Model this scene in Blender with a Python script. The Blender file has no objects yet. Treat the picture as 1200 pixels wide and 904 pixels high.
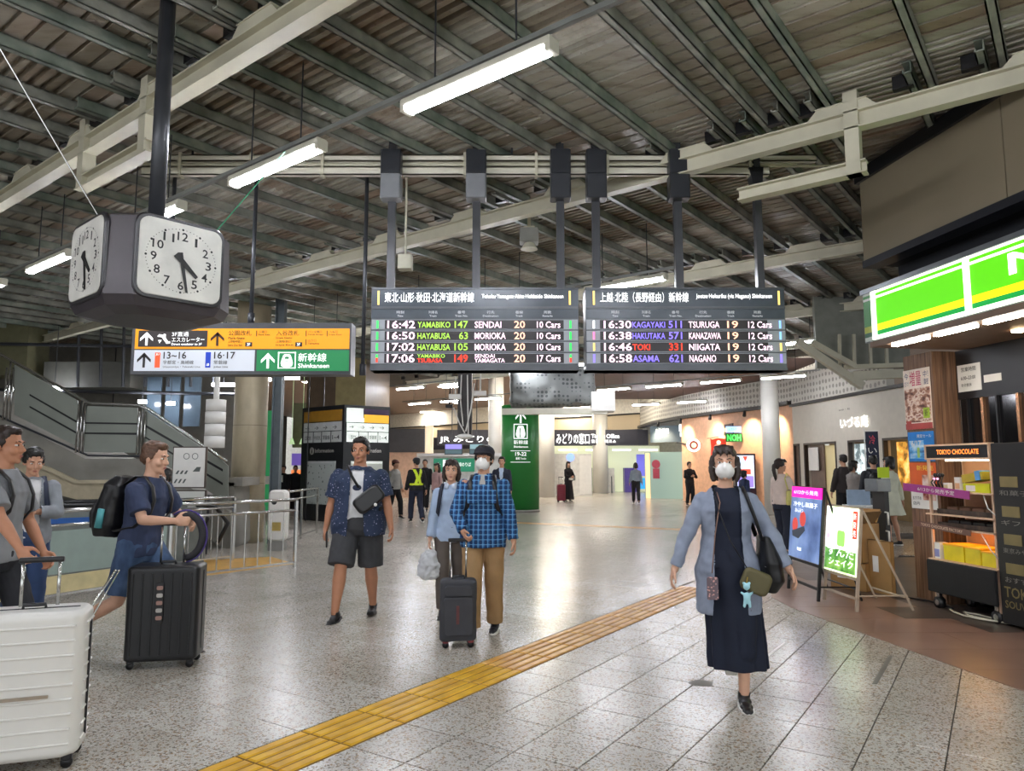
import bpy, bmesh, math, random
from mathutils import Vector, Matrix, Euler, noise
random.seed(7)
R = math.radians
scene = bpy.context.scene
COL = scene.collection

# ---------------------------------------------------------------- camera, world, exposure
FPX = 850.0
TILT = math.atan(93.0 / FPX)
CAMH = 1.52
cam_d = bpy.data.cameras.new('camera')
cam = bpy.data.objects.new('camera', cam_d)
COL.objects.link(cam)
cam.location = (0, 0, CAMH)
cam.rotation_euler = (math.pi / 2 + TILT, 0, 0)
cam_d.sensor_width = 36.0
cam_d.lens = FPX / 1200.0 * 36.0
cam_d.clip_start = 0.05
cam_d.clip_end = 300
scene.camera = cam
world = bpy.data.worlds.new('world')
scene.world = world
world.use_nodes = True
world.node_tree.nodes['Background'].inputs[0].default_value = (0.93, 0.97, 1.0, 1)
world.node_tree.nodes['Background'].inputs[1].default_value = 2.0
scene.view_settings.view_transform = 'Standard'
scene.view_settings.look = 'None'
scene.view_settings.exposure = 0.0
scene.view_settings.gamma = 1.0
scene.view_settings.use_curve_mapping = False
try:
    scene.cycles.use_denoising = True
    scene.cycles.max_bounces = 6
    scene.cycles.diffuse_bounces = 4
    scene.cycles.glossy_bounces = 3
    scene.cycles.sample_clamp_indirect = 4.0
    scene.cycles.use_light_tree = True
except Exception:
    pass
TUBE = 105.0          # strength of every fluorescent tube in the station

def area_lamp(name, loc, rot, sx, sy, power, color=(1, 1, 1)):
    l = bpy.data.lights.new(name, 'AREA')
    l.shape = 'RECTANGLE'; l.size = sx; l.size_y = sy; l.energy = power; l.color = color
    o = bpy.data.objects.new(name, l); COL.objects.link(o)
    o.location = loc; o.rotation_euler = rot
    return o

# ---------------------------------------------------------------- pixel helpers (1200 x 904 frame)
_c, _s = math.cos(TILT), math.sin(TILT)
def _ray(u, v):
    x = (u - 600) / FPX; y = (452 - v) / FPX
    return (x, _c - y * _s, _s + y * _c)
def P(u, v, Y):
    r = _ray(u, v); t = Y / r[1]
    return Vector((r[0] * t, Y, CAMH + r[2] * t))
def G(u, v, z=0.0):
    r = _ray(u, v); t = (z - CAMH) / r[2]
    return Vector((r[0] * t, r[1] * t, z))
TH = R(33.6)     # floor grid direction
TR = R(38.0)     # roof grid direction
def AB(a, b, z=0.0, t=TH):
    return Vector((a * math.sin(t) - b * math.cos(t), a * math.cos(t) + b * math.sin(t), z))
def RB(a, b, z=0.0):
    return AB(a, b, z, TR)

# ---------------------------------------------------------------- materials
def lin(h):
    if isinstance(h, (tuple, list)): return (h[0], h[1], h[2], 1)
    h = h.lstrip('#')
    o = []
    for i in (0, 2, 4):
        c = int(h[i:i + 2], 16) / 255
        o.append(c / 12.92 if c <= 0.04045 else ((c + 0.055) / 1.055) ** 2.4)
    return (o[0], o[1], o[2], 1)
_mats = {}
def mat(name, col, rough=0.55, metal=0.0, emit=0.0, var=0.12, scale=6.0, bump=0.0, alpha=1.0, rnd=0.0, trans=0.0):
    if name in _mats: return _mats[name]
    m = bpy.data.materials.new(name); m.use_nodes = True
    nt = m.node_tree; b = nt.nodes['Principled BSDF']
    c = lin(col)
    b.inputs['Roughness'].default_value = rough
    b.inputs['Metallic'].default_value = metal
    b.inputs['Alpha'].default_value = alpha
    b.inputs['Transmission Weight'].default_value = trans
    b.inputs['Base Color'].default_value = c
    if emit > 0:
        b.inputs['Emission Color'].default_value = c
        b.inputs['Emission Strength'].default_value = emit
    else:
        tc = nt.nodes.new('ShaderNodeTexCoord')
        n = nt.nodes.new('ShaderNodeTexNoise'); n.inputs['Scale'].default_value = scale
        n.inputs['Detail'].default_value = 5
        nt.links.new(tc.outputs['Object'], n.inputs['Vector'])
        mr = nt.nodes.new('ShaderNodeMapRange')
        mr.inputs['From Min'].default_value = 0.3; mr.inputs['From Max'].default_value = 0.7
        mr.inputs['To Min'].default_value = 1 - var; mr.inputs['To Max'].default_value = 1 + var
        nt.links.new(n.outputs[0], mr.inputs['Value'])
        val = mr.outputs[0]
        if rnd > 0:
            oi = nt.nodes.new('ShaderNodeObjectInfo')
            m2 = nt.nodes.new('ShaderNodeMapRange')
            m2.inputs['To Min'].default_value = 1 - rnd; m2.inputs['To Max'].default_value = 1 + rnd
            nt.links.new(oi.outputs['Random'], m2.inputs['Value'])
            mm = nt.nodes.new('ShaderNodeMath'); mm.operation = 'MULTIPLY'
            nt.links.new(val, mm.inputs[0]); nt.links.new(m2.outputs[0], mm.inputs[1]); val = mm.outputs[0]
        vm = nt.nodes.new('ShaderNodeVectorMath'); vm.operation = 'SCALE'
        vm.inputs[0].default_value = c[:3]
        nt.links.new(val, vm.inputs['Scale'])
        nt.links.new(vm.outputs[0], b.inputs['Base Color'])
        if bump > 0:
            bp = nt.nodes.new('ShaderNodeBump'); bp.inputs['Strength'].default_value = bump
            bp.inputs['Distance'].default_value = 0.01
            nt.links.new(n.outputs[0], bp.inputs['Height'])
            nt.links.new(bp.outputs[0], b.inputs['Normal'])
    _mats[name] = m
    return m

def ramp(nt, stops, fac, const=False):
    r = nt.nodes.new('ShaderNodeValToRGB')
    e = r.color_ramp.elements
    if const: r.color_ramp.interpolation = 'CONSTANT'
    while len(e) < len(stops): e.new(0.5)
    for i, (p, c) in enumerate(stops):
        e[i].position = p; e[i].color = lin(c)
    nt.links.new(fac, r.inputs[0])
    return r.outputs[0]

def mix(nt, a, b, fac, mode='MIX'):
    m = nt.nodes.new('ShaderNodeMix'); m.data_type = 'RGBA'; m.blend_type = mode
    for s, v in ((m.inputs[6], a), (m.inputs[7], b), (m.inputs[0], fac)):
        if isinstance(v, (int, float)): s.default_value = v
        elif isinstance(v, (tuple, list)): s.default_value = v
        else: nt.links.new(v, s)
    return m.outputs[2]

def tex(nt, kind, coord, scale, **kw):
    n = nt.nodes.new('ShaderNodeTex' + kind)
    if 'Scale' in n.inputs: n.inputs['Scale'].default_value = scale
    for k, v in kw.items():
        if k in n.inputs: n.inputs[k].default_value = v
    nt.links.new(coord, n.inputs['Vector'])
    return n

def terrazzo(name, base, dark, light, rough):
    m = bpy.data.materials.new(name); m.use_nodes = True; nt = m.node_tree
    b = nt.nodes['Principled BSDF']
    g = nt.nodes.new('ShaderNodeNewGeometry'); co = g.outputs['Position']
    v = tex(nt, 'Voronoi', co, 95.0)
    sep = nt.nodes.new('ShaderNodeSeparateColor'); nt.links.new(v.outputs['Color'], sep.inputs[0])
    c1 = ramp(nt, [(0.0, dark), (0.13, base), (0.72, light), (0.88, '#b79f86')], sep.outputs[0], True)
    v2 = tex(nt, 'Noise', co, 230.0, Detail=2)
    c2 = ramp(nt, [(0.42, '#8c877e'), (0.6, '#ffffff')], v2.outputs[0])
    c = mix(nt, c1, c2, 0.55, 'MULTIPLY')
    n3 = tex(nt, 'Noise', co, 0.6, Detail=4)
    c3 = ramp(nt, [(0.3, '#d8d5d0'), (0.7, '#ffffff')], n3.outputs[0])
    c = mix(nt, c, c3, 0.7, 'MULTIPLY')
    oi = nt.nodes.new('ShaderNodeObjectInfo')
    c4 = ramp(nt, [(0.0, '#e6e3de'), (1.0, '#ffffff')], oi.outputs['Random'])
    c = mix(nt, c, c4, 0.8, 'MULTIPLY')
    nt.links.new(c, b.inputs['Base Color'])
    n4 = tex(nt, 'Noise', co, 3.0, Detail=5)
    mr = nt.nodes.new('ShaderNodeMapRange'); mr.inputs['To Min'].default_value = rough * 0.7; mr.inputs['To Max'].default_value = rough * 1.35
    nt.links.new(n4.outputs[0], mr.inputs['Value']); nt.links.new(mr.outputs[0], b.inputs['Roughness'])
    b.inputs['Specular IOR Level'].default_value = 0.6
    return m

def deck_mat():
    """old steel roof deck: every pan a little different in tone, with stains and rust"""
    m = bpy.data.materials.new('weathered_deck'); m.use_nodes = True; nt = m.node_tree
    b = nt.nodes['Principled BSDF']
    g = nt.nodes.new('ShaderNodeNewGeometry')
    def dot(v):
        d = nt.nodes.new('ShaderNodeVectorMath'); d.operation = 'DOT_PRODUCT'; d.inputs[1].default_value = v
        nt.links.new(g.outputs['Position'], d.inputs[0]); return d.outputs['Value']
    def mth(op, x, y=None):
        n = nt.nodes.new('ShaderNodeMath'); n.operation = op
        for i, q in enumerate((x, y)):
            if q is None: continue
            if isinstance(q, (int, float)): n.inputs[i].default_value = q
            else: nt.links.new(q, n.inputs[i])
        return n.outputs[0]
    ka = mth('FLOOR', mth('MULTIPLY', dot((math.sin(TR), math.cos(TR), 0)), 1 / 0.16))
    kb = mth('FLOOR', mth('MULTIPLY', dot((-math.cos(TR), math.sin(TR), 0)), 1 / 1.9))
    cx = nt.nodes.new('ShaderNodeCombineXYZ'); nt.links.new(ka, cx.inputs[0]); nt.links.new(kb, cx.inputs[1])
    wn = nt.nodes.new('ShaderNodeTexWhiteNoise'); wn.noise_dimensions = '2D'; nt.links.new(cx.outputs[0], wn.inputs['Vector'])
    c = ramp(nt, [(0.0, '#8b8071'), (0.25, '#a8a193'), (0.5, '#b9b7ad'), (0.75, '#a3907f'), (1.0, '#d6d5cc')], wn.outputs['Value'])
    mp = nt.nodes.new('ShaderNodeMapping'); mp.inputs['Rotation'].default_value = (0, 0, TR); mp.inputs['Scale'].default_value = (0.5, 2.2, 1)
    nt.links.new(g.outputs['Position'], mp.inputs['Vector'])
    n = tex(nt, 'Noise', mp.outputs[0], 2.0, Detail=8, Roughness=0.7)
    c1 = ramp(nt, [(0.3, '#8a7866'), (0.45, '#d9d4ca'), (0.7, '#ffffff')], n.outputs[0])
    c = mix(nt, c, c1, 0.8, 'MULTIPLY')
    v = tex(nt, 'Voronoi', g.outputs['Position'], 14.0)
    c2 = ramp(nt, [(0.06, '#6d675c'), (0.13, '#ffffff')], v.outputs['Distance'])
    c = mix(nt, c, c2, 0.45, 'MULTIPLY')
    nt.links.new(c, b.inputs['Base Color'])
    b.inputs['Roughness'].default_value = 0.42; b.inputs['Metallic'].default_value = 0.0
    return m

def streak_mat(name, stops, scale, stretch=(1, 1, 1), rough=0.5, detail=6, rnd=None, coord='Object', emit=0):
    m = bpy.data.materials.new(name); m.use_nodes = True; nt = m.node_tree
    b = nt.nodes['Principled BSDF']
    tc = nt.nodes.new('ShaderNodeTexCoord')
    mp = nt.nodes.new('ShaderNodeMapping'); mp.inputs['Scale'].default_value = stretch
    nt.links.new(tc.outputs[coord], mp.inputs['Vector'])
    n = tex(nt, 'Noise', mp.outputs[0], scale, Detail=detail)
    c = ramp(nt, stops, n.outputs[0])
    nt.links.new(c, b.inputs['Base Color'])
    if emit:
        nt.links.new(c, b.inputs['Emission Color']); b.inputs['Emission Strength'].default_value = emit
    b.inputs['Roughness'].default_value = rough
    return m

def plaid_mat(name, base, light, dark, sc=16.0):
    m = bpy.data.materials.new(name); m.use_nodes = True; nt = m.node_tree
    b = nt.nodes['Principled BSDF']; tc = nt.nodes.new('ShaderNodeTexCoord')
    sx = nt.nodes.new('ShaderNodeSeparateXYZ'); nt.links.new(tc.outputs['Object'], sx.inputs[0])
    def stripes(sock, s, w, ph=0.0):
        a = nt.nodes.new('ShaderNodeMath'); a.operation = 'MULTIPLY_ADD'; a.inputs[1].default_value = s; a.inputs[2].default_value = ph
        nt.links.new(sock, a.inputs[0])
        f = nt.nodes.new('ShaderNodeMath'); f.operation = 'FRACT'; nt.links.new(a.outputs[0], f.inputs[0])
        l = nt.nodes.new('ShaderNodeMath'); l.operation = 'LESS_THAN'; l.inputs[1].default_value = w
        nt.links.new(f.outputs[0], l.inputs[0]); return l.outputs[0]
    c = mix(nt, lin(base), lin(dark), stripes(sx.outputs[0], sc, 0.42))
    d = nt.nodes.new('ShaderNodeMath'); d.operation = 'MULTIPLY'; d.inputs[1].default_value = 0.6
    nt.links.new(stripes(sx.outputs[2], sc, 0.42), d.inputs[0])
    c = mix(nt, c, lin(dark), d.outputs[0])
    for s_ in (sx.outputs[0], sx.outputs[2]):
        e = nt.nodes.new('ShaderNodeMath'); e.operation = 'MULTIPLY'; e.inputs[1].default_value = 0.75
        nt.links.new(stripes(s_, sc, 0.12, 0.3), e.inputs[0])
        c = mix(nt, c, lin(light), e.outputs[0])
    nt.links.new(c, b.inputs['Base Color']); b.inputs['Roughness'].default_value = 0.85
    return m

def speck_mat(name, base, speck, scale, thr=0.2, rough=0.8):
    m = bpy.data.materials.new(name); m.use_nodes = True; nt = m.node_tree
    b = nt.nodes['Principled BSDF']; tc = nt.nodes.new('ShaderNodeTexCoord')
    v = tex(nt, 'Voronoi', tc.outputs['Object'], scale)
    n = tex(nt, 'Noise', tc.outputs['Object'], scale * 0.8, Detail=3)
    a = nt.nodes.new('ShaderNodeMath'); a.operation = 'MULTIPLY'
    nt.links.new(v.outputs['Distance'], a.inputs[0]); nt.links.new(n.outputs[0], a.inputs[1])
    c = ramp(nt, [(0.0, speck), (thr * 0.5, speck), (thr, base)], a.outputs[0])
    nt.links.new(c, b.inputs['Base Color']); b.inputs['Roughness'].default_value = rough
    return m

def lattice_mat(name, base, hole, scale):
    m = bpy.data.materials.new(name); m.use_nodes = True; nt = m.node_tree
    b = nt.nodes['Principled BSDF']; tc = nt.nodes.new('ShaderNodeTexCoord')
    v = tex(nt, 'Voronoi', tc.outputs['Object'], scale, Randomness=0.15)
    c = ramp(nt, [(0.0, hole), (0.3, hole), (0.38, base)], v.outputs['Distance'])
    nt.links.new(c, b.inputs['Base Color']); b.inputs['Roughness'].default_value = 0.5
    return m

M_TERR = terrazzo('terrazzo', '#dcd8d0', '#948c82', '#ebe7e0', 0.23)
M_GROUT = mat('dark_grout', '#4a443e', 0.9)
M_DECK = deck_mat()
M_PURLIN = streak_mat('galvanised_purlin', [(0.3, '#6c6d66'), (0.5, '#86887f'), (0.7, '#a3a296')], 4, (1, 1, 1), 0.45)
M_PURG = streak_mat('green_grey_purlin', [(0.3, '#5f695f'), (0.5, '#7b8479'), (0.7, '#98998c')], 4, (1, 1, 1), 0.45)
M_CREAM = mat('cream_paint', '#c6c1ab', 0.45, var=0.1, scale=3)
M_CREAM2 = mat('pale_cream_paint', '#d8d4c2', 0.4, var=0.08, scale=3)
M_DKSTEEL = mat('dark_grey_steel', '#3f4146', 0.35, 0.3)
M_CHAR = mat('charcoal_frame', '#46474b', 0.35, 0.2)
M_BLACK = mat('black_paint', '#141417', 0.4)
M_BLKSAT = mat('black_satin', '#1c1c1f', 0.3)
M_WHITE = mat('white_paint', '#e8e6e0', 0.4, var=0.04)
M_COLW = mat('white_column_paint', '#dcd9d0', 0.3, var=0.05, scale=2)
M_STEEL = mat('brushed_stainless', '#c9c9c6', 0.22, 0.95, var=0.05)
M_GREYW = mat('grey_wall_paint', '#8d8c86', 0.6)
M_TUBE = mat('tube_light', '#f4f6ff', emit=TUBE)
M_TUBE.node_tree.nodes['Principled BSDF'].inputs['Base Color'].default_value = (0.9, 0.9, 0.9, 1)

# ---------------------------------------------------------------- mesh builder
TMP = bpy.data.scenes.new('tmp_build')
def _basis(d):
    d = Vector(d).normalized()
    h = Vector((0, 0, 1)) if abs(d.z) < 0.95 else Vector((1, 0, 0))
    x = d.cross(h).normalized(); y = x.cross(d).normalized()
    return x, y, d
_textcache = {}; _tt = []; _rt = []; _trash = []
def text_geo(body):
    if body in _textcache: return _textcache[body]
    if not _tt:
        c = bpy.data.curves.new('t', 'FONT'); c.resolution_u = 2; c.offset = 0.012
        o = bpy.data.objects.new('t', c); TMP.collection.objects.link(o); _tt.append(o)
    o = _tt[0]; o.data.body = body; o.data.offset = 0.002 if any(ord(q) > 0x2000 for q in body) else 0.012; o.hide_viewport = False
    vl = TMP.view_layers[0]; vl.update()
    me = bpy.data.meshes.new_from_object(o.evaluated_get(vl.depsgraph))
    vs = [v.co.copy() for v in me.vertices]; fs = [tuple(p.vertices) for p in me.polygons]
    o.hide_viewport = True; _trash.append(me)
    if not vs: vs = [Vector((0, 0, 0))]
    x0 = min(v.x for v in vs); x1 = max(v.x for v in vs); y0 = min(v.y for v in vs); y1 = max(v.y for v in vs)
    r = (vs, fs, x0, x1, y0, y1); _textcache[body] = r
    return r

class MB:
    def __init__(s): s.v = []; s.f = []
    def add(s, vs, fs):
        n = len(s.v); s.v += [Vector(q) for q in vs]; s.f += [tuple(i + n for i in f) for f in fs]; return s
    def box(s, c, d, rot=None):
        x, y, z = d[0] / 2, d[1] / 2, d[2] / 2
        vs = [Vector((i * x, j * y, k * z)) for k in (-1, 1) for j in (-1, 1) for i in (-1, 1)]
        if rot is not None:
            m = rot if isinstance(rot, Matrix) else Euler(rot).to_matrix()
            vs = [m @ q for q in vs]
        c = Vector(c)
        return s.add([q + c for q in vs], [(0, 2, 3, 1), (4, 5, 7, 6), (0, 1, 5, 4), (2, 6, 7, 3), (0, 4, 6, 2), (1, 3, 7, 5)])
    def bx(s, x0, x1, y0, y1, z0, z1):
        return s.box(((x0 + x1) / 2, (y0 + y1) / 2, (z0 + z1) / 2), (abs(x1 - x0), abs(y1 - y0), abs(z1 - z0)))
    def rbox(s, c, d, r=0.02, ax=2, rot=None, seg=3):   # box rounded about one axis, slightly tapered rims
        hx, hy, hz = [q / 2 for q in d]
        dims = [hx, hy, hz]; u, v = [i for i in range(3) if i != ax]
        r = min(r, dims[u] * .98, dims[v] * .98)
        out = []
        for (su, sv, a0) in ((1, 1, 0), (-1, 1, 90), (-1, -1, 180), (1, -1, 270)):
            for k in range(seg + 1):
                a = R(a0 + 90 * k / seg)
                out.append((su * (dims[u] - r) + r * math.cos(a), sv * (dims[v] - r) + r * math.sin(a)))
        n = len(out); vs = []; e = min(r * 0.35, dims[ax] * 0.4)
        for (t, k) in ((-dims[ax], 1 - e / max(dims[u], 1e-6)), (-dims[ax] + e, 1), (dims[ax] - e, 1), (dims[ax], 1 - e / max(dims[u], 1e-6))):
            kv = 1 if k == 1 else 1 - e / max(dims[v], 1e-6)
            for (a, b) in out:
                q = [0, 0, 0]; q[u] = a * k; q[v] = b * kv; q[ax] = t; vs.append(Vector(q))
        fs = [tuple(range(n))[::-1], tuple(range(3 * n, 4 * n))]
        for l in range(3):
            for i in range(n):
                j = (i + 1) % n; fs.append((l * n + i, l * n + j, (l + 1) * n + j, (l + 1) * n + i))
        if ax == 1: fs = [f[::-1] for f in fs]
        if rot is not None:
            m = rot if isinstance(rot, Matrix) else Euler(rot).to_matrix(); vs = [m @ q for q in vs]
        c = Vector(c)
        return s.add([q + c for q in vs], fs)
    def cyl(s, p0, p1, r0, r1=None, n=12, caps=True):
        r1 = r0 if r1 is None else r1
        p0, p1 = Vector(p0), Vector(p1); x, y, d = _basis(p1 - p0); vs = []
        for p, r in ((p0, r0), (p1, r1)):
            for i in range(n):
                a = 2 * math.pi * i / n; vs.append(p + x * (r * math.cos(a)) + y * (r * math.sin(a)))
        fs = [(i, n + i, n + (i + 1) % n, (i + 1) % n) for i in range(n)]
        if caps: fs += [tuple(range(n)), tuple(range(2 * n - 1, n - 1, -1))]
        return s.add(vs, fs)
    def tube(s, pts, r, n=8, ry=None):
        pts = [Vector(q) for q in pts]; vs = []; fs = []; m = len(pts); px = None
        for k, p in enumerate(pts):
            d = (pts[min(k + 1, m - 1)] - pts[max(k - 1, 0)])
            x, y, _ = _basis(d)
            if px is not None:
                x = (px - _ * px.dot(_)); x = x.normalized() if x.length > 1e-6 else _basis(d)[0]; y = x.cross(_)
            px = x
            rr = r[k] if isinstance(r, (list, tuple)) else r
            for i in range(n):
                a = 2 * math.pi * i / n; vs.append(p + x * (rr * math.cos(a)) + y * ((ry if ry else rr) * math.sin(a)))
        for k in range(m - 1):
            for i in range(n):
                j = (i + 1) % n; fs.append((k * n + i, (k + 1) * n + i, (k + 1) * n + j, k * n + j))
        fs += [tuple(range(n)), tuple(range(m * n - 1, (m - 1) * n - 1, -1))]
        return s.add(vs, fs)
    def ell(s, c, r, n=14, k=8, mtx=None):
        r = (r, r, r) if isinstance(r, (int, float)) else r
        vs = [Vector((0, 0, r[2]))]; fs = []
        for i in range(1, k):
            ph = math.pi * i / k
            for j in range(n):
                a = 2 * math.pi * j / n
                vs.append(Vector((r[0] * math.sin(ph) * math.cos(a), r[1] * math.sin(ph) * math.sin(a), r[2] * math.cos(ph))))
        vs.append(Vector((0, 0, -r[2])))
        for j in range(n): fs.append((0, 1 + j, 1 + (j + 1) % n))
        for i in range(k - 2):
            for j in range(n):
                a = 1 + i * n; fs.append((a + j, a + n + j, a + n + (j + 1) % n, a + (j + 1) % n))
        a = 1 + (k - 2) * n
        for j in range(n): fs.append((a + j, len(vs) - 1, a + (j + 1) % n))
        c = Vector(c)
        if mtx is not None: vs = [mtx @ q for q in vs]
        return s.add([q + c for q in vs], fs)
    def limb(s, pts, rr, n=12, ends=True):
        for i in range(len(pts) - 1): s.cyl(pts[i], pts[i + 1], rr[i], rr[i + 1], n)
        for i in range(len(pts)):
            if ends or 0 < i < len(pts) - 1: s.ell(pts[i], rr[i], n, 8)
        return s
    def loft(s, rings, n=24, pw=2.0, ripple=None, T=None):
        vs = []; fs = []
        for q in rings:
            cx, cy, z, rx, ry = q[:5]
            for i in range(n):
                a = 2 * math.pi * i / n; ca, sa = math.cos(a), math.sin(a)
                k = 1.0 + (ripple(z, a) if ripple else 0)
                x = math.copysign(abs(ca) ** (2 / pw), ca) * rx * k; y = math.copysign(abs(sa) ** (2 / pw), sa) * ry * k
                p = Vector((cx + x, cy + y, z)); vs.append(T(p) if T else p)
        for k in range(len(rings) - 1):
            for i in range(n):
                j = (i + 1) % n; fs.append((k * n + i, k * n + j, (k + 1) * n + j, (k + 1) * n + i))
        if rings[0][2] < rings[-1][2]: fs += [tuple(range(n))[::-1], tuple(range((len(rings) - 1) * n, len(rings) * n))]
        else:
            fs = [f[::-1] for f in fs]; fs += [tuple(range(n)), tuple(range((len(rings) - 1) * n, len(rings) * n))[::-1]]
        return s.add(vs, fs)
    def prism(s, poly, z0, z1):
        n = len(poly)
        ar = sum(poly[i][0] * poly[(i + 1) % n][1] - poly[(i + 1) % n][0] * poly[i][1] for i in range(n))
        if ar < 0: poly = poly[::-1]
        vs = [(p[0], p[1], z0) for p in poly] + [(p[0], p[1], z1) for p in poly]
        fs = [tuple(range(n))[::-1], tuple(range(n, 2 * n))] + [(i, (i + 1) % n, n + (i + 1) % n, n + i) for i in range(n)]
        return s.add(vs, fs)
    def slab(s, poly, d0, d1):      # polygon in local XZ, extruded along Y from d0 to d1
        n = len(poly)
        ar = sum(poly[i][0] * poly[(i + 1) % n][1] - poly[(i + 1) % n][0] * poly[i][1] for i in range(n))
        if ar < 0: poly = poly[::-1]
        vs = [(p[0], d0, p[1]) for p in poly] + [(p[0], d1, p[1]) for p in poly]
        fs = [tuple(range(n)), tuple(range(n, 2 * n))[::-1]] + [(i, n + i, n + (i + 1) % n, (i + 1) % n) for i in range(n)]
        return s.add(vs, fs)
    def ring(s, cx, cz, r0, r1, d0, n=24):      # flat annulus facing -Y
        vs = []; fs = []
        for i in range(n):
            a = 2 * math.pi * i / n
            for r in (r0, r1): vs.append((cx + r * math.cos(a), d0, cz + r * math.sin(a)))
        for i in range(n):
            j = (i + 1) % n; fs.append((2 * i, 2 * i + 1, 2 * j + 1, 2 * j))
        return s.add(vs, fs)
    def text(s, body, x0, z0, x1, z1, d, keep=False, mirror=False):
        vs, fs, a0, a1, b0, b1 = text_geo(body)
        sx = (x1 - x0) / max(a1 - a0, 1e-6); sz = (z1 - z0) / max(b1 - b0, 1e-6)
        if keep: sx = min(sx, sz * 1.0); 
        return s.add([(x0 + (q.x - a0) * sx, d, z0 + (q.y - b0) * sz) for q in vs], [f for f in fs])
    def tf(s, m):
        s.v = [m @ q for q in s.v]; return s
    def mesh(s, name, m, smooth=False):
        me = bpy.data.meshes.new(name); me.from_pydata([tuple(q) for q in s.v], [], s.f)
        ms = m if isinstance(m, (list, tuple)) else [m]
        for k in ms: me.materials.append(k)
        if smooth: me.polygons.foreach_set('use_smooth', [True] * len(me.polygons))
        me.update(); return me
    def build(s, name, m, parent=None, smooth=False, loc=None):
        return link(name, s.mesh(name, m, smooth), parent, loc)
def link(name, me, parent=None, loc=None, rot=None):
    o = bpy.data.objects.new(name, me); COL.objects.link(o)
    if parent is not None: o.parent = parent
    if loc is not None: o.location = loc
    if rot is not None: o.rotation_euler = rot
    return o
def remesh(mb, name, m, parent, vox=0.01, sm=3, wr=0.0, wsc=9.0, cut=None, thick=0.0, wz=1.0, seed=0):
    me = bpy.data.meshes.new('t'); me.from_pydata([tuple(q) for q in mb.v], [], mb.f); me.update()
    if not _rt:
        o = bpy.data.objects.new('t', me); TMP.collection.objects.link(o); _rt.append(o)
        r = o.modifiers.new('r', 'REMESH'); r.mode = 'VOXEL'; k = o.modifiers.new('s', 'SMOOTH'); k.factor = 0.5
    o = _rt[0]; o.data = me; o.modifiers[0].voxel_size = vox; o.modifiers[1].iterations = sm; o.modifiers[1].show_viewport = sm > 0
    vl = TMP.view_layers[0]; vl.update()
    me2 = bpy.data.meshes.new_from_object(o.evaluated_get(vl.depsgraph))
    _trash.append(me)
    if cut:
        bm = bmesh.new(); bm.from_mesh(me2)
        bmesh.ops.delete(bm, geom=[f for f in bm.faces if cut(f.calc_center_median())], context='FACES')
        bm.to_mesh(me2); bm.free()
    if wr:
        off = Vector((seed * 3.1, seed * 1.7, seed))
        n = len(me2.vertices); co = [0.0] * (3 * n); no = [0.0] * (3 * n)
        me2.vertices.foreach_get('co', co); me2.vertices.foreach_get('normal', no)
        for i in range(0, 3 * n, 3):
            q = Vector((co[i], co[i + 1], co[i + 2] * wz)) * wsc + off
            k = wr * noise.noise(q) + wr * 0.5 * noise.noise(q * 2.3)
            co[i] += no[i] * k; co[i + 1] += no[i + 1] * k; co[i + 2] += no[i + 2] * k
        me2.vertices.foreach_set('co', co)
    me2.materials.clear(); me2.materials.append(m); me2.name = name
    me2.polygons.foreach_set('use_smooth', [True] * len(me2.polygons)); me2.update()
    return link(name, me2, parent)
def tag(o, label=None, cat=None, group=None, kind=None):
    if label: o['label'] = label
    if cat: o['category'] = cat
    if group: o['group'] = group
    if kind: o['kind'] = kind
    return o
def empty(name, loc=(0, 0, 0), rz=0.0, label=None, cat=None, group=None, kind=None):
    o = bpy.data.objects.new(name, None); COL.objects.link(o); o.empty_display_size = 0.1
    o.location = loc; o.rotation_euler = (0, 0, rz)
    return tag(o, label, cat, group, kind)
def kids(o): return [c for c in _all if c.parent == o]
def copy_tree(o, loc=None, rz=None, label=None):
    c = o.copy(); COL.objects.link(c)
    if loc is not None: c.location = loc
    if rz is not None: c.rotation_euler = (0, 0, rz)
    if label: c['label'] = label
    for ch in list(o.children):
        d = ch.copy(); COL.objects.link(d); d.parent = c
        for g in list(ch.children):
            e = g.copy(); COL.objects.link(e); e.parent = d
    return c

# ================================================================ SETTING
def struct(o): o['kind'] = 'structure'; return o
# ---- floor
BR = [G(904, 704), G(1200, 815)]
def brown_x(y):    # x of the edge between pale and brown paving at depth y
    if y >= 8.39: return 2.92 + (y - 8.39) * 0.35
    return 2.92 + (8.39 - y) * 0.16
floor = struct(MB().bx(-30, 40, -8, 75, -0.30, -0.012).build('floor', M_GROUT))
PA, PB, A0_, B0_ = 0.43, 0.385, 3.81, 2.62     # tile pitch along a, b and one joint of each
def tile_me(da, db, gap, h=0.012):
    x, y = da / 2 - gap, db / 2 - gap; e = 0.0015
    vs = [(-x, -y, -h), (x, -y, -h), (x, y, -h), (-x, y, -h), (-x, -y, -e), (x, -y, -e), (x, y, -e), (-x, y, -e),
          (-x + e, -y + e, 0), (x - e, -y + e, 0), (x - e, y - e, 0), (-x + e, y - e, 0)]
    fs = [(8, 9, 10, 11)]
    for k in (0, 4):
        for i in range(4):
            j = (i + 1) % 4; fs.append((k + i, k + j, k + 4 + j, k + 4 + i))
    m = MB(); m.add(vs, fs); return m
def visible(p, m=60):
    z = p.y * _c + (p.z - CAMH) * _s
    if z < 0.3: return False
    u = 600 + FPX * p.x / z; v = 452 - FPX * (-p.y * _s + (p.z - CAMH) * _c) / z
    return -m < u < 1200 + m and -m < v < 904 + m
tA = tile_me(PA, PB, 0.0032).mesh('tile', M_TERR)
tB = tile_me(PA, PB, 0.0011).mesh('tile', M_TERR)
cells = []
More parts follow.
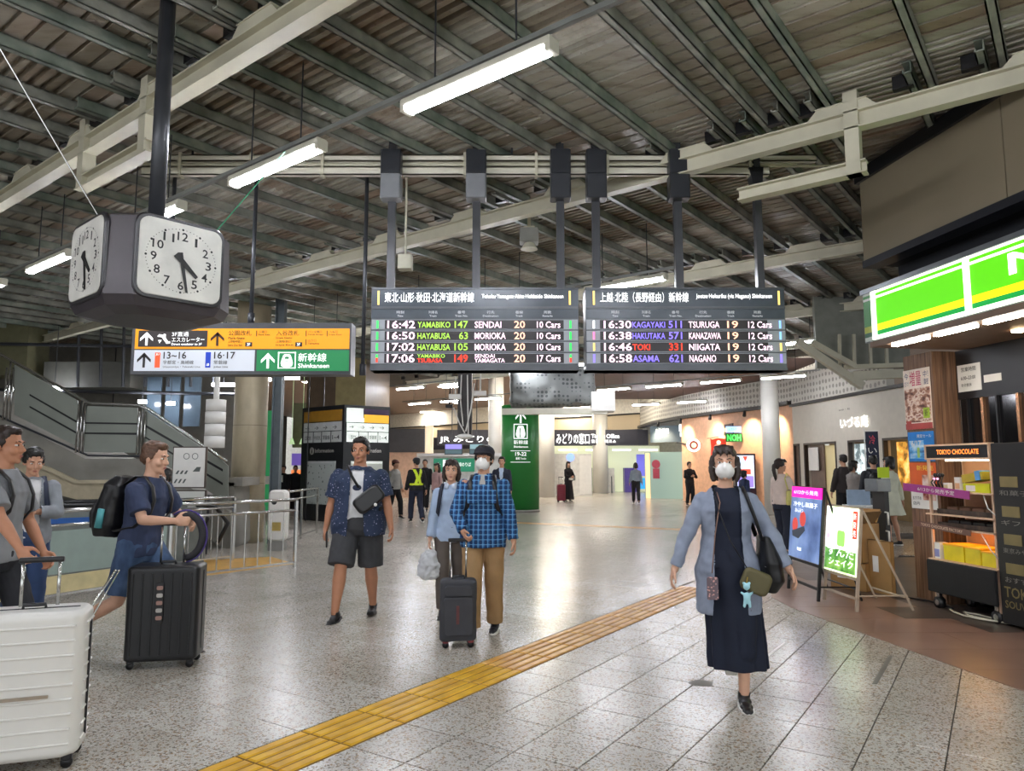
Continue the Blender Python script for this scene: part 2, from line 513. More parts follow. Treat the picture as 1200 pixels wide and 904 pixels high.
for i in range(-20, 42):
    for j in range(-34, 60):
        a = A0_ + (i + 0.5) * PA; b = B0_ + (j + 0.5) * PB
        if j == 1 and a < 8.95: continue                                     # the tactile strip lies here
        if j > 1: b += 0.035
        p = AB(a, b)
        if p.y > 17 or p.y < -1 or p.x > 8 or p.x < -13: continue
        if p.x > brown_x(p.y) + 0.3 and p.y < 12.4: continue
        cells.append((p, j, visible(p, 90)))
near = sorted([c for c in cells if c[2]], key=lambda c: c[0].length)[:295]
nearset = set(id(c[0]) for c in near)
for p, j, _v in near:
    o = link('tile', tA if j < 1 else tB, floor, (p.x, p.y, random.uniform(-0.0004, 0.0004)), (0, 0, math.pi / 2 - TH))
rest = MB()
RM = Matrix.Rotation(math.pi / 2 - TH, 3, 'Z')
for p, j, _v in cells:
    if id(p) in nearset: continue
    t = tile_me(PA, PB, 0.0022 if j < 1 else 0.0011)
    rest.add([RM @ q + p for q in t.v], t.f)
o = rest.build('tile_field', M_TERR, floor); o['kind'] = 'stuff'
# polished floor further off, where joints can no longer be told apart
far = MB()
far.bx(-30, 40, 16.6, 75, -0.02, -0.0015); far.bx(-30, -12.6, -8, 16.6, -0.02, -0.0015); far.bx(-12.6, 9, -8, -0.7, -0.02, -0.0015)
far.build('polished_screed', M_TERR, floor)
# tactile strip: one tile of bars after another
M_TAC = streak_mat('tactile_yellow', [(0.3, '#b98a0c'), (0.5, '#d8a412'), (0.7, '#e8b92a')], 5, (1, 1, 1), 0.4)
M_TAC2 = streak_mat('tactile_yellow_orange', [(0.3, '#b07a2a'), (0.5, '#d39a3c'), (0.7, '#e5b862')], 5, (1, 1, 1), 0.33)  # lighter, more orange tone of the farther tiles
tb = MB(); hb = 0.204
tb.bx(-PA / 2 + .002, PA / 2 - .002, -hb, hb, -0.012, 0.001)
for k in range(5):
    y = -hb + (k + 0.5) * 2 * hb / 5
    for (za, w) in ((0.001, 0.027),):
        vs = []
        for (z, ww, l) in ((0.001, 0.033, PA / 2 - .008), (0.0075, 0.024, PA / 2 - .016)):
            vs += [(-l, y - ww, z), (l, y - ww, z), (l, y + ww, z), (-l, y + ww, z)]
        tb.add(vs, [(4, 5, 6, 7), (0, 1, 5, 4), (1, 2, 6, 5), (2, 3, 7, 6), (3, 0, 4, 7)])
M_TG1 = mat('tactile_groove_dirt_shade', '#8a6208', .7); M_TG2 = mat('tactile_groove_dirt_shade_orange', '#85561c', .7)  # dirt and groove shade put into one darker colour, so the bars show
tm1 = tb.mesh('tactile_tile', [M_TAC, M_TG1]); tm2 = tb.mesh('tactile_tile', [M_TAC2, M_TG2])
for t_ in (tm1, tm2):
    for i_ in range(6): t_.polygons[i_].material_index = 1
strip = struct(empty('trim_1', AB(3.8, 3.21), math.pi / 2 - TH))
for i in range(-7, 12):
    a = A0_ + (i + .5) * PA
    link('tactile_tile', tm1 if a < 4.8 else tm2, strip, (a - 3.8, 0, 0))
# a second, distant tactile line and cross drain crossing the hall
ln = struct(MB().add([G(560, 612) , G(600, 612), G(812, 620.5), G(812, 622.5), G(600, 613.6), G(560, 613.6)], [(0, 1, 4, 5), (1, 2, 3, 4)]).build('trim_2', mat('ochre_line', '#b98a4a', 0.4), loc=(0, 0, 0.002)))
yl = struct(MB().prism([tuple(G(q, w)[:2]) for q, w in ((236, 676), (345, 661), (318, 653), (236, 657))], -.005, 0.003).build('trim_3', mat('ochre_mat', '#c99a45', 0.4)))
dr = struct(MB().prism([tuple(G(q, w)[:2]) for q, w in ((1022, 802), (1028, 802), (1047, 769), (1041, 769))], -.004, 0.002).build('trim_4', mat('drain_grey', '#6d6a63', 0.5)))
ds = struct(MB().prism([tuple(G(q, w)[:2]) for q, w in ((884, 779), (888, 780), (922, 754), (919, 753))], -.004, 0.002).build('trim_5', mat('drain_pale', '#d9d7d2', 0.3)))
st = struct(MB().prism([tuple(G(q, w)[:2]) for q, w in ((806, 800), (818, 797), (836, 799), (834, 805), (812, 804))], -.002, 0.0012).build('trim_6', mat('floor_stain', '#6f6a62', 0.6)))
# brown paving with its own large slabs
brown = struct(empty('floor_brown', (0, 0, 0)))
M_BROWN = streak_mat('brown_paving', [(0.3, '#7d6256'), (0.5, '#8d7062'), (0.7, '#9b7d6d')], 1.2, (1, 1, 1), 0.28)
M_BROWN2 = streak_mat('dark_brown_paving', [(0.3, '#4d423c'), (0.5, '#5a4d46'), (0.7, '#675850')], 1.5, (1, 1, 1), 0.35)
for iy in range(-2, 17):
    y0, y1 = 2.0 + iy * 0.6, 2.0 + (iy + 1) * 0.6 - 0.003
    xe0, xe1 = brown_x(y0), brown_x(y1)
    x = 3.3
    xs = [None] + [3.9 + k * 0.9 for k in range(8)]
    prev = None
    for k in range(1, len(xs)):
        x1 = xs[k] + (0.0 if iy % 2 else 0.45)
        poly = [(xe0 if prev is None else prev + .003, y0), (x1, y0), (x1, y1), (xe1 if prev is None else prev + .003, y1)]
        prev = x1
        if poly[1][0] - poly[0][0] < 0.05: continue
        # the slabs next to the shop are darker
        dark = (poly[0][0] + x1) / 2 > 4.2 + 0.1 * (8 - y0)
        MB().prism(poly, -0.01, 0.004).build('paving_slab', M_BROWN2 if dark else M_BROWN, brown)

# ---- roof: light-blocking slab, sheets, purlins, girders
ZG, ZP, ZD = 4.50, 4.76, 4.885
ceil = struct(MB().add([RB(-14, -14, 5.12), RB(23, -14, 5.12), RB(23, 26, 5.12), RB(-14, 26, 5.12),
                        RB(-14, -14, 5.3), RB(23, -14, 5.3), RB(23, 26, 5.3), RB(-14, 26, 5.3)],
                       [(0, 1, 2, 3), (7, 6, 5, 4), (0, 4, 5, 1), (1, 5, 6, 2), (2, 6, 7, 3), (3, 7, 4, 0)]).build('ceiling', mat('roof_light_block', '#3a3733', 0.9)))  # unseen slab added over the sheets to block light from above
SA, SB = 0.8, 3.6
def sheet(n):
    m = MB(); p = SA / n; prof = []
    for k in range(n):
        x = -SA / 2 + k * p
        if n < 7: prof += [(x, 0), (x + p * .80, 0), (x + p * .82, .035), (x + p * .98, .035)]
        else: prof += [(x, 0), (x + p * .45, 0), (x + p * .55, .04), (x + p * .9, .04)]
    prof.append((SA / 2 + 0.012, 0))
    vs = [(x, y, z) for y in (-SB / 2 - .03, SB / 2 + .03) for (x, z) in prof]; L = len(prof)
    m.add(vs, [(i, L + i, L + i + 1, i + 1) for i in range(L - 1)]); return m
sh_w = sheet(5).mesh('roof_sheet', M_DECK); sh_n = sheet(8).mesh('roof_sheet', M_DECK)
nsh = 0
restr = MB()
RM2 = Matrix.Rotation(math.pi / 2 - TR, 3, 'Z')
for i in range(-10, 29):
    for j in range(-4, 8):
        a = i * SA + .4; b = j * SB + 1.2 + (0.9 if (i // 4) % 2 else 0)
        p = RB(a, b, ZD + 0.004 * ((i + j) % 2) + random.uniform(0, .004))
        if p.y > 24 or p.x > 16 or p.x < -18: continue
        me = sh_n if (i * 7 + j * 3) % 5 in (0, 1, 3) else sh_w
        if visible(p, 250) and nsh < 298:
            link('roof_sheet', me, ceil, p, (0, 0, math.pi / 2 - TR)); nsh += 1
        else:
            t = sheet(5); restr.add([RM2 @ q + p for q in t.v], t.f)
if restr.v:
    o = restr.build('roof_sheet_field', M_DECK, ceil); o['kind'] = 'stuff'
def bar(p0, p1, w, h, kind='box'):
    """steel section from p0 to p1; origin of the section at its underside"""
    m = MB(); p0, p1 = Vector(p0), Vector(p1); d = p1 - p0; L = d.length; t = 0.012
    if kind == 'I':
        m.bx(0, L, -w / 2, w / 2, 0, t * 1.3); m.bx(0, L, -w / 2, w / 2, h - t * 1.3, h); m.bx(0, L, -t / 2, t / 2, t, h - t)
    elif kind == 'C':
        m.bx(0, L, -w / 2, w / 2, 0, t); m.bx(0, L, -w / 2, w / 2, h - t, h); m.bx(0, L, -w / 2, -w / 2 + t, 0, h); m.bx(0, L, w / 2 - t, w / 2, 0, 0.03)
    else: m.bx(0, L, -w / 2, w / 2, 0, h)
    x = d.normalized(); z = Vector((0, 0, 1)); y = z.cross(x).normalized(); z = x.cross(y)
    r = Matrix((x, y, z)).transposed()
    m.v = [r @ q + p0 for q in m.v]; return m
GA = [-5.4, -1.3, 2.78, 6.78, 10.9, 15.0, 19.1]
bl = [0.29, .80, 1.60, 1.89, 2.19, 2.51, 3.18, 3.67, 4.2, 4.66, 5.25, 5.63]
b = 6.3
while b < 20: bl.append(b); b += 0.72
b = -0.4
while b > -8: bl.append(b); b -= 0.75
for gi in range(len(GA) - 1):
    a0, a1 = GA[gi], GA[gi + 1]
    for k, b in enumerate(bl):
        bb = b + (0.0 if gi % 2 == 0 else 0.13)
        pm = RB((a0 + a1) / 2, bb, ZP)
        if pm.y > 25 or pm.x > 15 or pm.x < -17: continue
        z = ZP + 0.002 * (gi % 2)
        bar(RB(a0 - .26, bb, z), RB(a1 + .26, bb, z), 0.07, 0.105, 'C').build('purlin', M_PURG if (k * 5 + gi * 3) % 7 < 3 else M_PURLIN, ceil)
for gi, a in enumerate(GA):
    if gi == 0: continue
    bar(RB(a, -9, ZG), RB(a, 20, ZG), 0.12, 0.17, 'I').build('girder', M_CREAM, ceil)
    for k in range(14):                                  # stiffener gussets and bolted cleats
        bb = -1.5 + k * 1.5
        m = MB(); p = RB(a, bb, 0)
        m.v = []; m.slab([(-.30, 0), (.30, 0), (.2, .1), (-.2, .1)], -.05, .05); m.bx(-.22, .22, -.06, .06, 0.09, .1)
        m.v = [Matrix.Rotation(-TR, 3, 'Z') @ q + Vector((p.x, p.y, ZG + .165)) for q in m.v]
        m.build('gusset', M_CREAM, ceil)
    for k, b in enumerate(bl):
        p = RB(a, b + 0.2, 0)
        if not visible(Vector((p.x, p.y, 4.7)), 30): continue
        m = MB().box((0, 0, 0), (.16, .07, .12)); m.v = [Matrix.Rotation(-TR, 3, 'Z') @ q + Vector((p.x, p.y, ZP + .055)) for q in m.v]
        m.build('cleat', M_BLACK, ceil)
# hanger frames under the girders (raised posts with a lower rail)
def hanger(u0, v0, u1, v1, a, drop, name):
    pass
def drop_frame(a, b0, b1, zlow, one=False):
    e = struct(empty('trim_7', RB(a, (b0 + b1) / 2, ZG)))
    e.location = (0, 0, 0)
    for b in ((b0,) if one else (b0, b1)):
        p = RB(a, b, 0)
        MB().box((p.x, p.y, (zlow + 4.85) / 2), (.12, .12, 4.85 - zlow), (0, 0, math.pi / 2 - TR)).build('hanger_post', M_CREAM, e)
    bar(RB(a, b0 - .1, zlow), RB(a, b1 + .1, zlow), .12, .12, 'I').build('lower_rail', M_CREAM, e)
    return e
drop_frame(2.78, 6.15, 7.4, 4.16)
drop_frame(6.78, 1.42, 2.37, 4.08, True)
# conduit rack that carries the boards
rk = struct(empty('trim_8', (0, 0, 0)))
YR = 7.35
zr = P(600, 200, YR).z
x0, x1 = P(168, 195, YR).x, P(900, 195, YR).x
bar((x0, YR, zr - .06), (x1, YR, zr - .06), .07, .09, 'C').build('rack_channel', M_CREAM2, rk)
bar((x0, YR, zr + .09), (x1 + .5, YR, zr + .09), .07, .07, 'C').build('rack_channel', M_CREAM2, rk)
for k in range(4):
    MB().cyl((x0, YR - .02 + .02 * k, zr + .055 + .018 * (k % 2)), (x1 + .3 * k, YR - .02 + .02 * k, zr + .055 + .018 * (k % 2)), .011, n=8).build('conduit', M_CREAM, rk)
for k in range(9):
    x = x0 + .4 + k * (x1 - x0 - .6) / 8
    MB().bx(x - .015, x + .015, YR - .05, YR + .05, zr - .07, zr + .18).build('rack_clip', M_CREAM, rk)
for u in (225, 600, 880):
    x = P(u, 195, YR).x
    MB().cyl((x, YR, zr + .1), (x, YR, 4.85), .012, n=8).build('hanger_rod', M_DKSTEEL, rk)

# ---- perimeter walls
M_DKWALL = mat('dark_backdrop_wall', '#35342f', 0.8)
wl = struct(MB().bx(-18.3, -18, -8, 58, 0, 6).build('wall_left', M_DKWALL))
# brackets of light: hall beyond
M_COVE = mat('cove_white', '#f4eee0', 0.5)
M_TAN = lattice_mat('perforated_tan', '#c3b194', '#8d7b5f', 7.0)
M_PERF = lattice_mat('perforated_white', '#c9c5ba', '#8f8b81', 5.0)
M_SIGNBAND = mat('sign_band_dark', '#2c2b35', 0.4)
def wallseg(p0, p1, bands, name, t=0.2):
    """upright bands between two plan points: bands = (part name, z0, z1, material, offset towards viewer)"""
    p0, p1 = Vector((p0[0], p0[1], 0)), Vector((p1[0], p1[1], 0)); d = p1 - p0; L = d.length
    e = struct(empty(name, p0, math.atan2(d.y, d.x)))
    for (n, z0, z1, mt, off) in bands:
        MB().bx(0, L, -off, t, z0, z1).build(n, mt, e)
    return e
fw = wallseg((-13.0, 59.6), (7.0, 39.6), [('cove_panel', 4.35, 5.4, M_COVE, .0), ('dark_reveal', 4.27, 4.35, M_BLACK, .1),
      ('perforated_band', 3.45, 4.27, M_TAN, .05), ('sign_fascia', 2.6, 3.45, M_SIGNBAND, .25)], 'wall_back')
ff = struct(MB().bx(-30, 40, 62, 62.2, 0, 6).build('wall_far', mat('far_wall_pale', '#cfcdc6', 0.6)))
# ticket office interior seen under the fascia: back wall, ceiling lamps, counters
M_PALE = mat('office_pale', '#d9d8d2', 0.5)
to = wallseg((-13.0 + 3, 59.6 + 3), (7.0 + 3, 39.6 + 3), [('back_panel', 0, 3.4, M_PALE, 0)], 'wall_office')
# curved shop wall on the right, wraps from the back wall to the near right
W2 = [(7.0, 39.6), (6.9, 35.0), (7.35, 31.5), (8.1, 28.5), (9.0, 26.0), (9.25, 23.9)]
M_PEACH = mat('peach_plaster', '#d9a987', 0.6)
M_TRACK = mat('track_dark', '#221e1b', 0.5)
for i in range(len(W2) - 1):
    peach = i >= 2
    bands = [('white_cove', 3.62, 5.3, M_PERF, 0.0), ('track_rail', 3.5, 3.62, M_TRACK, .16)]
    if peach: bands.append(('plaster', 0, 3.5, M_PEACH, 0))
    wallseg(W2[i], W2[i + 1], bands, 'wall_curve')
M_BEIGE = mat('beige_shop_wall', '#cdc6b8', 0.55, var=.04)
# right shop wall with three openings
ws = Vector((9.25, 23.9, 0)); we = Vector((9.75, 15.0, 0)); DW = we - ws; LW = DW.length; d = DW
wr = struct(empty('wall_right', ws, math.atan2(d.y, d.x)))
def u2l(u):   # pixel column -> distance along the right wall
    k = (u - 600) / FPX
    # x = ws.x + d.x t ; y = ws.y + d.y t ; x/(y*c)~k
    t = (k * ws.y * _c - ws.x) / (DW.x - k * DW.y * _c)
    return max(0, min(1, t)) * LW
zt = 2.2
ops = [(u2l(925), u2l(938)), (u2l(943), u2l(981)), (u2l(995), u2l(1029)), (u2l(1036), LW)]
MB().bx(0, LW, 0, .2, zt, 3.42).build('wall_panel', M_BEIGE, wr)
edges = [0] + [q for o_ in ops for q in o_]
for k in range(0, len(edges) - 1, 2):
    if edges[k + 1] - edges[k] > .02: MB().bx(edges[k], edges[k + 1], 0, .2, 0, zt).build('wall_panel', M_BEIGE, wr)
MB().bx(0, LW, -.1, .25, 3.42, 3.5).build('track_rail', M_TRACK, wr)
MB().bx(0, LW * .62, -.02, .2, 3.5, 5.0).build('perforated_band', M_PERF, wr)
M_SHOPIN = mat('shop_inner_brown', '#5a4436', 0.6)
wri = struct(MB().bx(0, LW, 1.2, 1.3, 0, 3.4).build('wall_shop', mat('shop_inner_tan', '#a58a64', .6), None)); wri.location = ws; wri.rotation_euler = (0, 0, math.atan2(d.y, d.x))
M_DOORB = mat('door_brown', '#6a5648', .5)
for k, (q0, q1) in enumerate(ops):
    f = MB().bx(q0, q0 + .06, -.02, .1, 0, zt).bx(q1 - .06, q1, -.02, .1, 0, zt).bx(q0, q1, -.02, .1, zt - .06, zt)
    f.build('door_frame', mat('frame_bronze', '#3a2f28', .4), wr)
MB().bx(ops[0][0] + .06, ops[0][1] - .06, .05, .09, 0, zt - .06).build('door_leaf', M_DOORB, wr)
q0, q1 = ops[1]
MB().bx(q0 + .3, q0 + 1.2, .05, .09, 0, zt - .06).build('door_leaf', M_DOORB, wr)
MB().bx(q0 + (q1 - q0) * .55, q1 - .08, .12, .14, .3, zt - .1).build('menu_board', mat('menu_cream', '#c9b98a', emit=.35), wr)
MB().bx(q0 + .35, q0 + .95, -.03, .0, 1.35, 2.05).build('notice_sheet', M_WHITE, wr)
q0, q1 = ops[2]
MB().bx(q0 + .1, q1 - .1, .12, .14, .5, zt - .1).build('lit_menu', streak_mat('lit_menu_case', [(0.4, '#5d6a6c'), (0.55, '#cfdada'), (0.7, '#ffffff')], 5, (1, 1, 1), .4, emit=1.1), wr)
q0, q1 = ops[3]
MB().bx(q0 + .1, q0 + .8, .3, .34, .9, zt - .1).build('lit_menu', streak_mat('lit_amber', [(0.4, '#6b4a1c'), (0.55, '#d99a3c'), (0.7, '#ffd98a')], 4, (1, 1, 1), .4, emit=1.3), wr)
# track spot lamps along the rail
def spot(p, k):
    e = empty('track_spotlight', p, 0, 'small black track spotlight on the dark rail over the shop fronts, ' + ['first', 'second', 'third', 'fourth', 'fifth'][k] + ' from the left', 'spotlight', 'track spotlights over the shop fronts')
    MB().cyl((0, 0, 0), (0, 0, -.08), .02, n=8).build('bracket', M_BLACK, e)
    MB().cyl((-.04, -.1, -.22), (.02, .05, -.06), .065, .05, n=12).build('head', M_BLACK, e, True)
    l = bpy.data.lights.new('track_spotlight_beam', 'SPOT'); l.energy = 260; l.color = (1, .78, .55); l.spot_size = R(95); l.spot_blend = .8; l.shadow_soft_size = .06
    lo = bpy.data.objects.new('track_spotlight_beam', l); COL.objects.link(lo); lo.parent = e; lo.location = (-.35, -.35, -.3); lo.rotation_euler = Vector((.75, .45, -.85)).to_track_quat('-Z', 'Y').to_euler()
for k in range(5):
    f = (k + .5) / 5
    i = 1 + int(f * 3.99); g = f * 3.99 - int(f * 3.99)
    a, b2 = Vector((*W2[i], 3.52)), Vector((*W2[min(i + 1, 5)], 3.52))
    q = a.lerp(b2, g); q.x -= .3; spot(q, k)

# far hall ceiling, brown tinted, from the edge of the trussed roof on
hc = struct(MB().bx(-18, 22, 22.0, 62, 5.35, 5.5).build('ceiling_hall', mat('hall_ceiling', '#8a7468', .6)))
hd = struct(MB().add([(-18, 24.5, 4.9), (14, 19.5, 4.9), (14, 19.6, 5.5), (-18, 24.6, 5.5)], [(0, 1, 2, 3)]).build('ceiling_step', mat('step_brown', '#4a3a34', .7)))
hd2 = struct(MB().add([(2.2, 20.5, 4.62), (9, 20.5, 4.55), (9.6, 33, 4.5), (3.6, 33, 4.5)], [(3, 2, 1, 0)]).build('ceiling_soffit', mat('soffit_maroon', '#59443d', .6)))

# ---- columns
def column(name, u, vb, w, z1, mt, base=None, rings=True):
    p = G(u, vb); r = w / 2 / FPX * p.y
    o = struct(empty(name, p))
    MB().cyl((0, 0, 0), (0, 0, z1), r, n=28).build('shaft', mt, o, True)
    if base: MB().cyl((0, 0, 0), (0, 0, .18), r * 1.06, n=28).build('base_ring', base, o, True)
    return o, r
def smooth_by(o):
    pass
M_COLC = streak_mat('stained_cream_column', [(0.3, '#a89c84'), (0.5, '#c1b498'), (0.7, '#cfc4aa')], 2.5, (1, 1, .4), .5)
cA, rA = column('pillar', 288, 635, 38, 5.0, M_COLC)
for z in (1.15, 2.3): MB().cyl((0, 0, z), (0, 0, z + .012), rA * 1.004, n=28).build('joint', mat('joint_grey', '#8d836f', .7), cA)
for (u, vb, w, z1) in ((641, 583, 18, 5.3), (704, 578, 18, 5.3), (750, 574, 17, 5.3), (581, 588, 18, 5.3), (907, 603, 20, 5.3), (251, 600, 20, 5.0)):
    column('pillar', u, vb, w, z1, M_COLW)
MB().bx(-1, 1, -.1, .1, 0, .1)
pS = G(320, 637); o = struct(empty('pillar_steel', pS))
MB().bx(-.09, .09, -.01, .01, 0, 5).bx(-.09, -.075, -.09, .09, 0, 5).bx(.075, .09, -.09, .09, 0, 5).build('post', mat('blue_grey_steel', '#5c666b', .5), o)
# square boxed pillar behind the information kiosk
bp = struct(empty('pillar_boxed', (P(405, 500, 23.2).x, 23.2, 0), R(-14)))
MB().bx(-.9, 1.1, -.9, .9, 0, 5.0).build('cladding', mat('brown_cladding', '#5b4a38', .5), bp)
MB().bx(.1, 1.1, -.92, -.9, 0, 5.0).build('olive_panel', mat('olive_beige', '#9d8f62', .5), bp)

# ================================================================ CEILING LIGHTS
M_HOUS = mat('light_housing', '#d6d2c2', .4)
def tube_light():
    e = empty('tube_light')
    m = MB(); m.rbox((0, 0, .035), (1.27, .11, .06), .02, 0); m.build('housing', M_HOUS, e)
    m = MB(); m.rbox((0, 0, -.012), (1.2, .075, .05), .022, 0); m.build('diffuser', M_TUBE, e)
    [MB().bx(q * .619 - .019, q * .619 + .019, -.05, .05, -.03, .05).build('end_cap', M_HOUS, e) for q in (-1, 1)]
    [MB().cyl((q, 0, .06), (q, 0, .8), .007, n=6).build('hanger_rod', M_DKSTEEL, e) for q in (-.35, .35)]
    return e
tl0 = tube_light(); used = [False]
ZL = 4.0
def put_light(a, b, label, group=None, z=ZL):
    p = RB(a, b, z)
    o = tl0 if not used[0] else copy_tree(tl0)
    used[0] = True
    o.location = p; o.rotation_euler = (0, 0, math.pi - TR)
    tag(o, label, 'ceiling light', group)
    return o
R1 = [(2.95, 'long tube light at the top centre, nearest of all the lamps'), (5.15, 'tube light hung to the right of the clock pole, under the roof'),
      (7.3, 'tube light mostly hidden behind the clock pole'), (9.9, 'tube light left of the square clock'), (12.1, 'tube light cut off by the left edge')]
for b, l in R1: put_light(3.37, b, l)
put_light(3.37, .75, 'tube light on the near row, just past the top edge of the view'); put_light(3.37, -1.45, 'tube light on the near row, farther past the upper right of the view')
for b in (8, 5.8, 3.6, 1.4, -.8): put_light(-1.9, b, 'tube light of the row overhead, behind the viewer', 'tube lights behind the viewer')
put_light(8.7, 4.82, 'tube light showing just above the right half of the departure board')
for b in (7.0, 9.2, 11.4, 13.6): put_light(8.7, b, 'tube light of the second row, behind the boards and clock', 'second row lights hidden by boards')
put_light(15.08, 4.5, 'tube light peeking out right of the departure board')
for b in (6.8, 9.1, 11.4): put_light(15.08, b, 'tube light of the third row behind the departure board', 'third row lights behind the board')
for b, l in ((17.0, 'tube light under the board, left of the hanging cameras, nearer row'), (15.05, 'tube light just left of the camera mast, nearer row'), (19.3, 'tube light above the information kiosk')):
    put_light(16.4, b, l)
for k, (b, l) in enumerate(((6.5, 'tube light in front of the right white column top'), (8.35, 'tube light of the far row, first left of the white column'), (10.2, 'tube light of the far row, second left of the white column'),
             (12.0, 'tube light of the far row beside the netted beam'), (17.4, 'far tube light beside the white column by the green pillar'), (19.2, 'far tube light right behind the camera mast'), (21.0, 'far tube light left of the camera mast'))):
    put_light(20.8, b, l)
for k, (b, l) in enumerate(((12.0, 'farthest row tube light over the red lantern shop'), (14.0, 'farthest row tube light over the ticket office'))):
    put_light(26.9, b, l)
# continuous light rails
for a, b0, b1 in ((3.37, -2, 14), (8.7, 4, 15), (20.8, 5.5, 22), (16.4, 14, 20)):
    o = bar(RB(a, b0, ZL + .10), RB(a, b1, ZL + .10), .035, .035, 'box').build('light_rail', mat('rail_grey', '#8f9290', .4, .4))
    tag(o, {3.37: 'thin grey rail carrying the nearest row of tube lights', 8.7: 'thin grey rail above the departure board', 20.8: 'thin rail of the far row of tube lights', 16.4: 'thin rail of lights left of the camera mast'}[a], 'light rail')
# fill panels added under the hall ceiling to brighten the far hall
hall_fills = [(-9, 46), (-3, 44), (3, 42), (-6, 52), (1, 50), (4.5, 36), (1.5, 33), (-3, 35), (-8, 38), (6, 30), (-6, 28), (-9, 33), (-5, 25.5), (2, 26), (7.2, 25.5), (-12, 27), (4.6, 31), (0, 29)]
M_PANEL = mat('hall_fill_panel', '#fff6e6', emit=140)
for k, (x, y) in enumerate(hall_fills):
    e = empty('hall_fill_panel', (x, y, 5.3), R(-30), 'square recessed ceiling panel light in the far hall, ' + ['first', 'second', 'third', 'fourth', 'fifth', 'sixth', 'seventh', 'eighth', 'ninth', 'tenth', 'eleventh', 'twelfth', 'thirteenth', 'fourteenth', 'fifteenth', 'sixteenth', 'seventeenth', 'eighteenth'][k] + ' from the ticket office side', 'ceiling light', 'far hall panel lights')
    MB().bx(-.5, .5, -.3, .3, -.03, 0).build('diffuser', M_PANEL, e)
    MB().bx(-.55, .55, -.35, .35, -.01, .05).build('frame', M_WHITE, e)

# ================================================================ SIGN PANELS
class Panel:
    """board facing the viewer side; px units laid out from its top left corner"""
    def __init__(s, name, u, v, Y, label, cat, yaw=0.0, k=None, group=None):
        s.k = k if k else Y / FPX / 1.0 * (_c + 0.0)
        s.o = empty(name, P(u, v, Y), yaw, label, cat, group)
        s.u, s.v = u, v; s.m = {}
    def X(s, x): return (x - s.u) * s.k
    def Z(s, y): return -(y - s.v) * s.k
    def M(s, n): return s.m.setdefault(n, MB())
    def rect(s, n, x0, y0, x1, y1, d0=0, d1=.004):
        if n in ('marker_bar', 'floor_tag', 'lit_box', 'divider', 'brown_lettering'): n = s.uq(n)
        s.M(n).bx(s.X(x0), s.X(x1), -d1, -d0, s.Z(y1), s.Z(y0)); return s
    def uq(s, n): s.q = getattr(s, 'q', 0) + 1; return n + '@%d' % s.q
    def text(s, n, t, x0, y0, x1, y1, d=.006):
        n = s.uq(n)
        s.M(n).text(t, s.X(x0), s.Z(y1), s.X(x1), s.Z(y0), -d); return s
    def poly(s, n, pts, d0, d1):
        s.M(n).slab([(s.X(a), s.Z(b)) for a, b in pts], -d1, -d0); return s
    def arrow(s, n, x, y, w, h, d=.006):
        t = w * .17
        s.rect(n, x - t / 2, y + h * .12, x + t / 2, y + h, 0.002, d)
        for q in (-1, 1):
            s.poly(n, [(x, y), (x + q * w / 2, y + h * .46), (x + q * w / 2, y + h * .46 + t * 1.25), (x, y + t * 1.5)], 0.002, d)
        return s
    def done(s, mats):
        for n, m in s.m.items():
            k = n.split('@')[0]; nm = k.split('#')[0]
            o = m.build(nm, mats[k], s.o)
        return s.o
M_SCR = {}
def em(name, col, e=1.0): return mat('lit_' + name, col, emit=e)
L_WHITE = em('white', '#ffffff', 1.5); L_PINKW = em('pink_white', '#ffdff0', 1.3); L_GREEN = em('yellow_green', '#a6d84a', 1.0)
L_RED = em('red', '#ff3b22', 1.2); L_PURP = em('violet', '#8a78ff', 1.2); L_ORNG = em('pale_orange', '#ffc6a8', 1.25)
L_G2 = em('green_bar', '#35e05e', 1.0); L_Y = em('yellow_bar', '#ffe27a', 1.0); L_SKY = em('sky_bar', '#8fc8ff', 1.0); L_PINK = em('pink', '#ff7fb0', 1.0)
L_GRY = em('dim_letter', '#b9bcc0', .5)

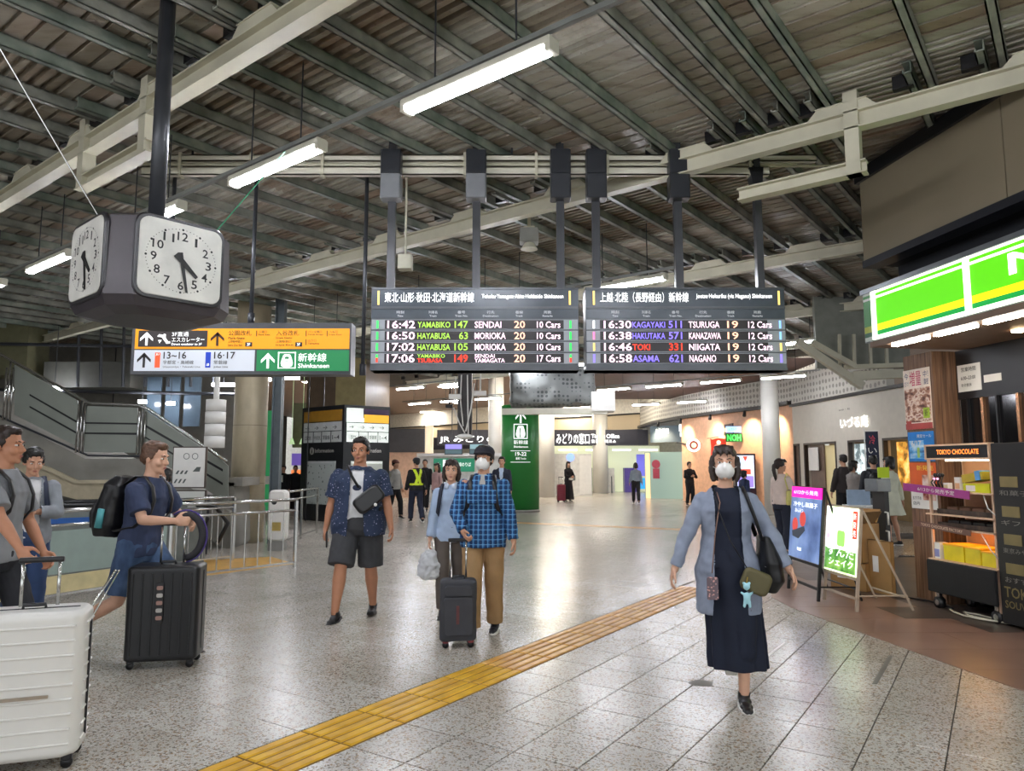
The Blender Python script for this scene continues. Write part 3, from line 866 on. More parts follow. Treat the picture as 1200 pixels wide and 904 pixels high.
# ---- departure board
M_BDFR = mat('board_frame', '#55585c', .3, .4); M_BDHEAD = mat('board_header', '#4a525a', .25, .1); M_BDROW = mat('board_row_grey', '#9a9ea4', .35, .2)
M_LED = mat('led_black', '#1d1417', .35); M_LED2 = mat('led_black_2', '#171219', .35)
Y = 7.3
def board(u0, u1, label, left):
    p = Panel('departure_board', u0, 338, Y, label, 'departure board')
    w = u1 - u0
    p.M('frame').bx(0, p.X(u1), -.02, .22, p.Z(438), 0)
    p.M('frame').bx(0, p.X(u1), -.035, .22, p.Z(340), p.Z(338)).bx(0, p.X(u1), -.035, .22, p.Z(438), p.Z(435)).bx(0, p.X(u1), -.03, 0, p.Z(364), p.Z(361))
    p.rect('header_panel', u0 + 1, 340, u1 - 1, 361, .02, .026)
    p.rect('column_strip', u0 + 1, 364, u1 - 1, 375.5, .02, .024)
    rows = [(377, 389), (390.5, 402.5), (404, 416), (417.5, 430)]
    for i, (y0, y1) in enumerate(rows):
        p.rect('row_panel#%d' % i, u0 + 1, y0, u1 - 1, y1, .02, .03)
        p.rect('led_screen#%d' % i, u0 + 17, y0 + .7, u1 - (18 if left else 22), y1 - .7, .028, .033)
    mats = {'frame': M_BDFR, 'header_panel': M_BDHEAD, 'column_strip': M_BDHEAD, }
    for i in range(4): mats['row_panel#%d' % i] = M_BDROW; mats['led_screen#%d' % i] = M_LED
    d = .036; T = p.text
    def c(n, m): mats[n] = m; return n
    o = u0
    if left:
        T(c('heading#a', L_WHITE), '東北·山形·秋田·北海道新幹線', 452, 343.5, 559, 356, .029)
        T('heading#a', 'Tohoku·Yamagata·Akita·Hokkaido Shinkansen', 568, 346, 666, 352.5, .029)
        cols = [(471, '時刻', 'Time'), (510, '列車名', 'Train'), (544, '番号', 'Train No.'), (579, '行先', 'Destination'), (613, '番線', 'Track'), (647, '両数', 'Remarks')]
        data = [('16:42', 'YAMABIKO', '147', 'SENDAI', '20', '10 Cars', L_GREEN, L_GREEN), ('16:50', 'HAYABUSA', '63', 'MORIOKA', '20', '10 Cars', L_GREEN, L_GREEN),
                ('17:02', 'HAYABUSA', '105', 'MORIOKA', '20', '10 Cars', L_GREEN, L_GREEN), ('17:06', None, '149', None, '20', '17 Cars', L_RED, L_RED)]
        X = dict(t=(456, 489), n=(492, 531), k=(536, 552), d=(560, 592), r=(607, 620), c=(634, 662))
        bars = [L_G2, L_G2, L_G2, L_RED]; bx = (444, 674)
    else:
        T(c('heading#a', L_WHITE), '上越·北陸（長野経由）新幹線', 703, 343.5, 809, 356, .029)
        T('heading#a', 'Joetsu·Hokuriku (via Nagano) Shinkansen', 818, 345.5, 909, 352.5, .029)
        cols = [(721, '時刻', 'Time'), (758, '列車名', 'Train'), (793, '番号', 'Train No.'), (826, '行先', 'Destination'), (859, '番線', 'Track'), (891, '両数', 'Remarks')]
        data = [('16:30', 'KAGAYAKI', '511', 'TSURUGA', '19', '12 Cars', L_PURP, L_PURP), ('16:38', 'HAKUTAKA', '571', 'KANAZAWA', '19', '12 Cars', L_PURP, L_PURP),
                ('16:46', 'TOKI', '331', 'NIIGATA', '19', '12 Cars', L_RED, L_RED), ('16:58', 'ASAMA', '621', 'NAGANO', '19', '12 Cars', L_PURP, L_PURP)]
        X = dict(t=(707, 740), n=(741, 780), k=(784, 800), d=(808, 845), r=(854, 867), c=(879, 907))
        bars = [L_SKY, L_SKY, L_Y, L_PURP]; bx = (695, 917)
    for (x, a, b) in cols:
        wv = 4 + 1.5 * len(a)
        T(c('column_heading', L_GRY), a, x - wv / 2 - 1, 366.2, x + wv / 2 + 1, 369.8, .026); T('column_heading', b, x - len(b) * .85, 371.2, x + len(b) * .85, 373.6, .026)
    for i, (t, n, k, dd, r, cc, c1, c2) in enumerate(data):
        y0, y1 = rows[i][0] + 1.7, rows[i][1] - 1.6
        T(c('time', L_PINKW), t, X['t'][0], y0 - .4, X['t'][1], y1 + .4, d)
        if n: T(c('train_name#%d' % i, c1), n, X['n'][0], y0 + 1, X['n'][0] + (X['n'][1] - X['n'][0]) * min(1, len(n) / 8 + (.03 if n in('TOKI',) else .18 if n == 'ASAMA' else 0)), y1 - .3, d)
        else:
            T(c('train_name#3', L_GREEN), 'YAMABIKO', 492, y0 - .4, 525, y0 + 4, d); T(c('train_name#4', L_RED), 'TSUBASA', 492, y0 + 4.7, 522, y1 + .4, d)
        x1 = X['k'][1]; x0 = x1 - len(k) * 5.3
        T(c('train_number#%d' % i, c2), k, x0, y0, x1, y1, d)
        if dd:
            ww = min(1, len(dd) / (7.2)) * 38
            T(c('destination', L_PINKW), dd, X['d'][0], y0 + .6, X['d'][0] + ww, y1 - .2, d)
        else:
            T('destination', 'SENDAI', 560, y0 - .4, 584, y0 + 4, d); T('destination', 'YAMAGATA', 560, y0 + 4.7, 596, y1 + .4, d)
        T(c('track_number', L_ORNG), r, X['r'][0], y0, X['r'][1], y1, d)
        T(c('car_count', L_PINKW), cc, X['c'][0], y0 + .6, X['c'][1], y1 - .2, d)
        for q, bxx in enumerate(bx):
            n_ = 'colour_bar#%d%d' % (i, q)
            col = bars[i]
            if not left and q == 0: col = [L_WHITE, L_PINK, L_Y, L_PURP][i]
            if left and i == 3:
                p.rect('colour_bar#x%d' % q, bxx - 1, y0, bxx + 1.2, y0 + 4, .03, d); mats['colour_bar#x%d' % q] = L_G2
                p.rect(n_, bxx - 1, y0 + 4, bxx + 1.2, y1, .03, d)
            else: p.rect(n_, bxx - 1, y0 - .3, bxx + 1.2, y1 + .3, .03, d)
            mats[n_] = col
    for q in ((444.5, 673.5) if left else (695.5, 917)):
        p.rect('marker_bar', q - 1, 342, q + 1.2, 359, .02, .03)
    mats['marker_bar'] = L_Y
    return p.done(mats)
board(436, 684, 'left departure board listing four trains at 16:42 to 17:06, platform 20', True)
board(685.5, 924, 'right departure board listing four trains at 16:30 to 16:58, platform 19', False)
# drop posts with sleeve boxes
M_SLV = mat('sleeve_grey', '#85878b', .35, .2); M_SLVD = mat('sleeve_dark', '#33353a', .35, .2)
for k, (u, dark, l) in enumerate(((458, 0, 'first hanging post of the departure boards from the left'), (558, 0, 'second hanging post of the departure boards from the left'), (657, 1, 'third hanging post, left one of the close pair'), (699, 1, 'fourth hanging post, right one of the close pair'), (796, 2, 'fifth hanging post, rightmost with a sleeve box'))):
    p = P(u, 338, Y + .05); z0 = p.z; zt_ = P(u, 178, Y - .03).z; zm = P(u, 206, Y - .03).z; zb = P(u, 235, Y - .03).z
    e = empty('hanging_post', p, 0, 'dark steel ' + l, 'hanging post')
    MB().bx(-.04, .04, -.04, .04, -.02, zt_ - z0 + .3).build('post', M_CHAR, e)
    MB().rbox((0, -.08, (zt_ + zm) / 2 - z0), (.21, .17, zt_ - zm), .02, 2).build('sleeve_cover', M_SLVD, e)
    MB().rbox((0, -.08, (zb + zm) / 2 - z0 ), (.21, .17, zm - zb - .005), .02, 2).build('sleeve_box', [M_SLV, M_DKSTEEL, M_SLVD][dark], e)
p = P(891, 338, Y + .05); z0 = p.z; zt_ = P(891, 205, Y).z
e = empty('hanging_post', p, 0, 'dark steel post with a wedge bracket at the right end of the boards', 'hanging post')
MB().bx(-.035, .035, -.04, .04, -.02, zt_ - z0 + .2).build('post', M_CHAR, e)
MB().slab([(-.09, zt_ - z0 + .08), (.06, zt_ - z0 + .08), (.035, zt_ - z0 - .2), (-.035, zt_ - z0 - .2)], -.06, .06).build('bracket', M_BLACK, e)

# ---- wayfinding sign on the left
M_SW = em('sign_white', '#cfd4dc', .3); M_SO = em('sign_orange', '#ec9a10', .5); M_SG = em('sign_green', '#1c7d48', .4); M_SK = mat('sign_ink', '#221d1c', .5); M_SD = mat('sign_dark_field', '#37302f', .5)
M_SB = em('sign_blue', '#16369c', .8); M_SR = em('sign_redorange', '#d9532c', .8); M_SWT = em('sign_white_text', '#f4f6f4', 1.0); M_SBR = mat('sign_brown_ink', '#3a2005', .5)
YS = 7.6
p = Panel('wayfinding_sign', 157, 379, YS, 'long hanging sign with orange, white and green fields left of the boards', 'sign')
p.M('frame').bx(0, p.X(418), -.02, .2, p.Z(441), 0)
p.rect('orange_field', 161, 386, 416, 410.5, .02, .026).rect('dark_field', 165, 388.5, 247, 408, .026, .03)
p.rect('white_field', 161, 412, 304, 437, .02, .026).rect('green_field', 306.5, 412, 416, 437, .02, .026)
p.arrow('white_arrow', 175, 390.5, 15, 16, .034).arrow('black_arrow', 173, 415, 16, 18, .03).arrow('brown_arrow', 259, 390, 16, 17, .03).arrow('white_arrow', 320, 415.5, 16, 18.5, .03)
for a, b in (((189, 394), (195, 393)), ((195, 393), (201, 403)), ((201, 403), (203, 403))):
    pass
ic = 'escalator_symbol'
for pts in ([(188, 395), (190, 393), (195, 394), (201, 402), (203, 401.5), (203, 404), (199, 404.5), (193, 396.5), (188, 396)], [(189, 400), (193, 400), (190.5, 404)], [(195, 392.5), (197.5, 393), (197.5, 398), (195.5, 396)]):
    p.poly(ic, pts, .03, .034)
p.text('white_lettering', '3F直通', 205, 390, 225, 395.6, .034).text('white_lettering', 'エスカレーター', 205, 396.6, 244, 402.2, .034).text('white_lettering', 'Direct escalator to 3F', 205, 403.4, 241, 406.4, .034)
p.text('brown_lettering', '公園改札', 272, 388.2, 299.5, 394.6, .03).text('brown_lettering', 'Park Gate', 272, 396, 291.5, 399, .03).text('brown_lettering', '上野動物園口', 272, 400.2, 289, 403.2, .03).text('brown_lettering', 'Ueno Zoo Exit', 272, 404.8, 289, 407.4, .03)
p.text('brown_lettering', '入谷改札', 329, 388.2, 356, 394.6, .03).text('brown_lettering', 'Iriya Gate', 329, 396, 348, 399, .03).text('brown_lettering', '上野駅前口', 329, 400.2, 347, 403.2, .03).text('brown_lettering', 'Iriya Exit', 329, 404.8, 350, 407.4, .03)
for x, y, a, b in ((308, 388.5, '公園口', 'Park Exit'), (367, 388.5, 'パンダ橋口', 'Panda Bridge'), (392, 388.5, '入谷口', 'Iriya Exit'), (367, 399, '山下口', 'Yamashita')):
    p.text('brown_lettering', a, x, y, x + 3.2 * len(a), y + 3, .03).text('brown_lettering', b, x, y + 4, x + 1.5 * len(b), y + 6, .03).rect('brown_lettering', x - 3, y, x - 2.2, y + 7, .026, .03)
for x in (292.5, 352): p.rect('floor_tag', x, 402.6, x + 8, 407.8, .026, .03).text('tag_lettering', '3F', x + 2, 403.6, x + 6, 407, .034)
p.rect('red_marker', 186, 415, 192, 433, .026, .03).rect('blue_marker', 246, 414.5, 252, 433, .026, .03).text('marker_lettering', 'JU', 187, 416, 191, 419, .034).text('marker_lettering', 'JJ', 247.4, 428, 250.6, 431, .034)
p.text('black_lettering', '13~16', 196, 414, 223, 422.5, .03).text('black_lettering', '宇都宮・高崎線', 196, 424.4, 232, 429, .03).text('black_lettering', 'Utsunomiya・Takasaki Line', 196, 431, 240, 433.8, .03)
p.text('black_lettering', '16·17', 256, 414, 281, 422.5, .03).text('black_lettering', '常磐線', 256, 424.4, 272, 429, .03).text('black_lettering', 'Joban Line', 256, 431, 273, 433.8, .03)
def train_icon(p, n, x0, y0, x1, y1, d, bg):
    w, h = x1 - x0, y1 - y0; t = w * .05
    for q in ((x0, y0, x1, y0 + t), (x0, y1 - t, x1, y1), (x0, y0, x0 + t, y1), (x1 - t, y0, x1, y1)): p.rect(n, *q, d - .004, d)
    pts = [(.30, .18), (.38, .13), (.62, .13), (.70, .18), (.78, .42), (.84, .66), (.80, .84), (.68, .91), (.32, .91), (.20, .84), (.16, .66), (.22, .42)]
    p.poly(n, [(x0 + a * w, y0 + b * h) for a, b in pts], d - .004, d)
    p.poly(bg, [(x0 + a * w, y0 + b * h) for a, b in ((.36, .36), (.42, .28), (.58, .28), (.64, .36), (.6, .42), (.4, .42))], d, d + .003)
    p.poly(bg, [(x0 + a * w, y0 + b * h) for a, b in ((.25, .60), (.5, .54), (.75, .60), (.74, .63), (.5, .575), (.26, .63))], d, d + .003)
train_icon(p, 'train_symbol', 332, 414.5, 353, 434, .03, 'train_detail')
p.text('green_field_lettering', '新幹線', 356, 415.5, 389.5, 426, .03).text('green_field_lettering', 'Shinkansen', 356, 428, 393, 433.4, .03)
p.done({'frame': M_CHAR, 'orange_field': M_SO, 'dark_field': M_SD, 'white_field': M_SW, 'green_field': M_SG, 'white_arrow': M_SWT, 'black_arrow': M_SK, 'brown_arrow': M_SBR,
        ic: M_SWT, 'white_lettering': M_SWT, 'brown_lettering': M_SBR, 'floor_tag': M_SK, 'tag_lettering': M_SWT, 'red_marker': M_SR, 'blue_marker': M_SB, 'marker_lettering': M_SWT,
        'black_lettering': M_SK, 'train_symbol': M_SWT, 'train_detail': M_SG, 'green_field_lettering': M_SWT})
for k, (u, l) in enumerate(((196, 'left'), (294, 'middle'), (425, 'right'))):
    a = P(u, 380 if u < 420 else 440, YS + .1)
    o = MB().cyl((0, 0, 0), (0, 0, 4.85 - a.z), .022, n=10).cyl((0, 0, 0), (0, 0, .12), .035, n=10).build('hanger_pole', M_DKSTEEL, None, True, a)
    tag(o, 'thin dark hanging pole at the %s of the orange wayfinding sign' % l, 'hanging pole')

# ---- clock
M_CLK = mat('clock_casing', '#4a4549', .35, .25); M_FACE = mat('clock_face', '#dcdad2', .4, emit=.0); M_INK = mat('clock_ink', '#151314', .5)
cz0, cz1 = 2.56, 3.24
ck = empty('station_clock', (-2.63, 5.28, cz0), R(49), 'square grey station clock with two visible faces, hung on a thick pole', 'clock')
ck.scale = (.918, .918, .918); ck.location = (-2.455, 4.85, 2.475)
H = cz1 - cz0; hs, ch = .445, .14
def clk_ring(k, hsz): return [(hsz, -hsz + ch), (hsz, hsz - ch), (hsz - ch, hsz), (-hsz + ch, hsz), (-hsz, hsz - ch), (-hsz, -hsz + ch), (-hsz + ch, -hsz), (hsz - ch, -hsz)]
m = MB(); vs = []
lv = [(0.0, .30), (.035, hs - .03), (.1, hs), (H - .03, hs - .012), (H, hs - .05)]
for z, q in lv: vs += [(a, b, z) for a, b in clk_ring(0, q)]
fs = [tuple(range(8))[::-1], tuple(range(32, 40))]
for l in range(4):
    for i in range(8): fs.append((l * 8 + i, l * 8 + (i + 1) % 8, l * 8 + 8 + (i + 1) % 8, l * 8 + 8 + i))
m.add(vs, fs); m.build('casing', M_CLK, ck)
def clock_face(rz, nm):
    W_, Hh = .29, .27; cz = .385
    f = MB().rbox((0, -hs + .004, cz), (W_ * 2 + .05, .03, Hh * 2 + .05), .08, 1, seg=6); f.tf(Matrix.Rotation(rz, 4, 'Z')); fo = f.build('bezel', mat('bezel_dark', '#2c2a2e', .3), ck)
    f = MB().rbox((0, -hs - .008, cz), (W_ * 2, .02, Hh * 2), .07, 1, seg=6); f.tf(Matrix.Rotation(rz, 4, 'Z')); f.build('dial', M_FACE, fo)
    d = -hs - .019
    g = MB()
    for k in range(60):
        a = 2 * math.pi * k / 60; sx, sz = .245, .225
        cx, cz2 = sx * math.sin(a), sz * math.cos(a) + cz
        if k % 5 == 0: g.ring(cx, cz2, 0, .0085, d, 8)
        else: g.ring(cx, cz2, 0, .0035, d, 6)
    for k in range(1, 13):
        a = 2 * math.pi * k / 12; cx, cz2 = .193 * math.sin(a), .176 * math.cos(a) + cz
        w = .008 if k == 1 else .018 if k < 10 else .033
        MB().text(str(k), cx - w * 1.15, cz2 - .031, cx + w * 1.15, cz2 + .031, d).tf(Matrix.Rotation(rz, 4, 'Z')).build('numeral', M_INK, fo)
    g.tf(Matrix.Rotation(rz, 4, 'Z')); g.build('minute_marks', M_INK, fo)['kind'] = 'stuff'
    for ang, L, w in ((133, .15, .022), (169, .225, .014)):
        g = MB(); a = R(ang); dx, dz = math.sin(a), math.cos(a); nx, nz = dz, -dx
        g.slab([(-dx * .06 + nx * w, cz - dz * .06 + nz * w), (-dx * .06 - nx * w, cz - dz * .06 - nz * w), (dx * L - nx * w * .5, cz + dz * L - nz * w * .5), (dx * L + nx * w * .5, cz + dz * L + nz * w * .5)], d - .008, d - .003)
        g.tf(Matrix.Rotation(rz, 4, 'Z')); g.build('clock_hand', M_INK, fo)
clock_face(0, 'a'); clock_face(R(-90), 'b')
m = MB().cyl((0, 0, H - .01), (0, 0, 2.6), .058, n=18); m.build('pole', M_DKSTEEL, ck, True)
for sx, sy in ((1, -1), (-1, -1)):
    MB().cyl((sx * .36, 0, H - .02), (sx * 1.05, .0, H + 1.0), .005, n=6).build('stay_wire', M_STEEL if sx < 0 else mat('green_wire', '#3f9a72', .5), ck)

# ---- cameras, speakers and boxes up in the roof
M_LBOX = mat('box_cream', '#cfcbb6', .5)
o = MB().rbox((0, 0, 0), (.16, .14, .17), .02).cyl((0, 0, .08), (0, 0, 1.45), .012).build('junction_box', M_LBOX, None, False, P(475, 308, 8.0)); tag(o, 'cream box hanging above the left departure board', 'junction box')
e = empty('roof_speaker', P(620, 270, 9.0), 0, 'grey horn speaker on a cream bracket behind the board posts', 'speaker')
MB().rbox((0, 0, -.08), (.24, .2, .18), .02).build('body', M_GREYW, e); MB().cyl((0, 0, -.25), (0, 0, -.17), .11, .06, 16).build('horn', M_LBOX, e); MB().bx(-.02, .02, -.02, .02, 0, .45).bx(-.07, .07, -.03, .03, .02, .05).build('bracket', M_CREAM, e)

# ================================================================ LEFT: STAIR, RAILINGS, KIOSK
M_PAN = mat('stair_panel_grey', '#8c9188', .45, var=.08, scale=2); M_CONC = streak_mat('stair_concrete', [(0.3, '#77746c'), (0.5, '#8c8981'), (0.7, '#9b978d')], 1.5, (1, 1, 1), .7)
M_LBEI = mat('stringer_beige', '#c2b69b', .5)
YW = 13.5
stair = empty('stair_flight', (P(0, 600, YW).x, YW, 0), 0, 'grey panelled stair with landing and steel handrails at the left', 'stairs')
base = Vector(stair.location)
def L(u, v, y=YW):
    q = P(u, v, y) - base; return (q.x, q.z)
def stair_panel(n, pts, d0, d1, m): return MB().slab([L(*q) for q in pts], d0, d1).build(n, m, stair)
stair_panel('guard_panel', [(-60, 385), (-4, 415), (-4, 480), (-60, 452)], -.03, .0, M_PAN)
stair_panel('guard_panel', [(18, 428), (92, 470), (92, 524), (18, 486)], -.03, .0, M_PAN)
stair_panel('guard_panel', [(100, 476), (162, 478), (162, 531), (100, 530)], -.03, .0, M_PAN)
stair_panel('guard_panel', [(170, 480), (262, 541), (268, 546), (268, 590), (170, 530)], -.03, .0, M_PAN)
for pts in ([(36, 462), (92, 494), (92, 496.5), (36, 464)], [(36, 476), (92, 507), (92, 509.5), (36, 478)], [(100, 495), (162, 496), (162, 498), (100, 497)], [(100, 507), (162, 507.5), (162, 510), (100, 509)], [(170, 497), (262, 550), (262, 553), (170, 500)], [(170, 511), (262, 566), (262, 569), (170, 513)]):
    stair_panel('dark_groove', pts, -.035, -.028, M_BLACK)
for u, v0, v1 in ((10, 424, 493), (95, 466, 531), (166, 475, 533)):
    m = MB()
    for du in (-4, 0, 4):
        x, z0 = L(u + du, v1); _, z1 = L(u + du, v0); m.cyl((x, -.06, z0), (x, -.06, z1 if du == 0 else z1 - .12), .018, n=8)
    m.build('guard_post', M_STEEL, stair, True)
def railpts(pts, y): return [(L(u, v)[0], y, L(u, v)[1]) for u, v in pts]
MB().tube(railpts([(-60, 380), (0, 414), (95, 466), (108, 473), (166, 475.5), (178, 481), (235, 519), (268, 541)], -.08), .027, 10).build('handrail', M_STEEL, stair, True)
MB().tube(railpts([(-60, 455), (10, 492), (98, 531), (105, 534), (166, 535)], -.05), .02, 8).build('lower_rail', M_DKSTEEL, stair, True)
stair_panel('stringer', [(-60, 450), (0, 488), (100, 538), (166, 538), (270, 600), (270, 650), (170, 575), (92, 563), (57, 547), (-60, 500)], .0, 1.9, M_CONC)
stair_panel('stringer_cap', [(-10, 533), (57, 547), (92, 563), (170, 562), (170, 566), (90, 567), (55, 551), (-10, 537)], -.05, .1, M_LBEI)
stair_panel('soffit_panel', [(-10, 537), (55, 551), (90, 567), (172, 566), (172, 585), (90, 586), (-10, 560)], .02, 1.7, M_LBEI)
m = MB()
for k in range(1):
    a = L(266 + k * 7, 560 + k * 9); m.bx(a[0], a[0] + .25, .1, 1.8, a[1] - .16, a[1])
m.build('steps', M_CONC, stair)
stair_panel('lower_wall', [(250, 566), (272, 566), (272, 640), (250, 640)], .1, 1.7, M_CONC)
# escalator hand belts in front of the stair
es = empty('escalator', (P(100, 640, 10.3).x - .1, 10.5, 0), R(38), 'escalator balustrade with black rubber belts going down behind the railing', 'escalator')
M_BELT = mat('rubber_belt', '#161719', .35); M_BEAM = mat('blue_stripe', '#2b5ea8', .4)
for k, yy in enumerate((0.0, 1.1)):
    MB().tube([(-3.2, yy, .95), (1.3, yy, .95), (1.75, yy, .86), (1.95, yy, .6), (1.8, yy, .3)], .035, 8).build('hand_belt', M_BELT, es, True)
    MB().bx(-3.2, 1.6, yy - .03, yy + .03, 0, .86).build('balustrade', mat('escalator_grey', '#767b78', .4), es)
    MB().bx(-3.2, 1.5, yy - .045, yy - .03, .70, .78).build('side_stripe', M_BEAM, es)
# dark plant deck behind the stair
pd = empty('service_deck', P(110, 460, 17), 0, 'dark service deck with grey ducts and lattice rails behind the stair', 'service deck')
b0 = Vector(pd.location)
def LD(u, v): q = P(u, v, 17) - b0; return q.x, q.z
M_DUCT = mat('duct_grey', '#565650', .5)
for k, (u0, u1) in enumerate(((-30, 30), (52, 88), (90, 117), (119, 152))):
    (xa, za), (xb, zb) = LD(u0, 424 if k else 330), LD(u1, 454 if k else 440)
    MB().bx(xa, xb, 0, .8, zb, za).build('duct', M_DUCT if k else mat('olive_panel', '#6e6c50', .6), pd)
m = MB()
for k in range(7):
    xa, za = LD(100 + k * 26, 455); xb, zb = LD(100 + k * 26, 400); m.cyl((xa, -.3, za), (xb, -.3, zb + .6), .035, n=8)
m.build('frame_post', M_DKSTEEL, pd)
for v in (405, 458): (xa, za), (xb, zb) = LD(-20, v), LD(300, v + 6); MB().cyl((xa, -.3, za), (xb, -.3, zb), .04, n=8).build('frame_rail', M_DKSTEEL, pd)
(xa, za), (xb, zb) = LD(150, 480), LD(262, 400)
m = MB(); xx = LD(0, 0)[0]
for k, (u0, u1) in enumerate(((170, 190), (192, 212), (214, 236))):
    (xa, za), (xb, zb) = LD(u0, 500), LD(u1, 440); MB().bx(xa, xb, .0, .04, za, zb).build('glass_pane', mat('blue_grey_glass', '#4c5a66', .15), pd)
pw = wallseg((-18, 21.0), (-7.6, 20.2), [('panel', 0, 5.0, mat('back_grey_panels', '#6f6c64', .6), 0)], 'wall_plant')
for u in (120, 300, 362, 380): x = P(u, 500, 20.0).x; MB().bx(x - pw.location.x, x - pw.location.x + .02, -.02, 0, 0, 5).build('seam', M_BLACK, pw)
# small bright lamps seen there
for k, (u, v) in enumerate(((167, 471), (200, 473), (313, 445), (338, 443), (262, 451), (64, 455))):
    o = MB().rbox((0, 0, 0), (.5 if k in (3, 4) else .16, .12, .07), .02, 0).build('bulkhead_lamp', M_TUBE, None, False, P(u, v, 16.6)); tag(o, ['small lamp on the frame above the diagram board', 'small lamp left of the white duct', 'small lamp left of the steel post top', 'slim lamp right of the steel post top', 'slim lamp under the white field of the sign', 'small lamp in the dark left of the clock sign'][k], 'lamp')
    MB().cyl((0, 0, .035), (0, 0, 4.86 - o.location.z), .008, n=6).build('drop_rod', M_DKSTEEL, o)
# white duct riser
o = MB().cyl((0, 0, 0), (0, 0, .92 * 1.35), .17, n=22)
e = empty('duct_riser', P(251, 525, 13.0), 0, 'white ribbed vertical duct left of the stained column', 'duct')
z1 = P(251, 468, 13).z - e.location.z
for k in range(4): MB().cyl((0, 0, k * z1 / 4), (0, 0, (k + 1) * z1 / 4 - .012), .175 - .004 * (k % 2), n=22).build('duct_section', M_WHITE, e, True)
MB().cyl((0, 0, z1), (0, 0, 4.86 - e.location.z), .05, n=10).build('hanger', M_WHITE, e)
# notice boards with diagrams
e = empty('diagram_board', (P(222, 640, 12.6).x, 12.6, 0), 0, 'framed pale board with escalator diagrams beside the stair', 'notice board'); eb = Vector(e.location)
def EB(u, v): q = P(u, v, 12.6) - eb; return q.x, q.z
M_DIAG = speck_mat('diagram_print', '#dedfd8', '#8a8f8a', 26, .035, .4)
for k, (u0, v0, u1, v1) in enumerate(((202, 525, 241, 571), (202, 576, 240, 600))):
    (xa, za), (xb, zb) = EB(u0, v1), EB(u1, v0)
    MB().bx(xa - .02, xb + .02, 0, .05, za - .02, zb + .02).build('frame', mat('board_frame_brown', '#4c4038', .5), e)
    MB().bx(xa, xb, -.01, 0, za, zb).build('printed_sheet', M_DIAG if k else M_WHITE, e)
    if not k:
        g = MB()
        for (cu, cv, r) in ((219, 535, .055), (229, 535, .055)):
            a = EB(cu, cv); g.ring(a[0], a[1], r * .8, r, -.013, 16)
        for q in range(3):
            a = EB(208 + q * 5, 553); g.slab([(a[0] - .03, a[1] - .04), (a[0] + .01, a[1] - .04), (a[0] + .04, a[1] + .02), (a[0] + .01, a[1] + .02)], -.013, -.011)
            a = EB(206 + q * 5, 563); g.slab([(a[0] - .03, a[1] - .05), (a[0] + .0, a[1] - .05), (a[0] + .04, a[1] + .02), (a[0] + .01, a[1] + .02)], -.013, -.011)
        a = EB(226, 553); g.slab([(a[0], a[1]), (a[0] + .12, a[1]), (a[0] + .14, a[1] + .08), (a[0] + .07, a[1] + .08)], -.013, -.011)
        g.build('diagram', mat('diagram_ink', '#555b58', .5), e)['kind'] = 'stuff'
for x in (-.28, .28): MB().cyl((x, .03, 0), (x, .03, 1.0), .018, n=8).build('leg', M_DKSTEEL, e)

# ---- railings
def railing(name, p0, p1, label, glass=False, bars=True, nb=6, h=1.0, top2=True):
    p0, p1 = Vector(p0), Vector(p1); d = p1 - p0; Ln = d.length
    e = empty(name, (p0.x, p0.y, 0), math.atan2(d.y, d.x), label, 'railing')
    n = max(1, round(Ln / 1.7))
    MB().tube([(0, 0, h), (Ln, 0, h)], .024, 10).build('top_rail', M_STEEL, e, True)
    if top2: MB().tube([(0, 0, h - .16), (Ln, 0, h - .16)], .018, 10).build('middle_rail', M_STEEL, e, True)
    MB().bx(0, Ln, -.012, .012, .06, .085).build('bottom_rail', M_STEEL, e)
    for k in range(n + 1): MB().bx(k * Ln / n - .02, k * Ln / n + .02, -.02, .02, 0, h - .015).build('post', M_STEEL, e)
    if bars:
        m = int(Ln / .19)
        for k in range(1, m):
            if abs((k * Ln / m) / (Ln / n) - round((k * Ln / m) / (Ln / n))) < .06: continue
            MB().cyl((k * Ln / m, 0, .08), (k * Ln / m, 0, h - .16), .008, n=6).build('baluster', M_STEEL, e)
    if glass:
        for k in range(n):
            MB().bx(k * Ln / n + .05, (k + 1) * Ln / n - .05, -.006, .006, .3, h - .22).build('glass_panel', mat('frosted_panel', '#96a79f', .25, var=.05), e)
            MB().bx(k * Ln / n + .03, (k + 1) * Ln / n - .03, -.02, .02, .09, .28).build('plinth_panel', mat('plinth_cream', '#d9cb9a', .5), e)
    return e
g1 = G(345, 665); g0 = G(200, 683)
railing('railing', g0, g1, 'stainless railing with thin balusters behind the black suitcase')
gm = G(48, 708)
railing('railing', gm, g0 + (gm - g0).normalized() * .05, 'stainless railing with frosted panels behind the backpacker', True, False)
railing('railing', gm + (gm - g0).normalized() * 2.6, gm + (gm - g0).normalized() * .05, 'railing stretch with frosted panels at the far left', True, False)
h0, h1 = G(190, 668), G(272, 657); railing('railing', h0, h1, 'second stainless railing just behind the first, before the column')
k0 = G(330, 640); k1 = G(371, 625); railing('railing', k0, k1, 'short railing in front of the information kiosk', False, False)
# sticker post
e = empty('queue_post', G(325, 645), 0, 'white rounded post cap with a black symbol behind the railing end', 'post')
MB().rbox((0, 0, .62), (.32, .22, .9), .08, 1).build('body', M_WHITE, e); MB().ring(-.05, .86, 0, .05, -.115, 16).build('symbol', M_BLACK, e)
MB().bx(-.08, .08, -.12, -.11, .35, .5).build('label', mat('label_gold', '#b39b55', .5), e); MB().bx(-.14, .14, -.1, .1, 0, .17).build('foot', M_GREYW, e)

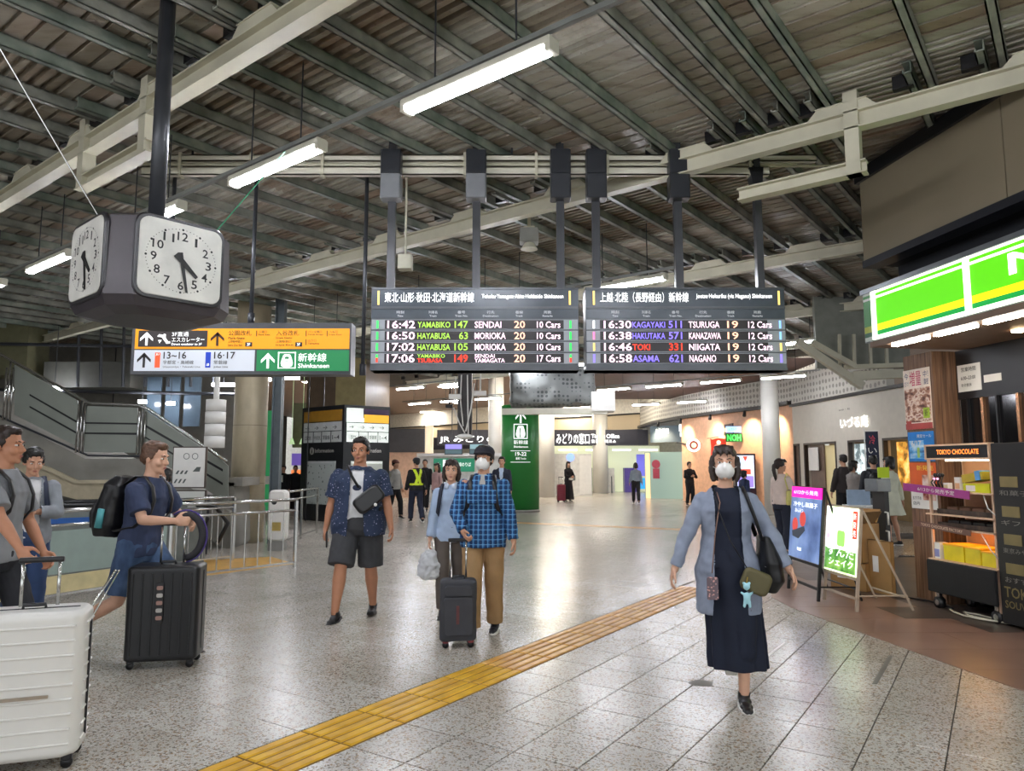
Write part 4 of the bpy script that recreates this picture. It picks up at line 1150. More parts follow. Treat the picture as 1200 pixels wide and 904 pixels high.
# ---- information kiosk
kc = G(403, 622); kc = Vector((P(403, 500, 19.3).x, 19.3, 0))
wL, wR = Vector((P(354, 500, 20.6).x, 20.6, 0)), Vector((P(457, 500, 20.2).x, 20.2, 0))
M_KI = mat('kiosk_black', '#17181b', .3); M_MAPG = speck_mat('map_print', '#9aa09c', '#3d4240', 9, .12, .4); M_MAPL = speck_mat('map_print_light', '#dfe3da', '#586058', 12, .05, .4)
ki = empty('information_kiosk', kc, 0, 'black corner kiosk headed Information with maps and direction strips', 'kiosk')
MB().prism([(0, 0), tuple((wR - kc)[:2]), tuple((wR - kc + Vector((-1.2, 1.3, 0)))[:2]), tuple((wL - kc)[:2])], 0, 3.12).build('body', M_KI, ki)
for side, q in ((0, wL), (1, wR)):
    d = (q - kc); Lk = d.length
    f = MB(); o_ = []
    ang = math.atan2(d.y, d.x)
    if side == 0: org = q - kc; ang = math.atan2(-d.y, -d.x)
    else: org = Vector((0, 0, 0))
    MT = Matrix.Translation(org) @ Matrix.Rotation(ang, 4, 'Z')
    def kp(n, m, x0, x1, z0, z1, t=.02): MB().bx(x0 * Lk, x1 * Lk, -t, 0.001, z0, z1).tf(MT).build(n, m, ki)
    def kt(n, s_, m, x0, x1, z0, z1, t=.026): MB().text(s_, x0 * Lk, z0, x1 * Lk, z1, -t).tf(MT).build(n, m, ki)
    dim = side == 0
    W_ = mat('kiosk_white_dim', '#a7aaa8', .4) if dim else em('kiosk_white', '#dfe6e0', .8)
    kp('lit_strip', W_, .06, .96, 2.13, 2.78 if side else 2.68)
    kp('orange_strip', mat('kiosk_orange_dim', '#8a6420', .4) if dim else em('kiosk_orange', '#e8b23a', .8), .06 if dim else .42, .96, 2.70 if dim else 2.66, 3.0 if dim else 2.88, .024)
    if side: kp('violet_strip', mat('kiosk_violet', '#4a2f57', .4), .42, .96, 2.89, 3.03); kp('lit_strip', W_, .05, .4, 2.66, 3.04)
    for z in ((2.42,) if dim else (2.40, 2.64)): kp('divider', M_KI, .06, .96, z, z + .02, .026)
    for x in (.3, .5, .72): kp('divider', M_KI, x, x + .012, 2.13, 2.42, .026)
    for k, (a, b) in enumerate(((.1, '公園改札'), (.33, '中央改札'), (.54, '常磐線'), (.76, '1~4'))): kt('strip_lettering', b, M_KI, a, a + .16, 2.2, 2.32); kt('strip_lettering', '→', M_KI, a, a + .1, 2.48, 2.58)
    c0 = .28
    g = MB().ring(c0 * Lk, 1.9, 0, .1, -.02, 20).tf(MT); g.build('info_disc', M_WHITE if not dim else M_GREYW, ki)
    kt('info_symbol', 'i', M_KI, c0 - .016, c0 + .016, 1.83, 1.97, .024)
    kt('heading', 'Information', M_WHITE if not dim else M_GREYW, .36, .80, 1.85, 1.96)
    kp('map_panel', M_MAPG if dim else M_MAPL, .16, .84, .45, 1.62)
    kp('map_header', W_, .17, .83, 1.56, 1.6, .024)
pl = MB().bx(-1.2, 1.0, 0, 1.2, 0, .06)

# small shop display far left behind the column (bright goods) 
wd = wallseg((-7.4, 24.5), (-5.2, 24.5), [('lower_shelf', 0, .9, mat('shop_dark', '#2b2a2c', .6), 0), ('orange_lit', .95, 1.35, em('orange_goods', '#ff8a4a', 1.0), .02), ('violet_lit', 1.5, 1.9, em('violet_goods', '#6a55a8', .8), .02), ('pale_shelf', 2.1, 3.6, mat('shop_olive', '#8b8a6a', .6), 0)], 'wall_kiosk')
for k in range(6):
    o = MB().cyl((0, 0, -.2), (0, 0, 0), .1, .03, 12).cyl((0, 0, 0), (0, 0, 2.45), .006, n=6).build('pendant_lamp', em('green_pendant', '#b7d6a0', .9), None, True, (-7.3 + k * .35, 24.1, 2.4)); tag(o, 'small green pendant lamp over the far stall, ' + ['first', 'second', 'third', 'fourth', 'fifth', 'sixth'][k] + ' from the left', 'lamp', 'pendants over the far stall')
gb = MB().bx(-.16, .16, 0, .05, 0, 1).build('green_banner', em('banner_green', '#1f7a45', .5), None, False, P(312, 600, 21)); gb.scale = (1, 1, 2.9); tag(gb, 'tall green banner right of the stained column', 'banner')

# ================================================================ GREEN PILLAR SIGN
Yp = 23.5
gp = empty('green_pillar_sign', (P(610, 600, Yp).x, Yp + .62, 0), 0, 'tall green wrapped pillar with white arrow, train symbol and 19-22', 'sign')
M_GP = em('pillar_green', '#1d6a2c', .16); M_GP = mat('pillar_green_film', '#1f7a30', .45, var=.03)
rg = 22.5 / FPX * Yp; zg = P(610, 474, Yp).z
MB().cyl((0, 0, .08), (0, 0, zg), rg, n=40).build('wrap', M_GP, gp, True); MB().cyl((0, 0, 0), (0, 0, .08), rg * 1.03, n=40).build('base_ring', M_GREYW, gp, True)
def onpil(m, nm, mt):
    vs = []
    for q in m.v:
        a = q.x / rg; vs.append(Vector((math.sin(a) * (rg + .008 - q.y * 0), -math.cos(a) * (rg + .008), q.z)))
    m.v = vs; m.build(nm, mt, gp)
def zz(v): return P(610, v, Yp).z
def xx_(u): return (u - 610) / FPX * Yp
def fine(x0, x1, z0, z1, n=6):
    m = MB()
    for k in range(n): m.add([(x0 + (x1 - x0) * k / n, 0, z0), (x0 + (x1 - x0) * (k + 1) / n, 0, z0), (x0 + (x1 - x0) * (k + 1) / n, 0, z1), (x0 + (x1 - x0) * k / n, 0, z1)], [(0, 1, 2, 3)])
    return m
m = fine(xx_(609.3), xx_(611.3), zz(496), zz(484), 1)
for q in (-1, 1): m.add([(xx_(610.3), 0, zz(482)), (xx_(610.3 + q * 6), 0, zz(489.5)), (xx_(610.3 + q * 6), 0, zz(492)), (xx_(610.3), 0, zz(484.6))], [(0, 1, 2, 3) if q < 0 else (3, 2, 1, 0)])
onpil(m, 'arrow', M_SWT)
m = MB()
for q in ((602, 497, 618.5, 498), (602, 513.5, 618.5, 514.5), (602, 497, 603, 514.5), (617.5, 497, 618.5, 514.5)): m.add(fine(xx_(q[0]), xx_(q[2]), zz(q[3]), zz(q[1]), 4).v, [tuple(range(4 * k, 4 * k + 4)) for k in range(4)])
tp = [(.30, .18), (.38, .13), (.62, .13), (.70, .18), (.78, .42), (.84, .66), (.80, .84), (.68, .91), (.32, .91), (.20, .84), (.16, .66), (.22, .42)]
m.add([(xx_(602 + a * 16.5), 0, zz(497 + b_ * 17.5)) for a, b_ in tp], [tuple(range(12))]); onpil(m, 'train_symbol', M_SWT)
m = MB().text('新幹線', xx_(602), zz(521), xx_(619), zz(516), 0); onpil(m, 'lettering', M_SWT)
m = MB().text('Shinkansen', xx_(602), zz(525), xx_(619), zz(522.5), 0); onpil(m, 'lettering', M_SWT)
m = MB().text('19-22', xx_(604), zz(534.5), xx_(617), zz(530), 0); onpil(m, 'lettering', M_SWT)
m = MB().text('番線 Tracks', xx_(604.5), zz(539), xx_(616.5), zz(536), 0); onpil(m, 'lettering', M_SWT)
for v in (528.3, 541.6): onpil(fine(xx_(598), xx_(622), zz(v + .5), zz(v), 4), 'rule', M_SWT)

# netted beam, camera mast, hanging monitors
M_NET = lattice_mat('grey_netting', '#6f7270', '#3c3f40', 9.0)
nb = empty('netted_beam', P(645, 460, 19), R(-4), 'bulky ceiling beam wrapped in grey netting above the green pillar', 'beam')
x0, z0 = P(598, 474, 19).x - nb.location.x, P(645, 474, 19).z - nb.location.z; x1 = P(697, 474, 19).x - nb.location.x
m = MB(); n = 12
ringp = [(0, 0), (0, .9), (.9, .95), (1.0, 0)]
remesh(MB().rbox(((x0 + x1) / 2, .5, z0 + .6), (x1 - x0, 1.1, 1.2), .1, 0), 'netting', M_NET, nb, .06, 2, .09, 2.2)
MB().bx(x0 - .2, x1 + .3, -.25, -.05, z0 - .28, z0 - .12).build('cream_tray', M_CREAM2, nb)
MB().bx(x1 - .1, x1 + .5, -.3, .6, z0 - .2, z0 + .3).build('white_box', M_WHITE, nb)
cm = empty('camera_mast', P(545, 440, 17.5), 0, 'dark ceiling mast with white cameras and cables left of the green pillar', 'camera mast'); cb = Vector(cm.location)
def CM(u, v): q = P(u, v, 17.5) - cb; return q.x, q.z
(xa, za), (xb, zb) = CM(536, 510), CM(553, 430)
MB().bx(xa, xb, 0, .3, za, 4.86 - cb.z).build('mast', mat('mast_brown', '#2d2625', .5), cm)
(xa, za) = CM(544.5, 512); MB().ell((xa, -.02, za), (.2, .18, .07), 16, 8).build('dome_camera', M_WHITE, cm, True)
for k, (u, v) in enumerate(((534, 466), (563, 462), (527, 477))):
    (xa, za) = CM(u, v); MB().rbox((xa, -.15, za), (.3 if k < 2 else .16, .16, .13 if k < 2 else .08), .03, 0).cyl((xa, -.15, za), (xa, .1, za + .5), .02).build('camera', M_WHITE if k < 2 else M_BLACK, cm)
for pts in ([(548, 440), (549, 510)], [(532, 478), (538, 495), (545, 508)], [(556, 450), (552, 480), (546, 506)], [(541, 440), (540, 470), (543, 500)]):
    MB().tube([(CM(*q)[0], -.08, CM(*q)[1]) for q in pts], .018, 6).build('cable', M_WHITE, cm, True)
# monitors and ticket office lettering far away
Yf = 38
p = Panel('ticket_office_sign', 600, 505, 39.5, 'long dark fascia with large white letters for the ticket office', 'sign', R(-45) * 0)
p.rect('fascia', 512, 504, 760, 522, 0, .05)
p.text('lettering', 'みどりの窓口', 652, 508, 691, 520.5, .09).text('lettering', 'Ticket Office', 693, 509, 726, 514, .09).text('lettering', '售票处 매표소', 693, 515.5, 722, 519.5, .09).text('lettering', 'JR みどりの', 515, 511, 581, 520, .09)
p.done({'fascia': M_SIGNBAND, 'lettering': em('office_letter', '#ffffff', 2.0)})
for k, (u0, u1, l) in enumerate(((521, 542, 'left hanging monitor with a violet screen far behind the couple'), (550, 568, 'right hanging monitor with a pale screen far behind the couple'))):
    p = Panel('hanging_monitor', u0, 520, 26, l, 'monitor'); p.rect('casing', u0, 520, u1, 533, -.1, 0).rect('screen', u0 + .8, 521, u1 - .8, 526.5, 0, .01).rect('lower_screen', u0 + .8, 527.3, u1 - .8, 532, 0, .01)
    p.rect('bracket', u0 + 8, 432, u0 + 9, 520, -.08, -.04)
    p.done({'casing': M_DKSTEEL, 'screen': em('mon%d' % k, '#8f86d8' if k == 0 else '#7d9aa0', 1.0), 'lower_screen': em('mon_low', '#4d6268', .8), 'bracket': M_DKSTEEL})
# booths and banners below
bo = empty('ticket_gate_booth', P(545, 600, 29), 0, 'pale gate booth with a green train banner across it', 'booth'); bb_ = Vector(bo.location); bo.location.z = 0; bb_.z = 0
def BO(u, v, y=29): q = P(u, v, y) - bb_; return q.x, q.z
(xa, za), (xb, zb) = BO(488, 590), BO(592, 535); MB().bx(xa, xb, 0, .6, 0, zb).build('wall_face', M_PALE, bo); MB().bx(xa, xb, -.1, .7, zb, zb + .12).build('canopy', M_WHITE, bo)
(xa, za), (xb, zb) = BO(508, 553), BO(556, 537.5); MB().bx(xa, xb, -.02, 0, za, zb).build('green_banner', em('gate_green', '#2a7a5c', .7), bo)
(xa, za), (xb, zb) = BO(519, 551.5), BO(526, 539); MB().bx(xa, xb, -.03, -.02, za, zb).build('train_symbol', M_SWT, bo)
(xa, za), (xb, zb) = BO(530, 547), BO(552, 542); MB().text('新幹線のりば', xa, za, xb, zb, -.03).build('lettering', M_SWT, bo)
(xa, za), (xb, zb) = BO(512, 547), BO(516, 542); MB().text('←', xa, za, xb, zb, -.03).build('arrow', M_SWT, bo)
pk = struct(empty('wall_pink', P(472, 600, 34))); pk.location.z = 0
xb = P(498, 500, 34).x - pk.location.x; MB().bx(-1.2, xb, 0, .2, 0, 2.1).build('plaster', mat('pink_plaster', '#c9a793', .6), pk); MB().bx(-1.2, xb, -.1, .2, 2.1, 3.2).build('dark_fascia', mat('grey_fascia', '#3b3b3f', .4), pk)
for u in (501, 505): o = struct(MB().bx(-.1, .1, 0, .2, 0, 3.3).build('pillar', em('cream_jamb', '#e9dcc0', .6), None, False, (P(u, 500, 33).x, 33, 0)))
# grey partition before the office and posts
e = empty('partition_box', (P(671, 560, 36).x, 36, 0), 0, 'plain pale partition block between the far white columns', 'partition'); z = P(671, 532, 36).z
MB().bx(-.95, .95, 0, .8, 0, z).build('panel', M_PALE, e); MB().bx(.35, .95, -.01, 0, .1, z - .1).build('door_panel', M_WHITE, e); MB().ring(-.1, z - .18, 0, .2, -.02, 16).build('notice_disc', em('sky_disc', '#86a6ff', 1.0), e)
of = empty('ticket_office_counter', (P(715, 560, 40.5).x, 40.5, 0), 0, 'bright ticket office interior with machines and counters', 'ticket office')
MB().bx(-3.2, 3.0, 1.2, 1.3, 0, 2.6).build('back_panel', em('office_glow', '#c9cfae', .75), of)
for k in range(5): MB().bx(-2.9 + k * 1.25, -2.2 + k * 1.25, .3, .9, 0, 1.35).build('ticket_machine', [M_PALE, M_DKSTEEL, M_PALE, mat('violet_machine', '#5a4a9a', .4), M_PALE][k], of)
for k in range(4): MB().bx(-2.8 + k * 1.5, -1.8 + k * 1.5, .2, .4, 2.3, 2.4).build('ceiling_lamp', em('lamp_strip', '#ffffff', 3.0), of)
MB().bx(1.6, 2.0, -.2, .1, .2, .8).build('blue_display', em('blue_display', '#2f9be0', .8), of); MB().bx(1.5, 2.1, -.1, .2, .9, 2.1).build('poster_panel', em('violet_poster', '#6b6ad0', .7), of)
for k in range(3): MB().cyl((-1 + k * .5, -.6, 0), (-1 + k * .5, -.6, .9), .03, n=8).build('queue_post', M_DKSTEEL, of)

# ---- shop fronts on the curved wall
Ys = 33
p = Panel('glass_shop_sign', 763, 499, 34, 'blue-grey shop fascia with white glowing letters beside the far columns', 'sign', R(-38))
p.rect('fascia', 763, 500, 806, 519, 0, .1).text('lettering', 'もり味屋', 770, 503, 787, 509, .11).text('lettering', 'mor', 770, 510.5, 780, 514, .11).rect('lit_box', 800, 499, 805, 507, .1, .14).rect('lit_box', 801, 508, 804, 513, .1, .14)
p.done({'fascia': em('blue_grey_fascia', '#52626c', .35), 'lettering': L_WHITE, 'lit_box': L_WHITE})
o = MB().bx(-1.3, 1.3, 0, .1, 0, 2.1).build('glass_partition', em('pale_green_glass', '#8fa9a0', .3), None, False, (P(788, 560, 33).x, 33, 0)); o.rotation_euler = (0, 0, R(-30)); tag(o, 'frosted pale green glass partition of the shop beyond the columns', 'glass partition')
MB().ring(-.75, 1.55, 0, .2, -.02, 14).bx(-.9, -.6, -.03, 0, .9, 1.35).build('red_print', mat('red_pink_print', '#b04458', .5), o); MB().bx(-1.25, -1.05, -.02, 0, 0, 2.05).build('lit_jamb', em('amber_jamb', '#ffd39a', 1.0), o)
def disc_sign(u, v, y, r, label):
    e = empty('round_sign', P(u, v, y), 0, label, 'sign')
    MB().cyl((0, .08, 0), (0, 0, 0), r, n=28).build('rim', L_WHITE, e); MB().ring(0, 0, 0, r * .66, -.01, 28).build('red_disc', mat('sign_red', '#b8402f', .5), e); MB().ring(0, 0, 0, r * .4, -.015, 24).build('centre', em('warm_centre', '#f5e9c0', 1.0), e)
    MB().cyl((0, .1, 0), (0, 3.0, .2), .03, n=8).build('bracket', M_TRACK, e)
disc_sign(813, 522, 29.5, .27, 'round lit sign with a red ring left of the lanterns')
for k, (u, v, s_, l) in enumerate(((842, 525, 1.0, 'left red cloth lantern banner with a pale disc'), (884, 519, 1.15, 'right red cloth lantern banner with a pale disc, beside the white column'))):
    y = 27.2; e = empty('lantern_banner', P(u, v, y), 0, l, 'banner'); a = .30 * s_
    MB().slab([(-a, .36 * s_), (-a * .8, .3 * s_), (0, .36 * s_), (a * .8, .33 * s_), (a, .42 * s_), (a * .92, 0), (a, -.36 * s_), (0, -.42 * s_), (-a * .95, -.33 * s_), (-a * .9, 0)], -.03, .03).build('cloth', em('lantern_red', '#d8402a', .75), e)
    MB().ring(0, -.05, 0, .2 * s_, -.035, 20).build('pale_disc', em('lantern_disc', '#e8a694', .8), e); MB().ring(0, .2 * s_, 0, .08 * s_, -.036, 12).build('warm_dot', em('warm_dot', '#ffd9b0', 2), e)
    MB().cyl((0, 0, .4), (0, 1.5, .4), .02, n=6).build('bracket', M_TRACK, e)
p = Panel('light_box_sign', 851, 499, 27, 'small blue-white light box above the green neon lettering', 'sign'); p.rect('box', 851.5, 500, 868.5, 507, -.1, 0).text('lettering', 'レストラン', 854, 502, 866, 505, .006).rect('bracket', 859, 496, 861, 500, -2.4, -.1); p.done({'box': em('blue_white', '#9cc4ff', 1.6), 'lettering': mat('box_ink', '#38508c', .5), 'bracket': M_TRACK})
p = Panel('neon_sign', 850, 509, 27, 'bright green neon lettering on a leafy panel', 'sign'); p.rect('leaf_panel', 850.5, 508.5, 870, 518, -.05, 0).text('lettering', 'NOH', 852, 509.5, 868, 517, .01).rect('bracket', 859, 505, 861, 509, -2.4, -.05); p.done({'leaf_panel': em('dark_leaf', '#1f5a2a', .5), 'lettering': em('neon_green', '#44ff5c', 2.2), 'bracket': M_TRACK})
p = Panel('digital_screen', 861, 532, 26.2, 'tall digital screen showing a red drink and food', 'screen'); p.rect('casing', 861, 532, 885, 585, -.3, 0).rect('screen', 863, 534, 883, 572, 0, .01)
p.rect('screen_dish', 868, 550, 879, 556, .01, .014).poly('screen_food', [(870, 535), (876, 535), (873, 541)], .01, .014).rect('screen_sky', 864, 558, 882, 571, .01, .013)
p.done({'casing': mat('screen_case', '#2a1c30', .3), 'screen': em('screen_pale', '#c9dcf5', 1.0), 'screen_dish': em('screen_red', '#e0563a', 1.0), 'screen_food': em('screen_red', '#e0563a', 1.0), 'screen_sky': em('screen_violet', '#8e7fd0', 1.0)}); 
for k, (u0, u1, v0) in enumerate(((848, 858, 523), (873, 885, 523))):
    y = 28; xa, xb = P(u0, 500, y).x, P(u1, 500, y).x; o = struct(MB().bx(0, xb - xa, 0, .1, 0, P(0, v0, y).z).build('door_%d' % (k + 1), mat('cafe_door', '#5a3327', .5), None, False, (xa, y, 0)))
    MB().bx(.12, xb - xa - .12, -.02, 0, .6, P(0, v0, y).z - .15).build('pane', mat('cafe_pane', '#8b6242', .3), o)
# sign on the beige wall
dirw = math.atan2(we.y - ws.y, we.x - ws.x)
zs = 2.75
g = MB().text('いづる庵', u2l(989), zs - .22, u2l(1022), zs + .1, -.05); o = g.build('shop_sign_lettering', em('glow_white', '#ffffff', 2.2), wr)
g = MB().text('BAR・和', u2l(987), zs + .3, u2l(1000), zs + .36, -.02); g.build('small_lettering', mat('small_ink', '#4b463f', .5), wr)

# cream steel frame of the raised walkway seen over the beige shop
wf = struct(empty('trim_9', (0, 0, 0)))
def beam_px(a, b, Y, w, h, n='walkway_beam'): bar(P(*a, Y), P(*b, Y), w, h, 'box').build(n, M_CREAM, wf)
beam_px((932, 404), (1008, 456), 13.5, .14, .13); beam_px((950, 404), (1000, 432), 13.6, .10, .10); beam_px((998, 446), (1062, 443), 13.5, .16, .16); beam_px((990, 433), (1062, 430), 13.7, .08, .08)
for u in (985, 1002, 1021, 1040): beam_px((u, 392), (u + 1, 431), 13.8, .05, .05, 'walkway_post')
MB().bx(P(955, 400, 14).x, P(1064, 400, 14).x, 13.95, 14.05, P(0, 432, 14).z, 4.8).build('walkway_side_panel', mat('walkway_grey', '#83857c', .6), wf)

# ================================================================ CONVENIENCE STORE ON THE RIGHT
FA = R(-81.6); FO = Vector((3.9, 8.0, 0)); FX = Vector((math.cos(FA), math.sin(FA), 0)); FYv = Vector((-math.sin(FA), math.cos(FA), 0))
def FL(u, y=0.0, z=2.9):      # pixel column -> distance along the shop front at offset y, height z
    lo, hi = -3.0, 7.0
    for _ in range(50):
        t = (lo + hi) / 2; p = FO + FX * t + FYv * y
        d = p.y * _c + (z - CAMH) * _s
        uu = 600 + FPX * p.x / d if d > .05 else 9999
        if uu < u: lo = t
        else: hi = t
    return lo
def shop(name, label, cat, x=0, y=0, z=0, kind=None): 
    e = empty(name, FO + FX * x + FYv * y + Vector((0, 0, z)), FA, label, cat)
    if kind: e['kind'] = kind
    return e
sg = shop('shop_sign', 'long lit green shop sign with yellow stripe and white letters', 'sign')
GZ0, GZ1 = 2.87, 3.40; gh = GZ1 - GZ0
x0 = FL(1014); x1 = FL(1026); xd = FL(1136); xe = 5.6
S_G = em('sign_lime', '#58cc00', 1.0); S_GD = em('sign_dark_green', '#0a9a3c', .9); S_YL = em('sign_yellow', '#f6f000', 1.1); S_W = em('sign_glow_white', '#f4ffe8', 1.5)
MB().bx(x0 - .02, xe, .012, .34, GZ0 - .01, GZ1 + .02).build('housing', mat('sign_housing', '#9aa09c', .35, .4), sg)
MB().bx(x0 - .03, xe, -.02, .36, GZ1, GZ1 + .05).build('top_trim', mat('sign_trim', '#7f8387', .3, .6), sg)
def zf(f): return GZ1 - f * gh
for n, f0, f1, mt in (('white_edge', 0, .05, S_W), ('green_strip', .05, .11, S_G), ('white_line', .11, .16, S_W), ('green_panel', .16, .70, S_G), ('yellow_stripe', .70, .83, S_YL), ('dark_green_stripe', .83, .92, S_GD), ('bottom_white_edge', .92, 1.0, S_W)):
    for a, b in ((x1, xd), (xd, xd + 1.9), (xd + 1.9, xe)): MB().bx(a + .02, b - .02, 0, .012, zf(f1), zf(f0)).build(n, mt, sg)
    MB().bx(x0, x1, 0, .012, zf(f1), zf(f0)).build(n, mat('unlit_' + n, {'green_panel': '#2f8a3a', 'green_strip': '#2f8a3a', 'yellow_stripe': '#a8b83a', 'dark_green_stripe': '#1c5f3a'}.get(n, '#c9d2c6'), .3), sg)
for x in (x1, xd, xd + 1.9): MB().bx(x - .035, x + .035, -.012, .012, GZ0, GZ1).build('divider', S_W, sg)
xn = FL(1183, 0, 3.15)
g = MB().text('NewDays', xn, zf(.66), xn + 2.6, zf(.2), -.008); g.build('lettering', em('letter_white', '#ffffff', 2.2), sg)
# canopy structure behind and above the sign
cn = shop('shop_canopy', 'dark canopy box with brown-beige fascia above the green shop sign', 'canopy')
M_FAS = mat('beige_fascia', '#7f745f', .5, var=.06, scale=1.2)
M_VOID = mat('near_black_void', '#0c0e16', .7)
for k in range(3):
    a = FL(1012, 0, 4.2) + (0 if k == 0 else 1.95 * k); b = FL(1012, 0, 4.2) + 1.95 * (k + 1) - .012
    MB().bx(a, b, -.02, .1, 3.76, 4.66).build('fascia_panel', M_FAS, cn)
ax = FL(1012, 0, 4.2)
MB().bx(ax - .04, 5.8, -.06, .2, 4.66, 4.80).build('top_trim', M_BLACK, cn)
MB().bx(ax - .0, 5.8, -.04, .15, 3.68, 3.76).build('bottom_trim', mat('trim_navy', '#15171f', .4), cn)
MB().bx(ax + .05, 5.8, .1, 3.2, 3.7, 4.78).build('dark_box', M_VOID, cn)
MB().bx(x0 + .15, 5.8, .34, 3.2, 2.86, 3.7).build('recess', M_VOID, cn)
MB().bx(x0 + .05, 5.8, .02, 1.3, 2.80, 2.86).build('soffit_board', mat('soffit_wood', '#6d5646', .5), cn)
for k in range(3):
    a = FL(1047, .12, 2.8) + k * .62
    MB().bx(a, a + .5, .1, .16, 2.775, 2.80).build('strip_lamp', mat('shop_strip', '#fff4e0', emit=45), cn)
    MB().bx(a - .3 + 1.2, a + 1.0, .7, .8, 2.78, 2.80).build('downlight', mat('shop_down', '#ffd9a8', emit=30), cn)
# wood clad pillar
M_WOOD = streak_mat('walnut_boards', [(0.3, '#4f392b'), (0.45, '#70533f'), (0.6, '#86664f'), (0.75, '#9c7c62')], 3.0, (14, 14, .5), .5)
pl = struct(empty('pillar_wood', FO + FX * -.48 + FYv * .86, FA))
for k in range(4): MB().bx(.12 * k + .002, .12 * (k + 1) - .002, 0, .03, 0, 2.80).build('board', M_WOOD, pl)
for k in range(2): MB().bx(.45, .485, .03 + .14 * k, .03 + .14 * (k + 1) - .004, 0, 2.80).build('board', M_WOOD, pl)
MB().bx(0.01, .45, .03, .3, 0, 2.80).build('core', M_BLACK, pl)
MB().bx(.46, .50, .31, .335, 0, 2.80).build('metal_trim', M_STEEL, pl)
def poster(nm, label, zt0, zb0, x0=.03, x1=.45, name='poster'):
    e = shop(name, label, 'poster', -.48, .86 - .004, zb0); e['_'] = 0; del e['_']; return e, zt0 - zb0, x0, x1
e, h, a, b = poster('p', 'tall dessert poster headed with big red characters on the wood pillar', 2.63, 1.93, .0, .44)
MB().bx(a, b, -.006, 0, 0, h).build('sheet', mat('poster_cream', '#efe0d2', .4), e)
ST = streak_mat('poster_food', [(0.35, '#5b2f25'), (0.48, '#b5826a'), (0.56, '#f0dccb'), (0.66, '#8d3f33'), (0.78, '#e7b9a0')], 11, (1, 1, 1.6), .4)
MB().bx(a + .01, b - .01, -.009, -.006, .08, h * .68).build('food_print', ST, e)
MB().text('増量', a + .11, h * .72, a + .30, h * .97, -.009).build('red_heading', mat('ink_magenta', '#c2185b', .5), e)
MB().text('濃密', a + .34, h * .72, b - .02, h * .82, -.009).text('中！', a + .34, h * .84, b - .02, h * .95, -.009).text('今', a + .02, h * .84, a + .09, h * .95, -.009).text('だけ', a + .02, h * .73, a + .09, h * .81, -.009).build('small_heading', mat('ink_navy', '#303a6a', .5), e)
MB().bx(a + .31, b - .03, -.012, -.009, .12, .24).build('green_badge', mat('badge_green', '#a9c83a', .5), e)
MB().text('新', a + .335, .14, b - .055, .22, -.015).build('badge_lettering', M_SK, e); MB().bx(a + .02, a + .1, -.012, -.009, .02, .1).bx(a, b, -.0075, -.006, 0, .07).build('footer', mat('footer_red', '#b04a45', .5), e)
e, h, a, b = poster('p', 'blue poster with a bottle and cityscape below the dessert poster', 1.90, 1.56, .02, .44)
MB().bx(a, b, -.006, 0, 0, h).build('sheet', mat('poster_blue', '#1f7fd0', .4), e); MB().bx(a + .02, b - .16, -.008, -.006, .03, h - .1).build('sky_print', streak_mat('sky_print', [(.35, '#2f62a8'), (.5, '#5fb2ea'), (.65, '#cfe9fa')], 5, (1, 1, 3), .4), e)
MB().text('6/17', a + .06, h - .17, a + .22, h - .1, -.01).text('限定セール', a + .16, h - .07, b - .03, h - .03, -.01).build('lettering', M_WHITE, e); MB().rbox((a + .17, -.01, .1), (.04, .004, .12), .015, 1).build('bottle_print', mat('bottle_green', '#a6c96a', .4), e)
MB().bx(b - .13, b - .03, -.008, -.006, .03, .12).build('white_label', M_WHITE, e)
e, h, a, b = poster('p', 'orange poster with a snack photo and white footer, lowest on the pillar', 1.545, 1.02, .02, .44)
MB().bx(a, b, -.006, 0, .2, h).build('orange_sheet', mat('poster_orange', '#e2662c', .4), e); MB().bx(a, b, -.006, 0, 0, .2).build('white_footer', M_WHITE, e)
MB().bx(a + .2, b - .02, -.009, -.006, .1, h - .14).build('snack_print', streak_mat('snack_print', [(.35, '#8a3c2c'), (.5, '#d9a690'), (.65, '#f0e0d6')], 9, (1, 1, 1), .4), e)
MB().text('新発売', a + .12, h - .09, b - .03, h - .03, -.01).build('lettering', mat('ink_yellow', '#ffe04a', .5), e); MB().text('おすすめ', a + .03, .1, a + .17, .14, -.01).text('店内', a + .03, .04, a + .14, .08, -.01).build('footer_lettering', M_SK, e)
# dark shop front
sf = struct(empty('wall_shopfront', FO + FX * .02 + FYv * 1.17, FA))
MB().bx(0, 5.6, .0, .1, 0, 2.80).build('dark_glass', mat('dark_door_glass', '#0d0d10', .08), sf)
MB().bx(0, 5.6, -.03, 0, 2.25, 2.80).build('header_panel', M_BLKSAT, sf)
M_COP = mat('copper_bar', '#b98a68', .25, .8)
for k, x in enumerate((.12, .32, .52, .78, .98, 1.3, 1.7, 2.2, 2.7)):
    MB().bx(x, x + (.035 if k % 2 else .02), -.035, 0, 0.02, 2.25).build('door_bar', M_COP if k in (1, 3, 5, 6, 7) else M_BLKSAT, sf)
e = shop('notice_sheet', 'white notice sheet with black text on the dark wall beside the pillar', 'notice', .04, 1.135, 2.33)
MB().bx(0, .33, 0, .006, 0, .30).build('paper', M_WHITE, e); MB().text('営業時間', .06, .22, .27, .27, -.003).text('6:00~23:00', .05, .13, .26, .17, -.003).text('年中無休', .05, .05, .2, .09, -.003).build('lettering', M_SK, e); MB().bx(.37, .60, 0, .006, .07, .15).build('small_label', M_WHITE, e)

